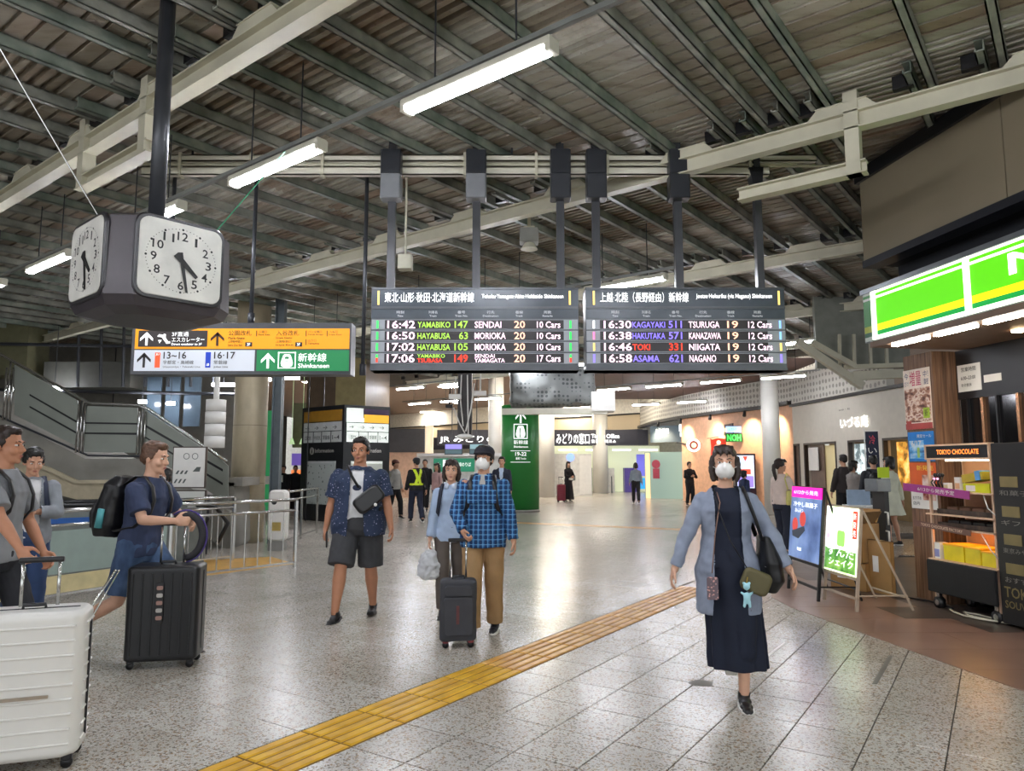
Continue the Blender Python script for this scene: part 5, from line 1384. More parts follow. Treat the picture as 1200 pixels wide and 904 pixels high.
# ---- retail cart
M_PLY = mat('cart_pale_frame', '#d9b79a', .5); M_DKW = streak_mat('dark_crate', [(.3, '#2e241f'), (.5, '#46382f'), (.7, '#5c4a3d')], 5, (3, 1, 1), .6)
ct = shop('display_cart', 'pale framed wheeled snack cart with lit header, shelves and yellow boxes', 'display cart', .1, .66, 0)
CL, CD, CH = .86, .42, 1.72
def cb_(n, m, *a): return MB().bx(*a).build(n, m, ct)
for x in (0, CL):
    for y in (0, CD): cb_('upright', M_PLY, x - .012, x + .012, y - .012, y + .012, .1 if y == 0 else .1, CH if (y or 1) else 1)
cb_('header_board', M_BLKSAT, .0, CL, -.02, .02, CH - .13, CH); 
for z in (CH - .145, CH): cb_('header_rim', M_PLY, -.02, CL + .02, -.03, .03, z, z + .018)
for x in (-.02, CL + .002): cb_('header_rim', M_PLY, x, x + .018, -.03, .03, CH - .14, CH + .01)
MB().text('TOKYO CHOCOLATE', .16, CH - .09, CL - .12, CH - .04, -.025).build('header_lettering', em('orange_letter', '#ff8a3c', 2.0), ct)
cb_('back_panel', mat('cart_inner', '#b98a62', .5), .02, CL - .02, CD - .02, CD - .01, .55, CH - .14)
for z in (1.24, 1.0, .86, .52): cb_('shelf', M_PLY, -.03, CL + .03, -.05, CD, z - .015, z)
cb_('top_strip_lamp', mat('cart_lamp', '#ffe9c8', emit=14), .1, CL - .1, .12, .16, CH - .16, CH - .145); cb_('shelf_strip_lamp', mat('cart_lamp_amber', '#ffc27a', emit=14), .1, CL - .1, .12, .16, .83, .845)
MB().rbox((CL / 2, -.06, .34), (CL + .06, .04, .34), .03, 0).build('bottom_cover', mat('black_cloth', '#1b1b1d', .8, bump=.6), ct)
cb_('bottom_box', M_BLACK, .02, CL - .02, -.02, CD, .2, .5)
MB().tube([(CL - .1, -.02, 1.22), (CL - .0, -.07, 1.1), (CL + .05, -.02, 1.02)], .006, 6).build('cable', M_WHITE, ct, True); MB().tube([(CL - .15, -.03, .84), (CL - .0, -.07, .7), (CL + .03, -.02, .62)], .006, 6).build('cable', M_WHITE, ct, True)
for x in (.04, CL - .04):
    for y in (0.0, CD - .04):
        w = MB().cyl((x, y - .03, .06), (x, y + .03, .06), .06, n=16).build('caster', M_BLACK, ct, True); MB().cyl((x, y - .035, .06), (x, y + .035, .06), .03, n=12).bx(x - .02, x + .02, y - .02, y + .02, .1, .16).build('hub', M_STEEL, w)
def item(name, label, cat, x, y, z, parts, group=None):
    e = shop(name, label, cat, .1 + x, .66 + y, z)
    if group: e['group'] = group
    for n, m, a in parts: MB().bx(*a).build(n, m, e)
    return e
M_YB = mat('yellow_carton', '#e6d21f', .45); M_YL2 = mat('yellow_lid', '#f1b81a', .45)
item('snack_box', 'yellow snack carton at the left of the bottom cart shelf', 'box', .12, .02, .52, [('carton', M_YB, (0, .28, 0, .3, 0, .15)), ('lid', M_YL2, (-.005, .285, -.005, .305, .15, .17))])
item('snack_box', 'yellow snack carton in the middle of the bottom cart shelf', 'box', .42, .02, .52, [('carton', M_YB, (0, .2, 0, .3, 0, .15)), ('lid', M_YL2, (-.005, .205, -.005, .305, .15, .165))])
item('snack_box', 'yellow snack carton at the right of the bottom cart shelf', 'box', .64, .02, .52, [('carton', M_YB, (0, .2, 0, .3, 0, .13)), ('lid', M_YL2, (-.005, .205, -.005, .305, .13, .145))])
item('snack_box', 'small white and blue carton beside the yellow boxes on the bottom shelf', 'box', -.01, .0, .52, [('carton', M_WHITE, (0, .1, 0, .1, 0, .17)), ('print', mat('lav_print', '#8f94c8', .5), (.01, .09, -.004, 0, .02, .1))])
item('gift_box', 'lime yellow gift box on the top cart shelf, under a tilted one', 'box', .42, .05, 1.24, [('carton', mat('lime_box', '#c9cf22', .5), (0, .34, 0, .22, 0, .09)), ('white_label', M_WHITE, (.04, .16, -.004, 0, .01, .07))])
o = item('gift_box', 'tilted pale gold gift box with a blue ribbon, topmost on the cart', 'box', .40, .06, 1.335, [('carton', mat('gold_box', '#c8b23a', .5), (0, .28, 0, .2, 0, .08)), ('ribbon', mat('blue_ribbon', '#62a7e0', .5), (.19, .25, -.01, .21, .0, .095))]); o.rotation_euler = (0, R(-8), FA)
item('white_pack', 'white upright pack left of the lime gift box', 'box', .30, .05, 1.24, [('carton', M_WHITE, (0, .08, 0, .06, 0, .15)), ('print', mat('peach_print', '#e0b48a', .5), (.01, .07, -.004, 0, .03, .09))])
item('white_pack', 'small white pack at the front left of the top cart shelf', 'box', .20, .0, 1.24, [('carton', M_WHITE, (0, .07, 0, .05, 0, .09)), ('print', mat('pale_gold_print', '#d8cf9a', .5), (.01, .06, -.004, 0, .02, .07))])
e = item('figurine_stand', 'black wire display stand with small pink glints on the top shelf', 'display stand', .02, .0, 1.24, [('base', M_BLACK, (0, .17, 0, .12, 0, .02))])
for k in range(4): MB().tube([(.02 + .04 * k, .03, .02), (.0 + .05 * k, .0, .09), (.03 + .035 * k, .04, .16)], .008, 6).ell((.03 + .035 * k, .03, .17), .022, 8, 6).build('stalk', M_BLKSAT, e, True)
MB().ell((.05, 0, .13), .012, 8, 6).ell((.1, 0, .13), .012, 8, 6).build('glint', em('pink_glint', '#ffb0e0', 1.5), e)
for r, (z, n, l) in enumerate(((1.0, 4, 'upper'), (.86, 4, 'lower'))):
    e = item('snack_tray', 'dark wooden tray of wrapped snacks on the %s middle shelf of the cart' % l, 'tray', .06, .02, z, [('tray_rim', M_DKW, (0, .76, 0, .02, 0, .05)), ('tray_rim', M_DKW, (0, .76, .3, .32, 0, .05)), ('tray_rim', M_DKW, (0, .02, 0, .32, 0, .05)), ('tray_rim', M_DKW, (.74, .76, 0, .32, 0, .05)), ('tray_floor', M_DKW, (0, .76, 0, .32, 0, .01))])
    for k in range(n):
        o = MB().rbox((0, 0, .035), (.155, .2, .06), .02, 1).build('snack_pack', [mat('brown_pack', '#7a5a44', .5), mat('black_pack', '#2c2a29', .4)][r], None, False, FO + FX * (.1 + .06 + .12 + k * .175) + FYv * (.66 + .2) + Vector((0, 0, z + .012)))
        o.rotation_euler = (0, 0, FA); tag(o, 'wrapped %s snack, %s from the left in the %s tray of the cart' % (['brown', 'black'][r], ['first', 'second', 'third', 'fourth'][k], l), 'snack', '%s tray snacks' % l)
o = MB().bx(-.36, .62, 0, .006, 0, .085).build('shelf_banner', mat('banner_magenta', '#a03a86', .5), None, False, FO + FX * .12 + FYv * .585 + Vector((0, 0, 1.21))); o.rotation_euler = (0, R(3.5), FA); tag(o, 'magenta price banner clipped along the top cart shelf', 'banner')
MB().text('6/13から発売予定', -.12, .02, .42, .065, -.003).build('lettering', M_WHITE, o)
o = MB().bx(-.22, .60, 0, .006, 0, .06).build('shelf_banner', mat('banner_brown', '#6a4a40', .5), None, False, FO + FX * .12 + FYv * .585 + Vector((0, 0, .84))); o.rotation_euler = (0, R(3), FA); tag(o, 'brown lettered banner along the lower cart shelf', 'banner')
MB().text('TOKYO CHOCOLATE FACTORY', -.1, .015, .5, .045, -.003).build('lettering', mat('beige_ink', '#d8b8a0', .5), o)
# tall black menu panel to the right of the cart
mp_ = shop('menu_panel', 'tall black panel with gold lettering right of the snack cart', 'panel', 1.0, .62, 0)
MB().rbox((.45, .2, .88), (.9, .4, 1.7), .02, 2).build('body', mat('panel_black', '#19181a', .5), mp_)
M_GOLD = mat('dull_gold', '#7d7048', .5)
for k, z in enumerate((1.36, 1.08, .82, .55)): MB().bx(.1, .3, -.006, 0, z - .05, z + .05).build('gold_print', M_GOLD, mp_); MB().text(['和菓子', 'ギフト', '東京みやげ', 'おすすめ'][k], .08, z - .13, .42, z - .08, -.004).build('lettering', mat('dim_white_ink', '#7d7a74', .5), mp_)
MB().text('TOKYO', .06, .28, .5, .38, -.004).text('SOUVENIR', .06, .18, .5, .25, -.004).build('lettering', M_GOLD, mp_)
o = MB().tube([(0, 0, .02), (.12, -.06, .02), (.3, -.1, .02), (.5, -.06, .02), (.62, .02, .02), (.5, .08, .02), (.3, .08, .02), (.15, .03, .02), (.3, -.04, .02), (.55, -.0, .02), (.7, .05, .02)], .009, 6).build('power_cable', M_LBOX, None, True, FO + FX * .33 + FYv * .62 + Vector((0, 0, .004))); o.rotation_euler = (0, 0, FA); tag(o, 'coiled pale power cable on the floor under the cart', 'cable')
o = MB().tube([(0, 0, .012), (.3, -.1, .012), (.7, .06, .012), (1.1, .02, .012)], .01, 6).build('power_cable', M_BLACK, None, True, FO + FX * -.85 + FYv * .7 + Vector((0, 0, .004))); o.rotation_euler = (0, 0, FA); tag(o, 'black power cable on the floor between boards and cart', 'cable')

# ---- A-frame boards
def aboard(name, pl_, pr_, zt, zb, label, fm, w=.03, lean=.10, back=.5, rear=True, panel=None):
    pl_, pr_ = Vector(pl_), Vector(pr_); d = pr_ - pl_; Lw = d.length
    e = empty(name, (pl_.x, pl_.y, 0), math.atan2(d.y, d.x), label, 'signboard')
    RX = Matrix.Rotation(-lean, 4, 'X')       # leans away from the viewer
    def fb(n, m, *a): return MB().bx(*a).tf(RX).build(n, m, e)
    fb('leg', fm, 0, w, 0, .03, 0, zt); fb('leg', fm, Lw - w, Lw, 0, .03, 0, zt)
    fb('cross_bar', fm, 0, Lw, 0, .03, zt - w, zt); fb('cross_bar', fm, 0, Lw, 0, .03, zb - w, zb); fb('cross_bar', fm, 0, Lw, .0, .03, .12, .12 + w)
    ty = math.sin(lean) * zt; tz = math.cos(lean) * zt
    if rear:
        for x in (.01, Lw - .01): MB().cyl((x, ty + .03, tz - .04), (x, back, .012), .013, n=8).build('rear_leg', fm, e)
        MB().cyl((.01, back - .04, .13), (Lw - .01, back - .04, .13), .011, n=8).build('rear_bar', fm, e)
        MB().cyl((Lw - .01, .03, .16), (Lw - .01, back - .05, .16), .009, n=8).build('side_stay', fm, e)
    return e, Lw, RX
M_PW = mat('pale_wood_frame', '#b9a894', .5)
E1, lw, RX = aboard('led_signboard', G(964, 703), G(1003, 718), 1.08, .34, 'glowing pale green dessert drink board on a pale wooden stand', M_PW, .025, .1, .62)
M_LEDP = streak_mat('led_poster', [(.3, '#c4e6a0'), (.42, '#e6f7cf'), (.52, '#fbfff0'), (.8, '#ffffff')], 3.2, (1, 1, 1.3), .4, emit=1.5)
MB().bx(.02, lw - .02, -.012, .0, .35, 1.06).tf(RX).build('lit_panel', M_LEDP, E1)
MB().bx(lw - .11, lw - .025, -.016, -.012, .74, 1.03).tf(RX).build('red_strip', em('led_red', '#e2452c', 1.2), E1)
MB().text('新', lw - .10, .94, lw - .04, 1.01, -.018).text('発', lw - .10, .85, lw - .04, .92, -.018).text('売', lw - .10, .76, lw - .04, .83, -.018).tf(RX).build('strip_lettering', L_WHITE, E1)
MB().text('ずんだ', .09, .52, lw - .05, .62, -.018).text('シェイク', .13, .42, lw - .07, .50, -.018).tf(RX).build('lettering', L_WHITE, E1)
MB().bx(.03, lw - .03, -.015, -.012, .37, .60).tf(RX).build('green_base', streak_mat('led_green_base', [(.35, '#2f7a2a'), (.5, '#6fb04a'), (.7, '#a9d86a')], 6, (1, 1, 1), .4, emit=.8), E1)
MB().rbox((lw * .52, -.016, .72), (.16, .006, .17), .03, 1).tf(RX).build('cup_print', em('led_cup', '#9bd86a', 1.0), E1); MB().ring(.09, .73, 0, .04, -.017, 12).tf(RX).build('petal_print', em('led_pink', '#f7c3c8', 1.2), E1)
E2, lw2, RX = aboard('chalk_signboard', G(922, 690), G(958, 706), 1.27, .40, 'black framed lit board with magenta header and blue-grey dessert picture', M_BLACK, .03, .1, .5, True)
MB().bx(.02, lw2 - .02, -.012, 0, .41, 1.13).tf(RX).build('lit_panel', streak_mat('blue_poster', [(.3, '#3f5688'), (.5, '#6f88b8'), (.7, '#93a9cf')], 2, (1, 1, 1), .4, emit=.8), E2)
MB().bx(.02, lw2 - .02, -.014, 0, 1.13, 1.26).tf(RX).build('header', em('magenta_header', '#e21aa8', 1.2), E2)
MB().text('6/13から発売', .1, 1.17, lw2 - .1, 1.22, -.018).tf(RX).build('header_lettering', L_WHITE, E2)
g = MB()
for (x, z, r) in ((.18, .80, .085), (.40, .88, .09), (.33, .72, .05)): g.ring(x, z, 0, r, -.0145, 18)
g.tf(RX).build('cherry_print', em('cherry_red', '#c8443c', .9), E2); MB().slab([(.1, .72), (.45, .80), (.48, .75), (.3, .64), (.12, .66)], -.0155, -.0135).tf(RX).build('plate_print', em('plate_dark', '#39404e', .5), E2)
MB().text('冷やし和菓子', .1, 1.02, lw2 - .1, 1.08, -.015).text('あんみつ', .16, .95, .40, 1.0, -.015).text('¥480', .28, .5, .4, .54, -.015).tf(RX).build('lettering', L_WHITE, E2)
# cardboard boxes behind
M_CARD = mat('cardboard', '#a9824f', .7, var=.1); M_CARD2 = mat('cardboard_dark', '#8a6a42', .7)
def carton(x, y, rz, dx, dy, dz, label, flaps=False, z=0.0045):
    e = empty('cardboard_box', (x, y, z), rz, label, 'box')
    t = .008; MB().bx(-dx / 2, dx / 2, -dy / 2, -dy / 2 + t, 0, dz).bx(-dx / 2, dx / 2, dy / 2 - t, dy / 2, 0, dz).bx(-dx / 2, -dx / 2 + t, -dy / 2, dy / 2, 0, dz).bx(dx / 2 - t, dx / 2, -dy / 2, dy / 2, 0, dz).bx(-dx / 2, dx / 2, -dy / 2, dy / 2, 0, t).build('carton', M_CARD, e)
    if flaps:
        for q in (-1, 1): MB().box((0, 0, dy * .25), (dx, t, dy * .5), (R(-28 * q), 0, 0)).tf(Matrix.Translation((0, q * dy / 2, dz))).build('flap', M_CARD, e); MB().box((0, 0, dy * .22), (t, dy, dy * .45), (0, R(30 * q), 0)).tf(Matrix.Translation((q * dx / 2, 0, dz))).build('flap', M_CARD2, e)
    else: MB().bx(-dx / 2, dx / 2, -dy / 2, dy / 2, dz - t, dz).build('flap', M_CARD2, e); MB().bx(-.04, .04, -dy / 2 - .002, dy / 2, dz, dz + .002).build('tape', mat('tape', '#c9a878', .3), e)
    MB().bx(-dx * .3, -dx * .05, -dy / 2 - .003, -dy / 2, dz * .4, dz * .7).build('white_label', M_WHITE, e)
    return e
carton(4.28, 9.2, R(-60), .42, .36, .46, 'open cardboard box on top of the pile behind the lit board', True, .34)
carton(4.28, 9.2, R(-55), .46, .40, .33, 'closed cardboard box under the open one behind the lit board')
carton(4.38, 8.78, R(-75), .36, .05, .62, 'flattened upright cardboard box leaning by the wood pillar')
carton(4.5, 9.45, R(-65), .34, .3, .55, 'taller cardboard box at the back beside the wood pillar')
# narrow dark umbrella rack
ur = empty('umbrella_rack', (4.62, 9.25, 0.0045), FA, 'narrow dark rack post with white hooks and a clear box, left of the wood pillar', 'rack')
MB().bx(-.12, .12, 0, .06, 0, 1.2).build('post', mat('rack_dark', '#33312f', .5), ur); MB().rbox((0, 0, 1.26), (.26, .2, .16), .02).build('clear_box', mat('clear_box', '#8f9496', .15, alpha=.7), ur)
for z in (.5, .75, .98): MB().tube([(-.12, 0, z), (-.2, -.02, z), (-.2, -.02, z - .12), (-.15, -.02, z - .16)], .012, 6).build('hook', M_WHITE, ur, True); MB().tube([(.12, 0, z - .05), (.2, -.02, z - .05), (.2, -.02, z - .2)], .012, 6).build('hook', M_WHITE, ur, True)
o = MB().bx(-.07, .07, -.02, 0, 0, .13).build('price_card', mat('card_lime', '#b6d22a', .5), None, False, (4.62, 9.1, 1.36)); tag(o, 'lime green card standing on the umbrella rack', 'card')

# nobori banner, pale case and folding stand further back
nbn = empty('nobori_banner', (P(1026, 600, 15.8).x, 15.8, 0), R(-20), 'tall navy cloth banner with red and white characters before the beige shop', 'banner')
z0, z1 = P(1026, 548, 15.8).z, P(1026, 506, 15.8).z
MB().bx(-.12, .13, -.006, .006, z0, z1).build('cloth', mat('navy_cloth', '#20253a', .7), nbn); MB().cyl((-.14, 0, .03), (-.14, 0, z1 + .08), .012, n=8).cyl((-.14, 0, z1 + .02), (.14, 0, z1 + .02), .008, n=6).build('pole', M_WHITE, nbn); MB().cyl((-.14, 0, 0), (-.14, 0, .05), .18, n=16).build('base', M_GREYW, nbn)
MB().text('い', -.08, z0 + .3, .09, z0 + .42, -.01).text('で', -.08, z0 + .14, .09, z0 + .26, -.01).build('white_characters', M_WHITE, nbn); MB().text('冷', -.05, z1 - .28, .07, z1 - .08, -.01).build('red_character', mat('nobori_red', '#d04a5a', .5), nbn)
pc = empty('display_case', (P(1007, 600, 13.6).x, 13.6, 0), R(-10), 'pale blue board standing on a white box behind the boards', 'display')
MB().bx(-.2, .2, -.01, .03, .78, 1.06).build('blue_board', mat('pale_blue_board', '#9fb4cc', .5), pc); MB().rbox((0, 0, .39), (.5, .4, .78), .02).build('white_box', M_WHITE, pc)

# ================================================================ PEOPLE
M_SKIN = mat('skin', '#c9987c', .55, var=.05, scale=14); M_SKIN2 = mat('skin_fair', '#d8a98e', .55, var=.05, scale=14); M_SKIN3 = mat('skin_tan', '#bd8566', .55, var=.05, scale=14)
M_LIP = mat('lips', '#a8655a', .5); M_EYEW = mat('eye_white', '#e9e6e0', .3); M_IRIS = mat('iris_dark', '#1d1410', .2)
M_HB = mat('hair_black', '#16130f', .45, var=.3, scale=40, bump=.6); M_HBR = mat('hair_brown', '#5e4230', .5, var=.3, scale=40, bump=.6); M_HDB = mat('hair_dark_brown', '#2b1e18', .45, var=.3, scale=40, bump=.6)
M_SOLE = mat('rubber_sole', '#d7d5d0', .6)
def ik(a, b, l1, l2, pole):
    a, b = Vector(a), Vector(b); d = b - a; L = d.length
    if L > (l1 + l2) * .998: b = a + d * ((l1 + l2) * .998 / L); d = b - a; L = d.length
    x = (l1 * l1 - l2 * l2 + L * L) / (2 * L); h = math.sqrt(max(0, l1 * l1 - x * x))
    u = d / L; p = Vector(pole); p = (p - u * p.dot(u))
    p = p.normalized() if p.length > 1e-5 else Vector((0, 1, 0))
    return a + u * x + p * h, b
class Person:
    def __init__(s, label, loc, yaw, h=1.7, w=1.0, fem=False, lean=0, turn=0, head=(0, 0), feet=((-.1, .1, 0, 0), (.1, -.1, 0, 0)), hands=None, poles=None,
                 vox=.009, skin=None, belly=0.0, curl=(35, 35), group=None, drop=None, knees=None):
        s.root = empty('person', loc, yaw, label, 'person', group); s.s = h / 1.75; s.vox = vox; s.w = w; s.fem = fem; s.belly = belly; s.skin = skin or M_SKIN
        S = s.s; s.n = hash(label) % 97 / 10.0 if False else (len(label) * 7 % 23) / 3.0
        f = [Vector(q[:3]) for q in feet]
        hipw = .092 * (1.0 if not fem else .98) * (.5 + .5 * w)
        # pelvis height so the longest leg just reaches its ankle
        cx = (f[0].x + f[1].x) / 2; cy = (f[0].y + f[1].y) / 2
        if drop is not None: pz = drop
        else:
            pz = .97
            for i, sg_ in ((0, -1), (1, 1)):
                dx = f[i].x - (sg_ * hipw); dy = f[i].y; L = .865
                pz = min(pz, f[i].z + .085 + math.sqrt(max(.2, L * L - dx * dx - dy * dy)) + .03)
        s.pel = Vector((0, 0, pz)); lr = R(lean); tr = R(turn)
        def T(p):
            q = Vector(p) - Vector((0, 0, .95)); k = max(0, min(1, q.z / .3))
            q = Matrix.Rotation(-lr, 3, 'X') @ q if q.z > 0 else q
            q = Matrix.Rotation(tr * k, 3, 'Z') @ q
            return q + s.pel + Vector((0, 0, 0))
        s.T = T
        sw = (.178 if not fem else .155) * w ** .6
        s.sh = [T((-sw, 0, 1.372)), T((sw, 0, 1.372))]
        s.hip = [s.pel + Vector((-hipw, 0, -.03)), s.pel + Vector((hipw, 0, -.03))]
        s.an = [f[i] + Vector((0, -.03, .085)) for i in (0, 1)]
        s.kn = [None, None]; s.el = [None, None]; s.wr = [None, None]
        for i in (0, 1):
            kp = (0, 1, 0) if knees is None else knees[i]
            s.kn[i], s.an[i] = ik(s.hip[i], s.an[i], .435, .43, kp)
        if hands is None: hands = ((-.27, .12, .80), (.27, -.08, .80))
        for i in (0, 1):
            pole = (poles[i] if poles else ((-.5 if i == 0 else .5), -1, -.2))
            s.el[i], s.wr[i] = ik(s.sh[i], hands[i], .275, .245, pole)
        s.footpitch = [feet[0][3], feet[1][3]]
        s.foottoe = [feet[0][4] if len(feet[0]) > 4 else -6, feet[1][4] if len(feet[1]) > 4 else 6]
        # head matrix
        hp = T((0, 0.008, 1.447)); s.HM = Matrix.Translation(hp) @ Matrix.Rotation(tr * .5, 4, 'Z') @ Matrix.Rotation(R(head[0]), 4, 'Z') @ Matrix.Rotation(R(head[1]) - lr * .4, 4, 'X') @ Matrix.Scale(1.06, 4)
        s.curl = curl
    def H(s, p): return s.HM @ Vector((p[0], p[1] + .012, p[2] + .165))     # head coordinates: origin between the eyes
    def rings(s, inf, z0, z1, extra=0.0):
        w = s.w; b = s.belly
        R0 = [(.80, .150, .105), (.88, .165, .115), (.95, .165, .115), (1.03, .148, .105), (1.12, .140, .100), (1.22, .150, .108), (1.32, .163, .112), (1.375, .155, .098), (1.42, .115, .080), (1.46, .070, .062), (1.50, .058, .056)]
        if s.fem: R0 = [(.80, .160, .110), (.88, .170, .118), (.95, .160, .110), (1.03, .135, .095), (1.12, .122, .088), (1.22, .132, .100), (1.30, .145, .118), (1.37, .134, .095), (1.415, .098, .072), (1.455, .060, .052), (1.50, .05, .05)]
        zs = sorted(set([z0] + [q[0] for q in R0 if z0 < q[0] < z1] + [z1])); out = []
        for z in zs:
            for k in range(len(R0) - 1):
                if R0[k][0] <= z <= R0[k + 1][0] or k == len(R0) - 2 or z < R0[0][0]:
                    t = max(0, min(1, (z - R0[k][0]) / (R0[k + 1][0] - R0[k][0]))); rx = R0[k][1] * (1 - t) + R0[k + 1][1] * t; ry = R0[k][2] * (1 - t) + R0[k + 1][2] * t; break
            ww = 1 + (w - 1) * (1 if z < 1.42 else .3)
            bb = b * math.exp(-((z - 1.08) / .14) ** 2)
            inn = inf * (1 if z < 1.36 else .75)
            out.append((0, bb * .5, z, rx * ww + inn + bb * .4, ry * ww + inn + bb * .5 + extra))
        return out
    def sc(s, m): m.v = [q * s.s for q in m.v]; return m
    def rm(s, m, name, mt, parent=None, vox=None, **k):
        return remesh(s.sc(m), name, mt, parent or s.root, (vox or s.vox), seed=s.n, **k)
    def hand(s, m, i):
        wr, el = s.wr[i], s.el[i]; d = (wr - el).normalized(); sg_ = -1 if i == 0 else 1
        # palm faces the body; thumb forward
        n = Vector((-sg_, 0, 0)); n = (n - d * n.dot(d)).normalized(); t = d.cross(n) * (1 if True else 1)
        fwd = Vector((0, 1, .2)); t = fwd - d * fwd.dot(d) - n * fwd.dot(n); t = t.normalized() if t.length > .1 else d.cross(n)
        c = wr + d * .05
        mt3 = Matrix((t, n, d)).transposed()
        m.ell(c, (.040, .016, .052), 12, 8, mt3); m.limb([wr - d * .02, wr + d * .02], [.026, .027], 10)
        ln = [.070, .080, .075, .058]; cu = s.curl[i]
        for k in range(4):
            o = .029 - .0195 * k; p = wr + d * (.088 - .004 * abs(k - 1)) + t * o; a = R(cu * .6); pts = [p - d * .02]; dd = d
            q = p; pts.append(q); spread = t * (.10 - .067 * k)
            for j, fr in enumerate((.42, .33, .25)):
                dd = (d * math.cos(a) + n * math.sin(a) + spread * .4).normalized(); q = q + dd * ln[k] * fr; pts.append(q); a += R(cu)
            m.limb(pts, [.0095, .0092, .0086, .008, .0072], 8)
        b0 = wr + d * .028 + t * .028; b1 = b0 + (d * .6 + t * .75 + n * .25).normalized() * .035; b2 = b1 + (d * .85 + t * .3 + n * .35).normalized() * .032; b3 = b2 + (d * .9 + n * .4).normalized() * .024
        m.limb([b0, b1, b2, b3], [.014, .012, .0105, .009], 8)
        return c, d, n, t
    def body(s, fine=True, legs=True):
        m = MB(); m.loft(s.rings(-.006, .87, 1.50), 20, 2.2, T=s.T)
        k = .9 if s.fem else 1.0; w = .5 + .5 * s.w
        nb = s.T((0, 0, 1.43)); m.limb([nb, s.H((0, -.02, -.09)), s.H((0, -.02, -.02))], [.058 * k * w, .053 * k * w, .06], 14)
        for i in (0, 1):
            m.limb([s.sh[i], s.sh[i].lerp(s.el[i], .4), s.el[i]], [.054 * k * w, .048 * k * w, .038 * k * w], 14)
            m.limb([s.el[i], s.el[i].lerp(s.wr[i], .3), s.wr[i]], [.038 * k * w, .040 * k * w, .025 * k], 14)
            s.hand(m, i)
            if legs:
                m.limb([s.hip[i], s.hip[i].lerp(s.kn[i], .35), s.kn[i]], [.088 * w, .080 * w, .054 * w], 14)
                cb2 = s.kn[i].lerp(s.an[i], .32) + Vector((0, -.012, 0))
                m.limb([s.kn[i], cb2, s.kn[i].lerp(s.an[i], .75), s.an[i]], [.052 * w, .057 * w, .038 * w, .035], 14)
        # head
        def e(c, r): m.ell(s.H(c), r, 16, 10, s.HM.to_3x3())
        e((0, -.022, .035), (.075, .092, .083)); e((0, .010, -.030), (.060, .068, .078)); e((0, .024, -.082), (.044, .046, .034)); e((0, .060, -.100), (.020, .018, .016))
        for q in (-1, 1): e((q * .036, .050, -.035), (.024, .024, .026)); e((q * .077, -.018, -.012), (.010, .019, .030)); e((q * .030, .072, .022), (.022, .011, .008))
        m.limb([s.H((0, .074, .008)), s.H((0, .096, -.032))], [.008, .0125], 8); e((0, .085, -.038), (.016, .011, .008))
        e((0, .072, -.064), (.022, .010, .007)); e((0, .070, -.074), (.019, .010, .007))
        s.bo = s.rm(m, 'body', s.skin, sm=2)
        H3 = s.HM.to_3x3()
        g = MB()
        for q in (-1, 1):
            g = MB(); g.ell(s.H((q * .031, .066, 0)), (.0125, .0115, .0062), 10, 8, H3); o = s.sc(g).build('eye', M_EYEW, s.root, True)
            g = MB(); g.ell(s.H((q * .031, .0765, 0)), (.0058, .003, .0056), 8, 6, H3); s.sc(g).build('iris', M_IRIS, o, True)
            g = MB(); g.limb([s.H((q * .016, .082, .020)), s.H((q * .034, .081, .025)), s.H((q * .048, .070, .020))], [.0032, .0036, .0025], 6); s.sc(g).build('eyebrow', M_HDB, s.root, True)
        g = MB(); g.ell(s.H((0, .0815, -.0645)), (.021, .0045, .0038), 10, 6, H3).ell(s.H((0, .079, -.072)), (.018, .005, .004), 10, 6, H3); s.sc(g).build('mouth', M_LIP, s.root, True)
        return s
    def hair(s, kind='short', mt=None, vol=1.0):
        m = MB(); mt = mt or M_HB; H3 = s.HM.to_3x3()
        def e(c, r): m.ell(s.H(c), tuple(q * vol for q in r), 16, 10, H3)
        e((0, -.034, .050), (.083, .094, .082)); e((0, .022, .088), (.064, .050, .034)); e((0, -.080, -.005), (.066, .040, .060))
        for q in (-1, 1): e((q * .070, -.030, .018), (.018, .048, .048))
        if kind == 'fringe':
            for q in (-.045, -.015, .015, .045): m.limb([s.H((q, .045, .1)), s.H((q * 1.1, .082, .055)), s.H((q * 1.2, .086, .032))], [.02, .013, .006], 8)
        if kind in ('bob', 'long', 'pony'):
            for q in (-.045, -.015, .02, .05): m.limb([s.H((q, .04, .1)), s.H((q * 1.1, .078, .06)), s.H((q * 1.3, .082, .036))], [.02, .012, .006], 8)
        if kind == 'bob':
            for q in (-1, 1): m.limb([s.H((q * .075, -.02, .03)), s.H((q * .084, -.015, -.05)), s.H((q * .074, -.005, -.11))], [.026, .026, .018], 10)
            e((0, -.078, -.06), (.078, .04, .07))
        if kind == 'long':
            for q in (-1, 1): m.limb([s.H((q * .075, -.02, .03)), s.H((q * .088, -.02, -.07)), s.H((q * .09, .0, -.18)), s.H((q * .085, .01, -.26))], [.026, .028, .026, .015], 10)
            m.limb([s.H((0, -.08, 0)), s.H((0, -.10, -.1)), s.H((0, -.11, -.25))], [.07, .065, .05], 12)
        if kind == 'pony':
            m.limb([s.H((0, -.11, .03)), s.H((0, -.15, .0)), s.H((0, -.155, -.09)), s.H((.01, -.14, -.2)), s.H((.015, -.13, -.29))], [.03, .032, .036, .03, .012], 12)
        if kind == 'cap':
            pass
        s.rm(m, 'hair', mt, sm=2, wr=.006, wsc=38.0)
        return s
    def cap(s, mt, brim=True):
        m = MB(); H3 = s.HM.to_3x3(); m.ell(s.H((0, -.02, .062)), (.094, .108, .070), 20, 10, H3)
        if brim: m.ell(s.H((0, .05, .040)), (.088, .075, .012), 18, 8, H3)
        s.rm(m, 'cap', mt, sm=1); return s
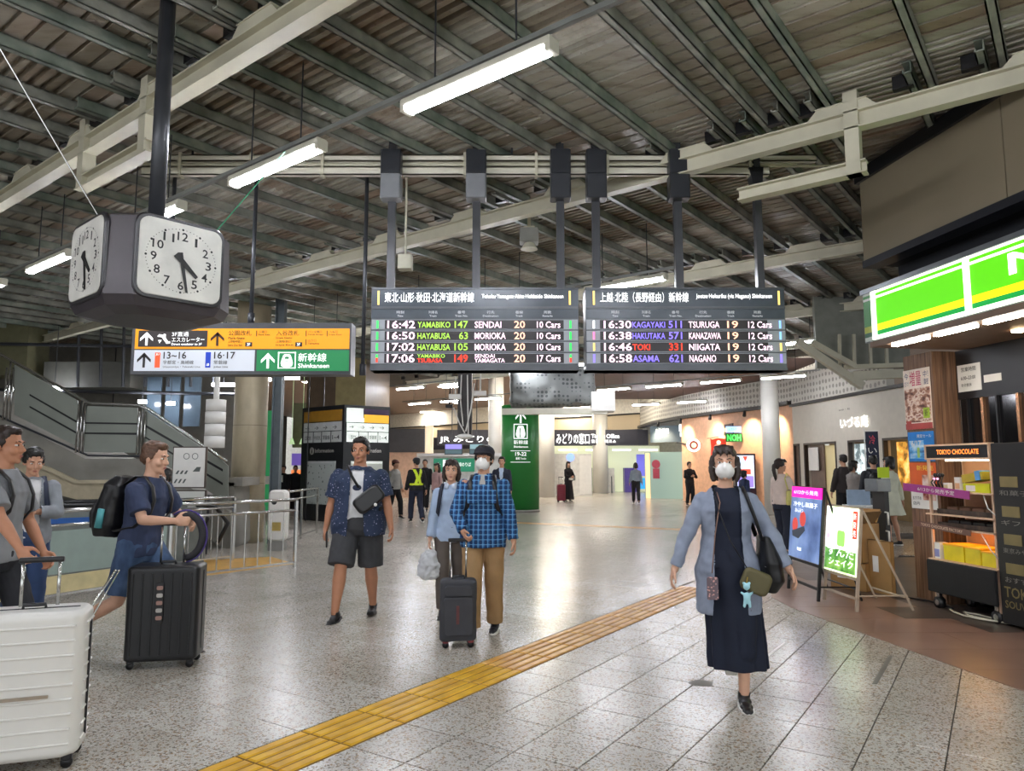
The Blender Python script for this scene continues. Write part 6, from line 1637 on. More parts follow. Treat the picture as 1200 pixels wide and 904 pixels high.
    def mask(s, mt=None):
        m = MB(); H3 = s.HM.to_3x3()
        m.ell(s.H((0, .034, -.052)), (.063, .074, .060), 18, 10, H3).limb([s.H((0, .085, -.01)), s.H((0, .094, -.04))], [.014, .022], 10)
        o = s.rm(m, 'face_mask', mt or mat('mask_white', '#eceae6', .8), vox=s.vox * .7, sm=1)
        for q in (-1, 1):
            g = MB(); g.tube([s.H((q * .052, .045, -.04)), s.H((q * .078, .0, -.02)), s.H((q * .082, -.03, -.012))], .0022, 6); s.sc(g).build('ear_loop', M_WHITE, o, True)
        return s
    def top(s, mt, hem=.86, sleeve='long', inf=.022, name='shirt', cut=None, wr=.008, flare=0, collar=None, sinf=.018, neck=1.465):
        m = MB(); rg = s.rings(inf, hem, neck)
        rg = [(a, b, z, rx + flare * max(0, (1.1 - z)), ry + flare * max(0, (1.1 - z))) for a, b, z, rx, ry in rg]
        m.loft(rg, 24, 2.3, T=s.T)
        k = .9 if s.fem else 1.0; w = .5 + .5 * s.w
        for i in (0, 1):
            if sleeve == 'none': continue
            a, b, c = s.sh[i], s.el[i], s.wr[i]; r0 = .054 * k * w + sinf; r1 = .040 * k * w + sinf
            m.ell(a - Vector((0, 0, .008)), r0 * .90, 14, 8)
            if sleeve == 'short':
                e2 = a.lerp(b, .78); m.cyl(a, e2, r0 * .92, r0 * 1.0, 16)
            elif sleeve == 'elbow': m.cyl(a, b, r0, r1 * 1.1, 16); m.ell(b, r1 * 1.1, 12, 8); m.cyl(b, b.lerp(c, .35), r1 * 1.1, r1 * 1.05, 16)
            else: m.cyl(a, b, r0 * .92, r1, 16); m.ell(b, r1, 12, 8); m.cyl(b, b.lerp(c, .97), r1, .030 * k + sinf, 16)
        o = s.rm(m, name, mt, sm=2, wr=wr, wsc=11, wz=.8, cut=(lambda q: cut(q / s.s)) if cut else None)
        if collar:
            g = MB(); pts = []
            for q in range(13):
                a = R(-150 + 300 * q / 12) ; p = s.T((math.sin(a) * .076, -math.cos(a) * .066 + .004, 1.475)); pts.append(p)
            g.tube(pts, .016, 8, ry=.010); 
            for q in (-1, 1): g.box(s.T((q * .045, .085, 1.445)), (.05, .012, .055), (R(20), 0, R(-20 * q)))
            s.sc(g).build('collar', collar, o, True)
        s.tp = o; return o
    def pants(s, mt, to=1.0, inf=.018, name='trousers', wr=.007, top=1.0, hemr=None):
        m = MB(); w = .5 + .5 * s.w; d = s.pel.z - .95
        m.loft([(0, 0, .80, .13 * s.w + inf, .085 * s.w + inf), (0, 0, .86, .158 * s.w + inf, .112 * s.w + inf), (0, 0, .93, .166 * s.w + inf, .118 * s.w + inf), (0, s.belly * .3, top, .152 * s.w + inf, .108 * s.w + inf)], 22, 2.3, T=lambda p: s.T((p.x, p.y, min(p.z, .96))) + Vector((0, 0, max(0, p.z - .96))))
        for i in (0, 1):
            a, b, c = s.hip[i], s.kn[i], s.an[i]
            if to > 1.0:
                e = b.lerp(c, min(1.0, to - 1)) if to < 2 else c + Vector((0, 0, -.03))
                m.ell(a, .092 * w + inf * .8, 14, 8); m.cyl(a, b, .092 * w + inf * .8, .062 * w + inf, 18); m.ell(b, .062 * w + inf, 12, 8); m.cyl(b, e, .062 * w + inf, (hemr or .058) + inf * .6, 18)
            else:
                e = a.lerp(b, to); m.ell(a, .092 * w + inf * .8, 14, 8); m.cyl(a, e, .092 * w + inf * .8, (.092 + (.066 - .092) * to) * w + inf * 1.4, 18)
        s.pt = s.rm(m, name, mt, sm=2, wr=wr, wsc=9); return s.pt
    def skirt(s, mt, z0=.35, z1=1.0, r1=.24, name='skirt', ripple=10, amp=.06, sy=0):
        m = MB(); n = 9; rg = []
        for k in range(n):
            t = k / (n - 1); z = z1 + (z0 - z1) * t
            rg.append((0, sy * t, z - (.95 - s.pel.z) * (1 - t), .165 * s.w * (1 - t) + r1 * t + .012 * math.sin(t * 3.1), .12 * s.w * (1 - t) + r1 * .85 * t))
        m.loft(rg, 60, 2.0, ripple=lambda z, a: amp * max(0, min(1, (z1 - z) / (z1 - z0))) * math.sin(a * ripple + 3 * math.sin(a * 2)))
        return s.rm(m, name, mt, sm=1, wr=.006, wsc=8)
    def shoes(s, mt, sole=None, big=1.0):
        for i in (0, 1):
            an = s.an[i]; p = R(s.footpitch[i]); yaw = R(s.foottoe[i]) * -1
            M4 = Matrix.Translation(an) @ Matrix.Rotation(yaw, 4, 'Z') @ Matrix.Rotation(-p, 4, 'X')
            m = MB(); m.loft([(0, .0, -.070, .042 * big, .040)], 3) if False else None
            for (y, z, r) in ((-.025, -.035, .038), (.03, -.042, .040), (.085, -.052, .041), (.135, -.058, .034)): m.ell((0, y, z), (r * big, .045, r * .85 if z > -.05 else r * .62), 14, 8)
            m.cyl((0, -.005, -.04), (0, -.012, .012), .040, .043, 14); m.tf(M4)
            o = s.rm(m, 'shoe', mt, sm=2)
            g = MB(); pl_ = []
            for (x, y) in ((-.034, -.06), (.034, -.06), (.044, 0), (.045, .09), (.034, .155), (.0, .178), (-.034, .155), (-.045, .09), (-.044, 0)): pl_.append((x * big, y))
            g.prism(pl_, -.083, -.062); g.tf(M4); s.sc(g).build('sole', sole or M_SOLE, o)
        return s
    def place(s, name, label, cat):      # a separate thing standing in this person's frame
        e = empty(name, s.root.location, s.root.rotation_euler[2], label, cat); return e
    def wrist_world(s, i, off=(0, 0, 0)):
        return Matrix.Translation(s.root.location) @ Matrix.Rotation(s.root.rotation_euler[2], 4, 'Z') @ ((s.wr[i] + Vector(off)) * s.s)
    def tol(s, p):                        # world point -> this person's unscaled frame
        q = Matrix.Rotation(-s.root.rotation_euler[2], 4, 'Z') @ (Vector(p) - s.root.location); return q / s.s
def to_local(loc, yaw, h, p):
    return (Matrix.Rotation(-yaw, 4, 'Z') @ (Vector(p) - Vector(loc))) / (h / 1.75)

def backpack(p, label, mt, w=.15, d=.085, h=.22, z=1.18, straps=True, cup=False, trim=None):
    e = p.place('backpack', label, 'backpack'); m = MB()
    T = p.T
    y0 = -.115 * p.w - .03
    m.loft([(0, y0 - d, z - h, w * .9, d * .9), (0, y0 - d * 1.05, z - h * .6, w * 1.05, d * 1.1), (0, y0 - d, z, w, d), (0, y0 - d * .9, z + h * .7, w * .9, d * .85), (0, y0 - d * .7, z + h, w * .55, d * .5)], 24, 2.8, T=T)
    o = remesh(p.sc(m), 'pack_body', mt, e, p.vox, 2, .008, 9)
    m = MB(); m.loft([(0, y0 - d * 2.0, z - h * .8, w * .7, d * .3), (0, y0 - d * 2.1, z - h * .3, w * .75, d * .4), (0, y0 - d * 1.95, z + .02, w * .6, d * .25)], 20, 2.8, T=T)
    remesh(p.sc(m), 'front_pocket', mt, e, p.vox, 2, .004, 9)
    if straps:
        for q in (-1, 1):
            x = q * .095 * (p.w ** .5); r = .118 * p.w + .026
            pts = [(x * .8, y0 - .02, z + h * .75), (x, -.06, 1.462), (x * 1.05, .02, 1.468), (x * 1.15, r * .72, 1.40), (x * 1.25, r, 1.30), (x * 1.4, r * .95, 1.20), (x * 1.75, r * .3, 1.08), (x * 1.5, y0, z - h * .75)]
            m = MB().tube([T(k) for k in pts], .022, 8, ry=.008); p.sc(m).build('strap', trim or mt, e, True)
    if cup:
        m = MB().cyl(T((w * 1.05, y0 - d, z - h * .7)), T((w * 1.05, y0 - d, z - .02)), .03, .026, 12); p.sc(m).build('bottle', mat('teal_bottle', '#58a8ad', .3), e, True)
    return e
def strap_path(e, p, pts, mt, r=.016, ry=.005, name='strap'):
    m = MB().tube([p.T(k) for k in pts], r, 8, ry=ry); return p.sc(m).build(name, mt, e, True)

def suitcase(loc, yaw, w, d, h, shell, label, style='hard', lift=0.0, handle=.45, tilt=0.0):
    e = empty('suitcase', loc, yaw, label, 'suitcase'); e.rotation_euler = (R(tilt), 0, yaw)
    z0 = .055
    if style == 'hard':
        m = MB().rbox((0, 0, z0 + h / 2), (w, d, h), min(.07, d * .3), 2, seg=5)
        remesh(m, 'shell', shell, e, .009, 6)
        m = MB(); n = 9
        for k in range(n):
            if abs(k - 4) < 0: continue
            z = z0 + h * (.1 + .8 * k / (n - 1)); m.rbox((0, 0, z), (w * .86, d + .014, .012), .006, 0).rbox((0, 0, z), (w + .012, d * .6, .012), .006, 1)
        for k in range(n): pass
        m.build('ribs', shell, e)
        MB().bx(-w / 2 - .011, w / 2 + .011, -.006, .006, z0 + .07, z0 + h - .07).bx(-w / 2 + .05, w / 2 - .05, -.006, .006, z0 + h - .002, z0 + h + .004).build('zip_seam', M_BLKSAT, e)
    elif style == 'black':
        m = MB().rbox((0, 0, z0 + h / 2), (w, d, h), .05, 2, seg=5); remesh(m, 'shell', shell, e, .009, 5)
        m = MB(); 
        for k in range(7): m.rbox((-w * .4 + w * .8 * k / 6, 0, z0 + h / 2), (.014, d + .012, h * .86), .006, 2)
        m.build('ribs', shell, e); MB().bx(-w / 2 - .004, w / 2 + .004, -.007, .007, z0 + .06, z0 + h - .05).build('zip_seam', M_BLACK, e)
        g = MB().rbox((-w * .02, -d / 2 - .008, z0 + h * .62), (.055, .012, .30), .02, 1); g.build('side_handle', M_BLKSAT, e)
        for k in range(5): MB().rbox((-w * .02, -d / 2 - .016, z0 + h * .62 - .11 + .055 * k), (.045, .006, .03), .01, 1).build('label_strip', [mat('strip_red', '#9c7a70', .4), mat('strip_white', '#b8b4ae', .4)][k % 2], e)
    else:
        m = MB().rbox((0, 0, z0 + h / 2), (w, d, h), .05, 2, seg=5); remesh(m, 'shell', shell, e, .008, 5, .004, 9)
        m = MB().rbox((0, -d / 2 - .012, z0 + h * .42), (w * .8, .04, h * .62), .03, 1, seg=4); m.build('front_pocket', shell, e, False)
        m = MB().rbox((0, -d / 2 - .01, z0 + h * .83), (w * .76, .03, h * .18), .03, 1, seg=4); m.build('front_pocket', shell, e, False)
        MB().bx(-w * .06, w * .02, -d / 2 - .036, -d / 2 - .03, z0 + h * .3, z0 + h * .6).build('logo_patch', mat('dark_red_patch', '#5a2f30', .6), e)
    for x in (-1, 1):
        for y in (-1, 1):
            wl_ = MB().cyl((x * (w / 2 - .05), y * (d / 2 - .045) - .012, .027), (x * (w / 2 - .05), y * (d / 2 - .045) + .012, .027), .027, n=14).build('wheel', M_BLACK, e, True)
            MB().rbox((x * (w / 2 - .05), y * (d / 2 - .045), .055), (.05, .05, .03), .015).build('wheel_fork', M_BLKSAT if style != 'soft' else mat('fork_red', '#7c2f33', .5), wl_)
    m = MB().tube([(-.05, 0, z0 + h), (-.05, 0, z0 + h + .02), (.05, 0, z0 + h + .02), (.05, 0, z0 + h)], .01, 8); m.build('top_grip', M_BLKSAT, e, True)
    if handle:
        hw = min(.085, w * .22)
        for x in (-hw, hw): MB().cyl((x, d * .3, z0 + h - .02), (x, d * .3, z0 + h + handle), .009, n=8).build('telescopic_tube', M_STEEL, e, True)
        MB().rbox((0, d * .3, z0 + h + handle), (hw * 2 + .04, .03, .03), .012, 0).build('handle_grip', M_BLKSAT, e)
    return e

def W(u, v): return G(u, v)
PI = math.pi
# ---- 1 woman in navy dress, cardigan, walking towards the viewer
loc = Vector((1.41, 4.85, 0))
p = Person('woman in long navy dress and blue-grey cardigan with white mask, walking nearest the viewer', loc, PI - R(8), 1.63, 1.03, True, 2, 0, (-8, 6),
           feet=((-.075, .10, 0, 6, 0), (-.06, -.36, .09, -40, 5)), hands=((-.43, .10, .86), (.41, .04, .80)), vox=.0075, poles=((-1, -1, 0), (1, -1, 0)), curl=(28, 30), skin=M_SKIN2)
M_NAVY = mat('navy_cloth_dress', '#151c2f', .85, var=.1, scale=3); M_CARD_ = mat('cardigan_blue_grey', '#8a93a5', .9, var=.08, scale=20)
p.body().hair('bob', M_HDB, 1.0).mask()
dr_ = p.top(M_NAVY, .9, 'none', .02, 'dress_bodice', neck=1.455)
m = MB(); rg = []
for k in range(10):
    t = k / 9; z = 1.12 + (.235 - 1.12) * t; w_ = min(1, t / .22); rg.append((-.055 * t, -.02 * t, z - .0, .140 + .042 * w_ + .012 * t, .112 + .03 * w_ + .012 * t))
m.loft(rg, 72, 2.0, ripple=lambda z, a: .10 * max(0, min(1, (1.05 - z) / .7)) * math.sin(a * 9 + 2.5 * math.sin(a * 2)))
[m.limb([p.hip[i], p.kn[i], p.kn[i].lerp(p.an[i], .35)], [.105, .085, .08], 14) for i in (0, 1)]; p.rm(m, 'dress_skirt', M_NAVY, sm=1, wr=.006, wsc=7)
p.top(M_CARD_, .60, 'long', .036, 'cardigan', cut=lambda q: (abs(q.x - .005) < .088 + .05 * max(0, 1.2 - q.z) and q.y > .02) or (q.z < .56), wr=.013, flare=.05, sinf=.017)
p.shoes(M_BLACK, M_WHITE, 1.1)
e = p.place('tote_bag', 'large black shoulder bag under the arm of the woman in the navy dress', 'bag')
m = MB(); m.loft([(-.275, -.02, .76, .05, .12), (-.29, -.01, .84, .085, .17), (-.285, -.0, .97, .08, .17), (-.25, 0, 1.14, .04, .13)], 20, 2.4, T=None); remesh(p.sc(m), 'bag_body', M_BLACK, e, .008, 2, .006, 8)
strap_path(e, p, [(-.22, .12, 1.10), (-.17, .16, 1.25), (-.12, .10, 1.42), (-.11, .02, 1.455), (-.12, -.09, 1.42), (-.22, -.11, 1.10)], M_BLACK, .016, .006)
e = p.place('crossbody_bag', 'olive crossbody pouch with a pale blue plush charm on the navy dress', 'bag')
m = MB(); m.rbox((-.155, .195, .85), (.19, .07, .155), .04, 1, rot=(0, R(-22), R(-8)), seg=5); remesh(p.sc(m), 'pouch', mat('olive_leather', '#5a5334', .6), e, .007, 3)
strap_path(e, p, [(-.1, .19, .92), (-.0, .175, 1.1), (.07, .165, 1.3), (.085, .06, 1.44), (.08, -.06, 1.44), (.0, -.15, 1.25), (-.15, -.16, 1.0), (-.24, -.02, .94), (-.23, .15, .92)], M_BLACK, .006, .004)
M_PLUSH = mat('pale_blue_plush', '#a8d8e2', .9); ch = MB(); c = Vector((-.085, .245, .755))
ch.ell(c + Vector((0, 0, .07)), .024, 12, 8).ell(c, (.024, .02, .034), 12, 8)
for q in (-1, 1): ch.limb([c + Vector((q * .015, 0, .015)), c + Vector((q * .035, 0, .03))], [.010, .008], 8).limb([c + Vector((q * .012, 0, -.02)), c + Vector((q * .018, 0, -.06))], [.012, .010], 8).ell(c + Vector((q * .018, 0, .092)), .010, 8, 6)
remesh(p.sc(ch), 'plush_charm', M_PLUSH, e, .006, 1)
g = MB().tube([(c.x, c.y, c.z + .09), (c.x - .01, c.y - .01, c.z + .13)], .004, 6); p.sc(g).build('charm_strap', mat('gold_ring', '#b89a4a', .3, .8), e, True)
e = p.place('phone_case', 'patterned phone in a case hanging at the hip of the woman in the navy dress', 'phone'); m = MB().rbox((.13, .20, .80), (.075, .014, .15), .012, 1); p.sc(m).build('case', speck_mat('phone_pattern', '#6d5f66', '#d9a59a', 60, .2), e)
strap_path(e, p, [(.13, .195, .88), (.10, .175, 1.15), (.06, .15, 1.36), (.07, .03, 1.45)], mat('phone_cord', '#8a6a5a', .6), .004, .004)

# ---- 2 man in navy patterned shirt and shorts
loc = Vector((P(418, 720, 7.45).x, 7.45, 0))
p = Person('heavy-set man in open navy patterned shirt, white tee and dark shorts', loc, PI + R(4), 1.80, 1.26, False, 0, 0, (-6, 0),
           feet=((-.13, -.18, .0, -6, 2), (.18, .22, 0.0, 18, 22)), hands=((-.34, .10, .80), (.33, -.02, .82)), vox=.008, belly=.03, curl=(38, 45), skin=M_SKIN3)
p.body().hair('short', M_HB)
p.top(mat('white_tee', '#dcdcdc', .85), .86, 'none', .022, 'tee_shirt')
M_FLOR = speck_mat('navy_floral', '#26344f', '#a9a5c4', 34, .10)
p.top(M_FLOR, .80, 'short', .045, 'shirt', cut=lambda q: q.y > .03 and abs(q.x - .005) < .060 + .05 * max(0, 1.28 - q.z) and q.z < 1.43, wr=.012, flare=.06, sinf=.024)
p.pants(mat('shorts_charcoal', '#393a3d', .8), .98, .036, 'shorts', top=.98); p.shoes(M_BLACK, M_BLACK)
e = p.place('sling_bag', 'black sling bag worn across the chest of the heavy-set man', 'bag')
m = MB(); m.rbox((-.12, .225, 1.15), (.30, .09, .17), .05, 1, rot=(0, R(38), R(14)), seg=5); remesh(p.sc(m), 'pouch', M_BLKSAT, e, .008, 3)
g = MB().ell((-.19, .275, 1.10), (.016, .006, .016), 10, 6); p.sc(g).build('badge', M_WHITE, e, True)
strap_path(e, p, [(-.02, .20, 1.26), (.06, .165, 1.38), (.11, .06, 1.475), (.10, -.06, 1.465), (.02, -.16, 1.3), (-.14, -.17, 1.1), (-.24, -.02, 1.03), (-.22, .16, 1.06)], M_BLACK, .024, .008)
e = p.place('phone', 'dark phone held low in the hand of the heavy-set man', 'phone'); q = p.wr[1] + Vector((-.02, .05, -.11)); m = MB().rbox(q, (.012, .07, .15), .012, 0, rot=(R(-15), 0, 0)); p.sc(m).build('case', M_BLACK, e)
m = MB().ell(p.T((.0, .165, 1.26)), (.045, .012, .03), 12, 8); p.sc(m).build('tee_print', mat('tee_ink', '#2c3550', .7), p.root, True)

# ---- 3 man in plaid shirt
loc = Vector((P(566, 740, 6.7).x, 6.7, 0))
p = Person('man in blue plaid shirt and tan trousers with dark cap and mask, pulling a case', loc, PI - R(3), 1.68, 1.05, False, 2, 0, (-10, 8),
           feet=((-.10, -.12, 0, 0, 6), (.09, .14, 0, 14, 4)), hands=((-.30, .10, .84), (.16, .27, .98)), vox=.0075, curl=(35, 55), poles=((-1, -1, 0), (1, -.6, -.3)))
p.body().hair('short', M_HB, 1.05).cap(mat('cap_dark', '#20202a', .8)).mask()
M_PLD = plaid_mat('plaid_blue', '#22609c', '#6fa6d0', '#143058', 23)
p.top(mat('grey_tee', '#b7b4b0', .8), .9, 'none', .018, 'undershirt', neck=1.475)
p.top(M_PLD, .80, 'long', .040, 'shirt', wr=.012, flare=.05, sinf=.020, collar=M_PLD, cut=lambda q: q.y > .05 and abs(q.x) < .03 and q.z > 1.40)
for q in (-1, 1): g = MB().rbox(p.T((q * .085, .175, 1.27)), (.10, .012, .11), .01, 1).rbox(p.T((q * .085, .18, 1.325)), (.105, .012, .03), .01, 1); p.sc(g).build('pocket', M_PLD, p.tp)
p.pants(mat('khaki', '#a3825a', .8), 1.97, .026, 'trousers', hemr=.062); p.shoes(mat('trainer_navy', '#1c1e27', .6), M_WHITE)
backpack(p, 'black backpack whose straps show on the man in the plaid shirt', M_BLKSAT, .14, .07, .2)
hw = p.wrist_world(1, (0, .02, -.05))
zc = .055 + .50
sc_ = suitcase((hw.x - .03, hw.y - .10, 0), R(6), .31, .22, .50, mat('grey_fabric', '#3b3c41', .8, bump=.3), 'dark grey soft cabin suitcase pulled by the man in the plaid shirt', 'soft', 0, max(.1, hw.z - zc - .02))

# ---- 4 woman behind him, light blue cardigan
loc = Vector((P(528, 720, 7.55).x, 7.55, 0))
p = Person('woman in pale blue long shirt with backpack, beside the plaid shirt man', loc, PI - R(4), 1.56, .95, True, 2, 0, (4, 2),
           feet=((-.08, -.14, 0, -4, 4), (.08, .14, 0, 12, 4)), hands=((-.24, .06, .86), (.24, .12, .78)), vox=.008, skin=M_SKIN2)
p.body().hair('bob', M_HDB); p.top(mat('pale_blue_stripe', '#a9bcd6', .85), .82, 'long', .03, 'shirt', wr=.01, sinf=.024, collar=mat('pale_collar', '#c8d4e6', .8))
p.pants(mat('brown_grey_trousers', '#5c534d', .8), 1.96, .022, 'trousers'); p.shoes(M_BLACK)
backpack(p, 'dark navy backpack worn by the woman in the pale blue shirt', mat('navy_pack', '#222738', .7), .13, .07, .19)
e = empty('plastic_bag', p.wrist_world(1, (0, .03, -.12)), 0, 'thin white plastic shopping bag in the hand of the woman in pale blue', 'bag')
m = MB(); m.loft([(0, 0, -.30, .07, .05), (0, 0, -.27, .12, .08), (0, 0, -.16, .125, .085), (0, 0, -.06, .08, .05), (0, 0, 0, .03, .015)], 20); remesh(m, 'bag_film', mat('bag_film', '#dfe2e6', .35, alpha=.8), e, .01, 1, .02, 16)
MB().tube([(-.03, 0, -.02), (-.02, 0, .06), (0, 0, .09), (.02, 0, .06), (.03, 0, -.02)], .005, 6).build('loop_handle', M_WHITE, e, True)

# ---- 5 backpacker striding right with the black suitcase
sl = Vector((P(196, 700, 5.75).x, 5.75, 0))
loc = Vector((P(160, 700, 6.08).x, 6.08, 0)); yw = -PI / 2 - R(8)
hh = Vector((sl.x - .0, sl.y + .05, 1.08))
hl = to_local(loc, yw, 1.80, hh)
p = Person('young man in navy tee and denim shorts striding right with a black backpack', loc, yw, 1.80, .98, False, 8, 0, (0, -4),
           feet=((-.10, .42, 0, 14, -4), (.10, -.44, .12, -52, 4)), hands=((-.2, .30, 1.0), tuple(hl)), vox=.0075, skin=M_SKIN2, curl=(35, 60), poles=((-1, -1, 0), (.3, -1, -.4)))
p.body().hair('short', M_HBR); p.top(mat('navy_tee', '#323c58', .85), .84, 'short', .026, 'tee_shirt', wr=.010, sinf=.028)
p.pants(streak_mat('denim', [(.3, '#2c3f5c'), (.5, '#42597b'), (.7, '#5c7497')], 9, (1, 1, .5), .85), .86, .026, 'shorts', top=.97); p.shoes(mat('shoe_brown_grey', '#3a322d', .6), M_SOLE)
backpack(p, 'bulky black backpack with a teal bottle on the striding young man', M_BLACK, .165, .11, .24, 1.20, cup=True)
bs = suitcase((sl.x, sl.y, 0), R(10), .52, .30, .70, mat('gloss_black', '#17181b', .35), 'large ribbed black suitcase beside the striding young man', 'black', 0, .30)
e = empty('neck_pillow', (sl.x + .06, sl.y + .08, .82), R(10), 'curved black and violet neck pillow looped on the black suitcase handle', 'pillow')
m = MB().tube([(.02 + .13 * math.cos(R(a)) * (1 if True else 1), 0, .14 + .17 * math.sin(R(a))) for a in range(-85, 130, 15)], .028, 10); m.build('cushion', mat('pillow_black', '#26252b', .7), e, True)
m = MB().tube([(.02 + .163 * math.cos(R(a)), 0, .14 + .203 * math.sin(R(a))) for a in range(-85, 130, 15)], .006, 6); m.build('violet_piping', mat('violet_piping', '#4b3a86', .6), e, True)

# ---- 6 man at the left edge pulling the white suitcase
loc = Vector((P(-12, 700, 4.95).x, 4.95, 0)); yw = -PI / 2 + R(6)
hh = P(34, 664, 4.62); hl = to_local(loc, yw, 1.78, hh)
p = Person('man in grey tee at the left edge, holding the white suitcase handle', loc, yw, 1.78, 1.02, False, 3, 0, (0, 2),
           feet=((-.1, .2, 0, 10, 0), (.1, -.22, .0, -10, 0)), hands=((-.22, .2, .9), tuple(hl)), vox=.0075, skin=M_SKIN3, curl=(35, 60), poles=((-1, -1, 0), (.4, -1, -.3)))
p.body().hair('short', M_HDB); p.top(mat('grey_tee_shirt', '#8d8f93', .85), .86, 'short', .026, 'tee_shirt', sinf=.028)
p.pants(mat('dark_trousers', '#23242a', .8), 1.97, .02); p.shoes(M_BLACK)
backpack(p, 'black backpack on the man at the left edge of the view', M_BLACK, .14, .08, .21)
wc = suitcase((P(30, 800, 3.85).x, 3.88, 0), R(20), .52, .30, .72, mat('gloss_white_shell', '#e6e4de', .3, var=.02), 'large ribbed white hard suitcase at the bottom left corner', 'hard', 0, .24)
o = MB().bx(-.2, .12, -.165, -.155, .36, .375).build('metal_strip', mat('beige_strip', '#a99c8c', .3, .5), wc)
# telescopic pull bar of a hidden case, slanting between them
o = MB().cyl(P(100, 722, 5.3) + (P(100, 722, 5.3) - P(136, 668, 5.3)) * 1.6, P(136, 668, 5.3), .010, n=8).cyl(P(109, 722, 5.3) + (P(109, 722, 5.3) - P(140, 668, 5.3)) * 1.6, P(140, 668, 5.3), .006, n=8).build('pull_bar', M_STEEL, None, True); tag(o, 'thin slanting chrome pull bar between the white suitcase and the striding man', 'pull bar')

# ---- 7 man with grey cardigan looking at his phone
loc = Vector((P(27, 700, 6.8).x, 6.8, 0)); yw = PI + R(38)
p = Person('man in grey jacket and white tee looking down at his phone', loc, yw, 1.66, 1.0, False, 2, 0, (6, -14),
           feet=((-.1, .03, 0, 0), (.1, -.03, 0, 0)), hands=((-.02, .27, 1.16), (.10, .26, 1.14)), vox=.008, curl=(45, 45), poles=((-1, -.3, -1), (1, -.3, -1)))
p.body().hair('short', M_HB, 1.04); p.top(mat('white_tee', '#dcdcdc'), .88, 'none', .02, 'tee_shirt')
p.top(mat('light_grey_jacket', '#8b9096', .85), .80, 'long', .038, 'jacket', cut=lambda q: q.y > .02 and abs(q.x) < .075 and q.z < 1.46, wr=.01, sinf=.026)
p.pants(mat('blue_jeans', '#2a4066', .8), 1.97, .02); p.shoes(M_BLACK)
backpack(p, 'dark shoulder straps and pack on the man looking at his phone', mat('navy_pack2', '#2a3145', .7), .13, .07, .2)
e = empty('phone', p.wrist_world(1, (-.05, .08, .03)), yw, 'black phone in the hands of the man in the grey jacket', 'phone'); MB().rbox((0, 0, 0), (.075, .012, .15), .012, 1, rot=(R(55), 0, 0)).build('case', M_BLACK, e)

# ---- far and middle people
def simple(label, u, Y, yaw, h, fem, topm, botm, hair, kind='walk', skirt=False, v=None, w=1.0, lean=0, hands=None, hm=None, head=(0, 0), mask=False, vox=.016, sleeve='long', hem=.86, shoes=None, poles=None, topname='shirt', skin=None, z0=.35, r1=.22):
    loc = Vector((P(u, 560, Y).x, Y, 0))
    ft = {'walk': ((-.09, .20, 0, 14), (.09, -.24, .03, -22)), 'stand': ((-.1, .03, 0, 0), (.1, -.03, 0, 0))}[kind]
    p = Person(label, loc, yaw, h, w, fem, lean, 0, head, feet=ft, hands=hands, vox=vox, skin=skin, poles=poles)
    p.body().hair(hair, hm or M_HB)
    p.top(topm, hem, sleeve, .028, topname, wr=.006, sinf=.022)
    if skirt: p.skirt(botm, z0, 1.0, r1, 'skirt')
    else: p.pants(botm, 1.96, .02)
    if mask: p.mask()
    p.shoes(shoes or M_BLACK); return p
M_BLKC = mat('black_cloth_plain', '#16161a', .85); M_SUIT = mat('suit_navy', '#232838', .8); M_GRYC = mat('grey_cloth', '#7d828a', .85); M_JEAN = mat('jeans_mid', '#39506e', .85)
M_PINKC = mat('pink_blouse', '#cfa9a6', .85); M_CREAMC = mat('cream_blouse', '#e3cfc4', .85)
p = simple('man in dark suit jacket over a pale shirt, standing at the green pillar', 588, 18.5, PI - R(5), 1.72, False, mat('pale_blue_shirt', '#c5d6ec'), M_SUIT, 'short', vox=.013, hands=((-.25, .12, .82), (.27, .0, .80)), sleeve='none')
p.top(M_SUIT, .78, 'long', .038, 'suit_jacket', cut=lambda q: q.y > .03 and abs(q.x) < .03 + .09 * max(0, q.z - 1.12) and q.z < 1.47)
p = simple('guard in black uniform with yellow-green reflective vest and helmet, turned away', 488, 19.5, R(28), 1.70, False, M_BLKC, mat('navy_uniform', '#1b2236', .8), 'short', vox=.013)
p.top(mat('hi_vis_vest', '#d8ee2e', .5, var=.05), 1.0, 'none', .046, 'reflective_vest', cut=lambda q: (abs(abs(q.x) - .02 - .32 * abs(q.z - 1.2)) > .042 and q.z > 1.06), neck=1.44)
H3 = p.HM.to_3x3(); m = MB().ell(p.H((0, -.01, .065)), (.10, .12, .075), 18, 10, H3).ell(p.H((0, .03, .04)), (.10, .11, .012), 18, 8, H3); p.rm(m, 'helmet', mat('helmet_dark', '#1b1e24', .3), sm=1)
p = simple('person in brown cap and pale grey top at the edge of the kiosk', 463, 21, PI + R(70), 1.66, False, mat('pale_grey_top', '#a9a7a2'), M_BLKC, 'short', vox=.015)
p.cap(mat('cap_brown', '#6e4238', .7))
p = simple('man all in black walking between the guard and the woman in pink', 498, 24.5, PI, 1.70, False, M_BLKC, M_BLKC, 'short', vox=.016); 
p = simple('woman in pink blouse and blue jeans walking behind the couple', 512, 21.5, PI - R(40), 1.57, True, M_PINKC, M_JEAN, 'long', vox=.015, hm=M_HDB)
e = p.place('handbag', 'small dark handbag at the side of the woman in the pink blouse', 'bag'); m = MB().rbox((-.26, .02, .92), (.08, .24, .17), .04, 0); remesh(p.sc(m), 'bag_body', M_BLKSAT, e, .015, 2); strap_path(e, p, [(-.26, .1, 1.0), (-.17, .08, 1.3), (-.12, .0, 1.46), (-.17, -.08, 1.3), (-.26, -.08, 1.0)], M_BLKSAT, .01, .006)
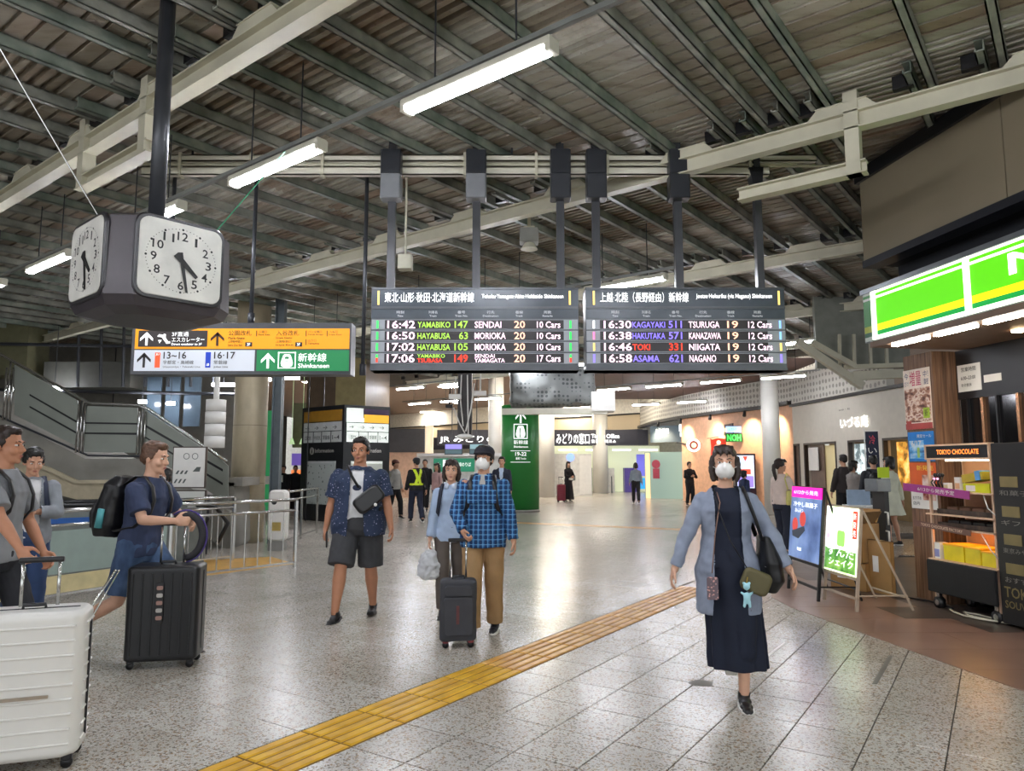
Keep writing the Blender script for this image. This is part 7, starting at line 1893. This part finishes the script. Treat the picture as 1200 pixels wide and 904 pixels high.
p = simple('woman in black long dress with hair down, standing by a red suitcase', 666, 30.5, PI + R(35), 1.64, True, M_BLKC, M_BLKC, 'long', 'stand', True, vox=.018, hands=((-.06, .27, 1.1), (.08, .27, 1.08)), poles=((-1, -.3, -1), (1, -.3, -1)), z0=.1, r1=.26)
e = p.place('shoulder_bag', 'grey-green bag on the shoulder of the woman in the black long dress', 'bag'); m = MB().rbox((-.27, -.04, 1.05), (.14, .3, .26), .06, 0, seg=4); remesh(p.sc(m), 'bag_body', mat('sage_bag', '#7f8a86', .7), e, .018, 2); m = MB().rbox((.06, .26, 1.0), (.2, .1, .1), .04, 1); remesh(p.sc(m), 'white_pouch', M_WHITE, e, .018, 1)
suitcase((P(657.5, 580, 30.2).x, 30.2, 0), R(10), .34, .25, .66, mat('wine_red_shell', '#7c1f35', .35), 'wine red suitcase beside the woman in the black long dress', 'hard', 0, .3)
p = simple('woman walking away in grey-blue jacket and black trousers, far centre right', 745, 28.8, -R(4), 1.60, True, mat('grey_blue_jacket', '#8b98a4', .85), M_BLKC, 'bob', vox=.017, hem=.95)
p = simple('woman with a long ponytail in cream blouse carrying a yellow bag', 915, 12.6, -R(62), 1.61, True, M_CREAMC, M_SUIT, 'pony', 'stand', vox=.010, hands=((-.24, .05, .84), (.2, .3, 1.06)), hm=M_HDB, head=(-12, 2), hem=.9)
e = p.place('shoulder_bag', 'pale yellow cloth bag on the shoulder of the ponytail woman', 'bag'); m = MB().loft([(.245, -.02, .92, .05, .12), (.255, -.02, 1.0, .06, .14), (.24, -.02, 1.18, .04, .11)], 18, 2.5); remesh(p.sc(m), 'bag_body', mat('pale_yellow_bag', '#d9cf7a', .7), e, .010, 2, .008, 12)
strap_path(e, p, [(.24, .08, 1.18), (.17, .07, 1.38), (.14, .0, 1.475), (.17, -.09, 1.38), (.24, -.1, 1.18)], mat('pale_yellow_bag2', '#d9cf7a', .7), .012, .006); strap_path(e, p, [(.26, .1, .95), (.28, .12, .8), (.28, .05, .70), (.28, -.06, .78), (.26, -.08, .95)], M_LBOX, .009, .006, 'tail_strap')
p = simple('man in dark brown jacket seen from behind at the beige shop', 989, 17, R(10), 1.74, False, mat('dark_brown_jacket', '#2b2322', .8), M_BLKC, 'short', 'stand', vox=.013)
p = simple('woman in grey shirt and black apron reaching her arms to the right', 1000, 15.9, -R(75), 1.60, True, mat('grey_shirt_warm', '#8d8580', .85), M_BLKC, 'bob', 'stand', vox=.012, hands=((-.12, .48, 1.12), (.14, .46, 1.10)), poles=((-1, 0, -1), (1, 0, -1)))
m = MB().loft([(0, .02, .55, .2, .15), (0, .02, .85, .19, .145), (0, .03, 1.02, .16, .12)], 20, 2.3); p.rm(m, 'apron', M_BLKC, sm=1)
p = simple('man with a black backpack beside the turquoise suitcase', 1024, 14.9, -R(12), 1.69, False, mat('charcoal_top', '#2c2d33', .8), mat('grey_shorts', '#6d7480', .8), 'short', 'stand', vox=.012)
backpack(p, 'black backpack of the man by the turquoise suitcase', M_BLACK, .15, .09, .22)
suitcase((P(1020, 600, 14.0).x, 14.0, 0), R(15), .44, .28, .60, mat('turquoise_shell', '#6fa8ad', .4), 'turquoise hard suitcase in front of the beige shop', 'hard', 0, .3)
p = simple('woman in pale cream dress with dark hair left of the wood pillar', 1043, 14.0, R(30), 1.66, True, mat('pale_cream_dress', '#dcdcc6', .85), mat('pale_cream_dress2', '#dcdcc6', .85), 'bob', 'stand', True, vox=.012, z0=.6, r1=.27)
p = simple('person in black with backpack standing before the glass shop front, far right', 808, 27.5, PI + R(20), 1.62, False, M_BLKC, M_BLKC, 'short', 'stand', vox=.018, hands=((-.06, .25, 1.2), (.08, .25, 1.18)), poles=((-1, -.3, -1), (1, -.3, -1)))
p = simple('person in navy behind the shoulder of the woman in the navy dress', 872, 19.5, -R(60), 1.36, True, mat('navy_jacket_far', '#24304e', .8), M_BLKC, 'bob', 'stand', vox=.014)
p = simple('person in black with a white mask behind the railing by the diagram board', 194, 11.4, PI - R(40), 1.45, False, M_BLKC, M_BLKC, 'bob', 'stand', vox=.012, mask=True)
p = simple('left one of two people in black suits far behind the steel post', 332, 23.0, PI, 1.50, False, M_BLKC, M_BLKC, 'short', vox=.018)
m = MB().rbox((0, .155, 1.27), (.07, .01, .25), .005, 1); p.sc(m).build('shirt_front', M_WHITE, p.root)
p = simple('right one of two people in black suits far behind the steel post', 346, 23.6, PI + R(20), 1.50, False, M_BLKC, M_BLKC, 'short', vox=.018)
p = simple('woman with dark hair behind the guard, half hidden by the heavy-set man', 452, 26, PI, 1.6, True, M_GRYC, M_BLKC, 'bob', vox=.018)
for o in list(TMP.collection.objects): TMP.collection.objects.unlink(o)
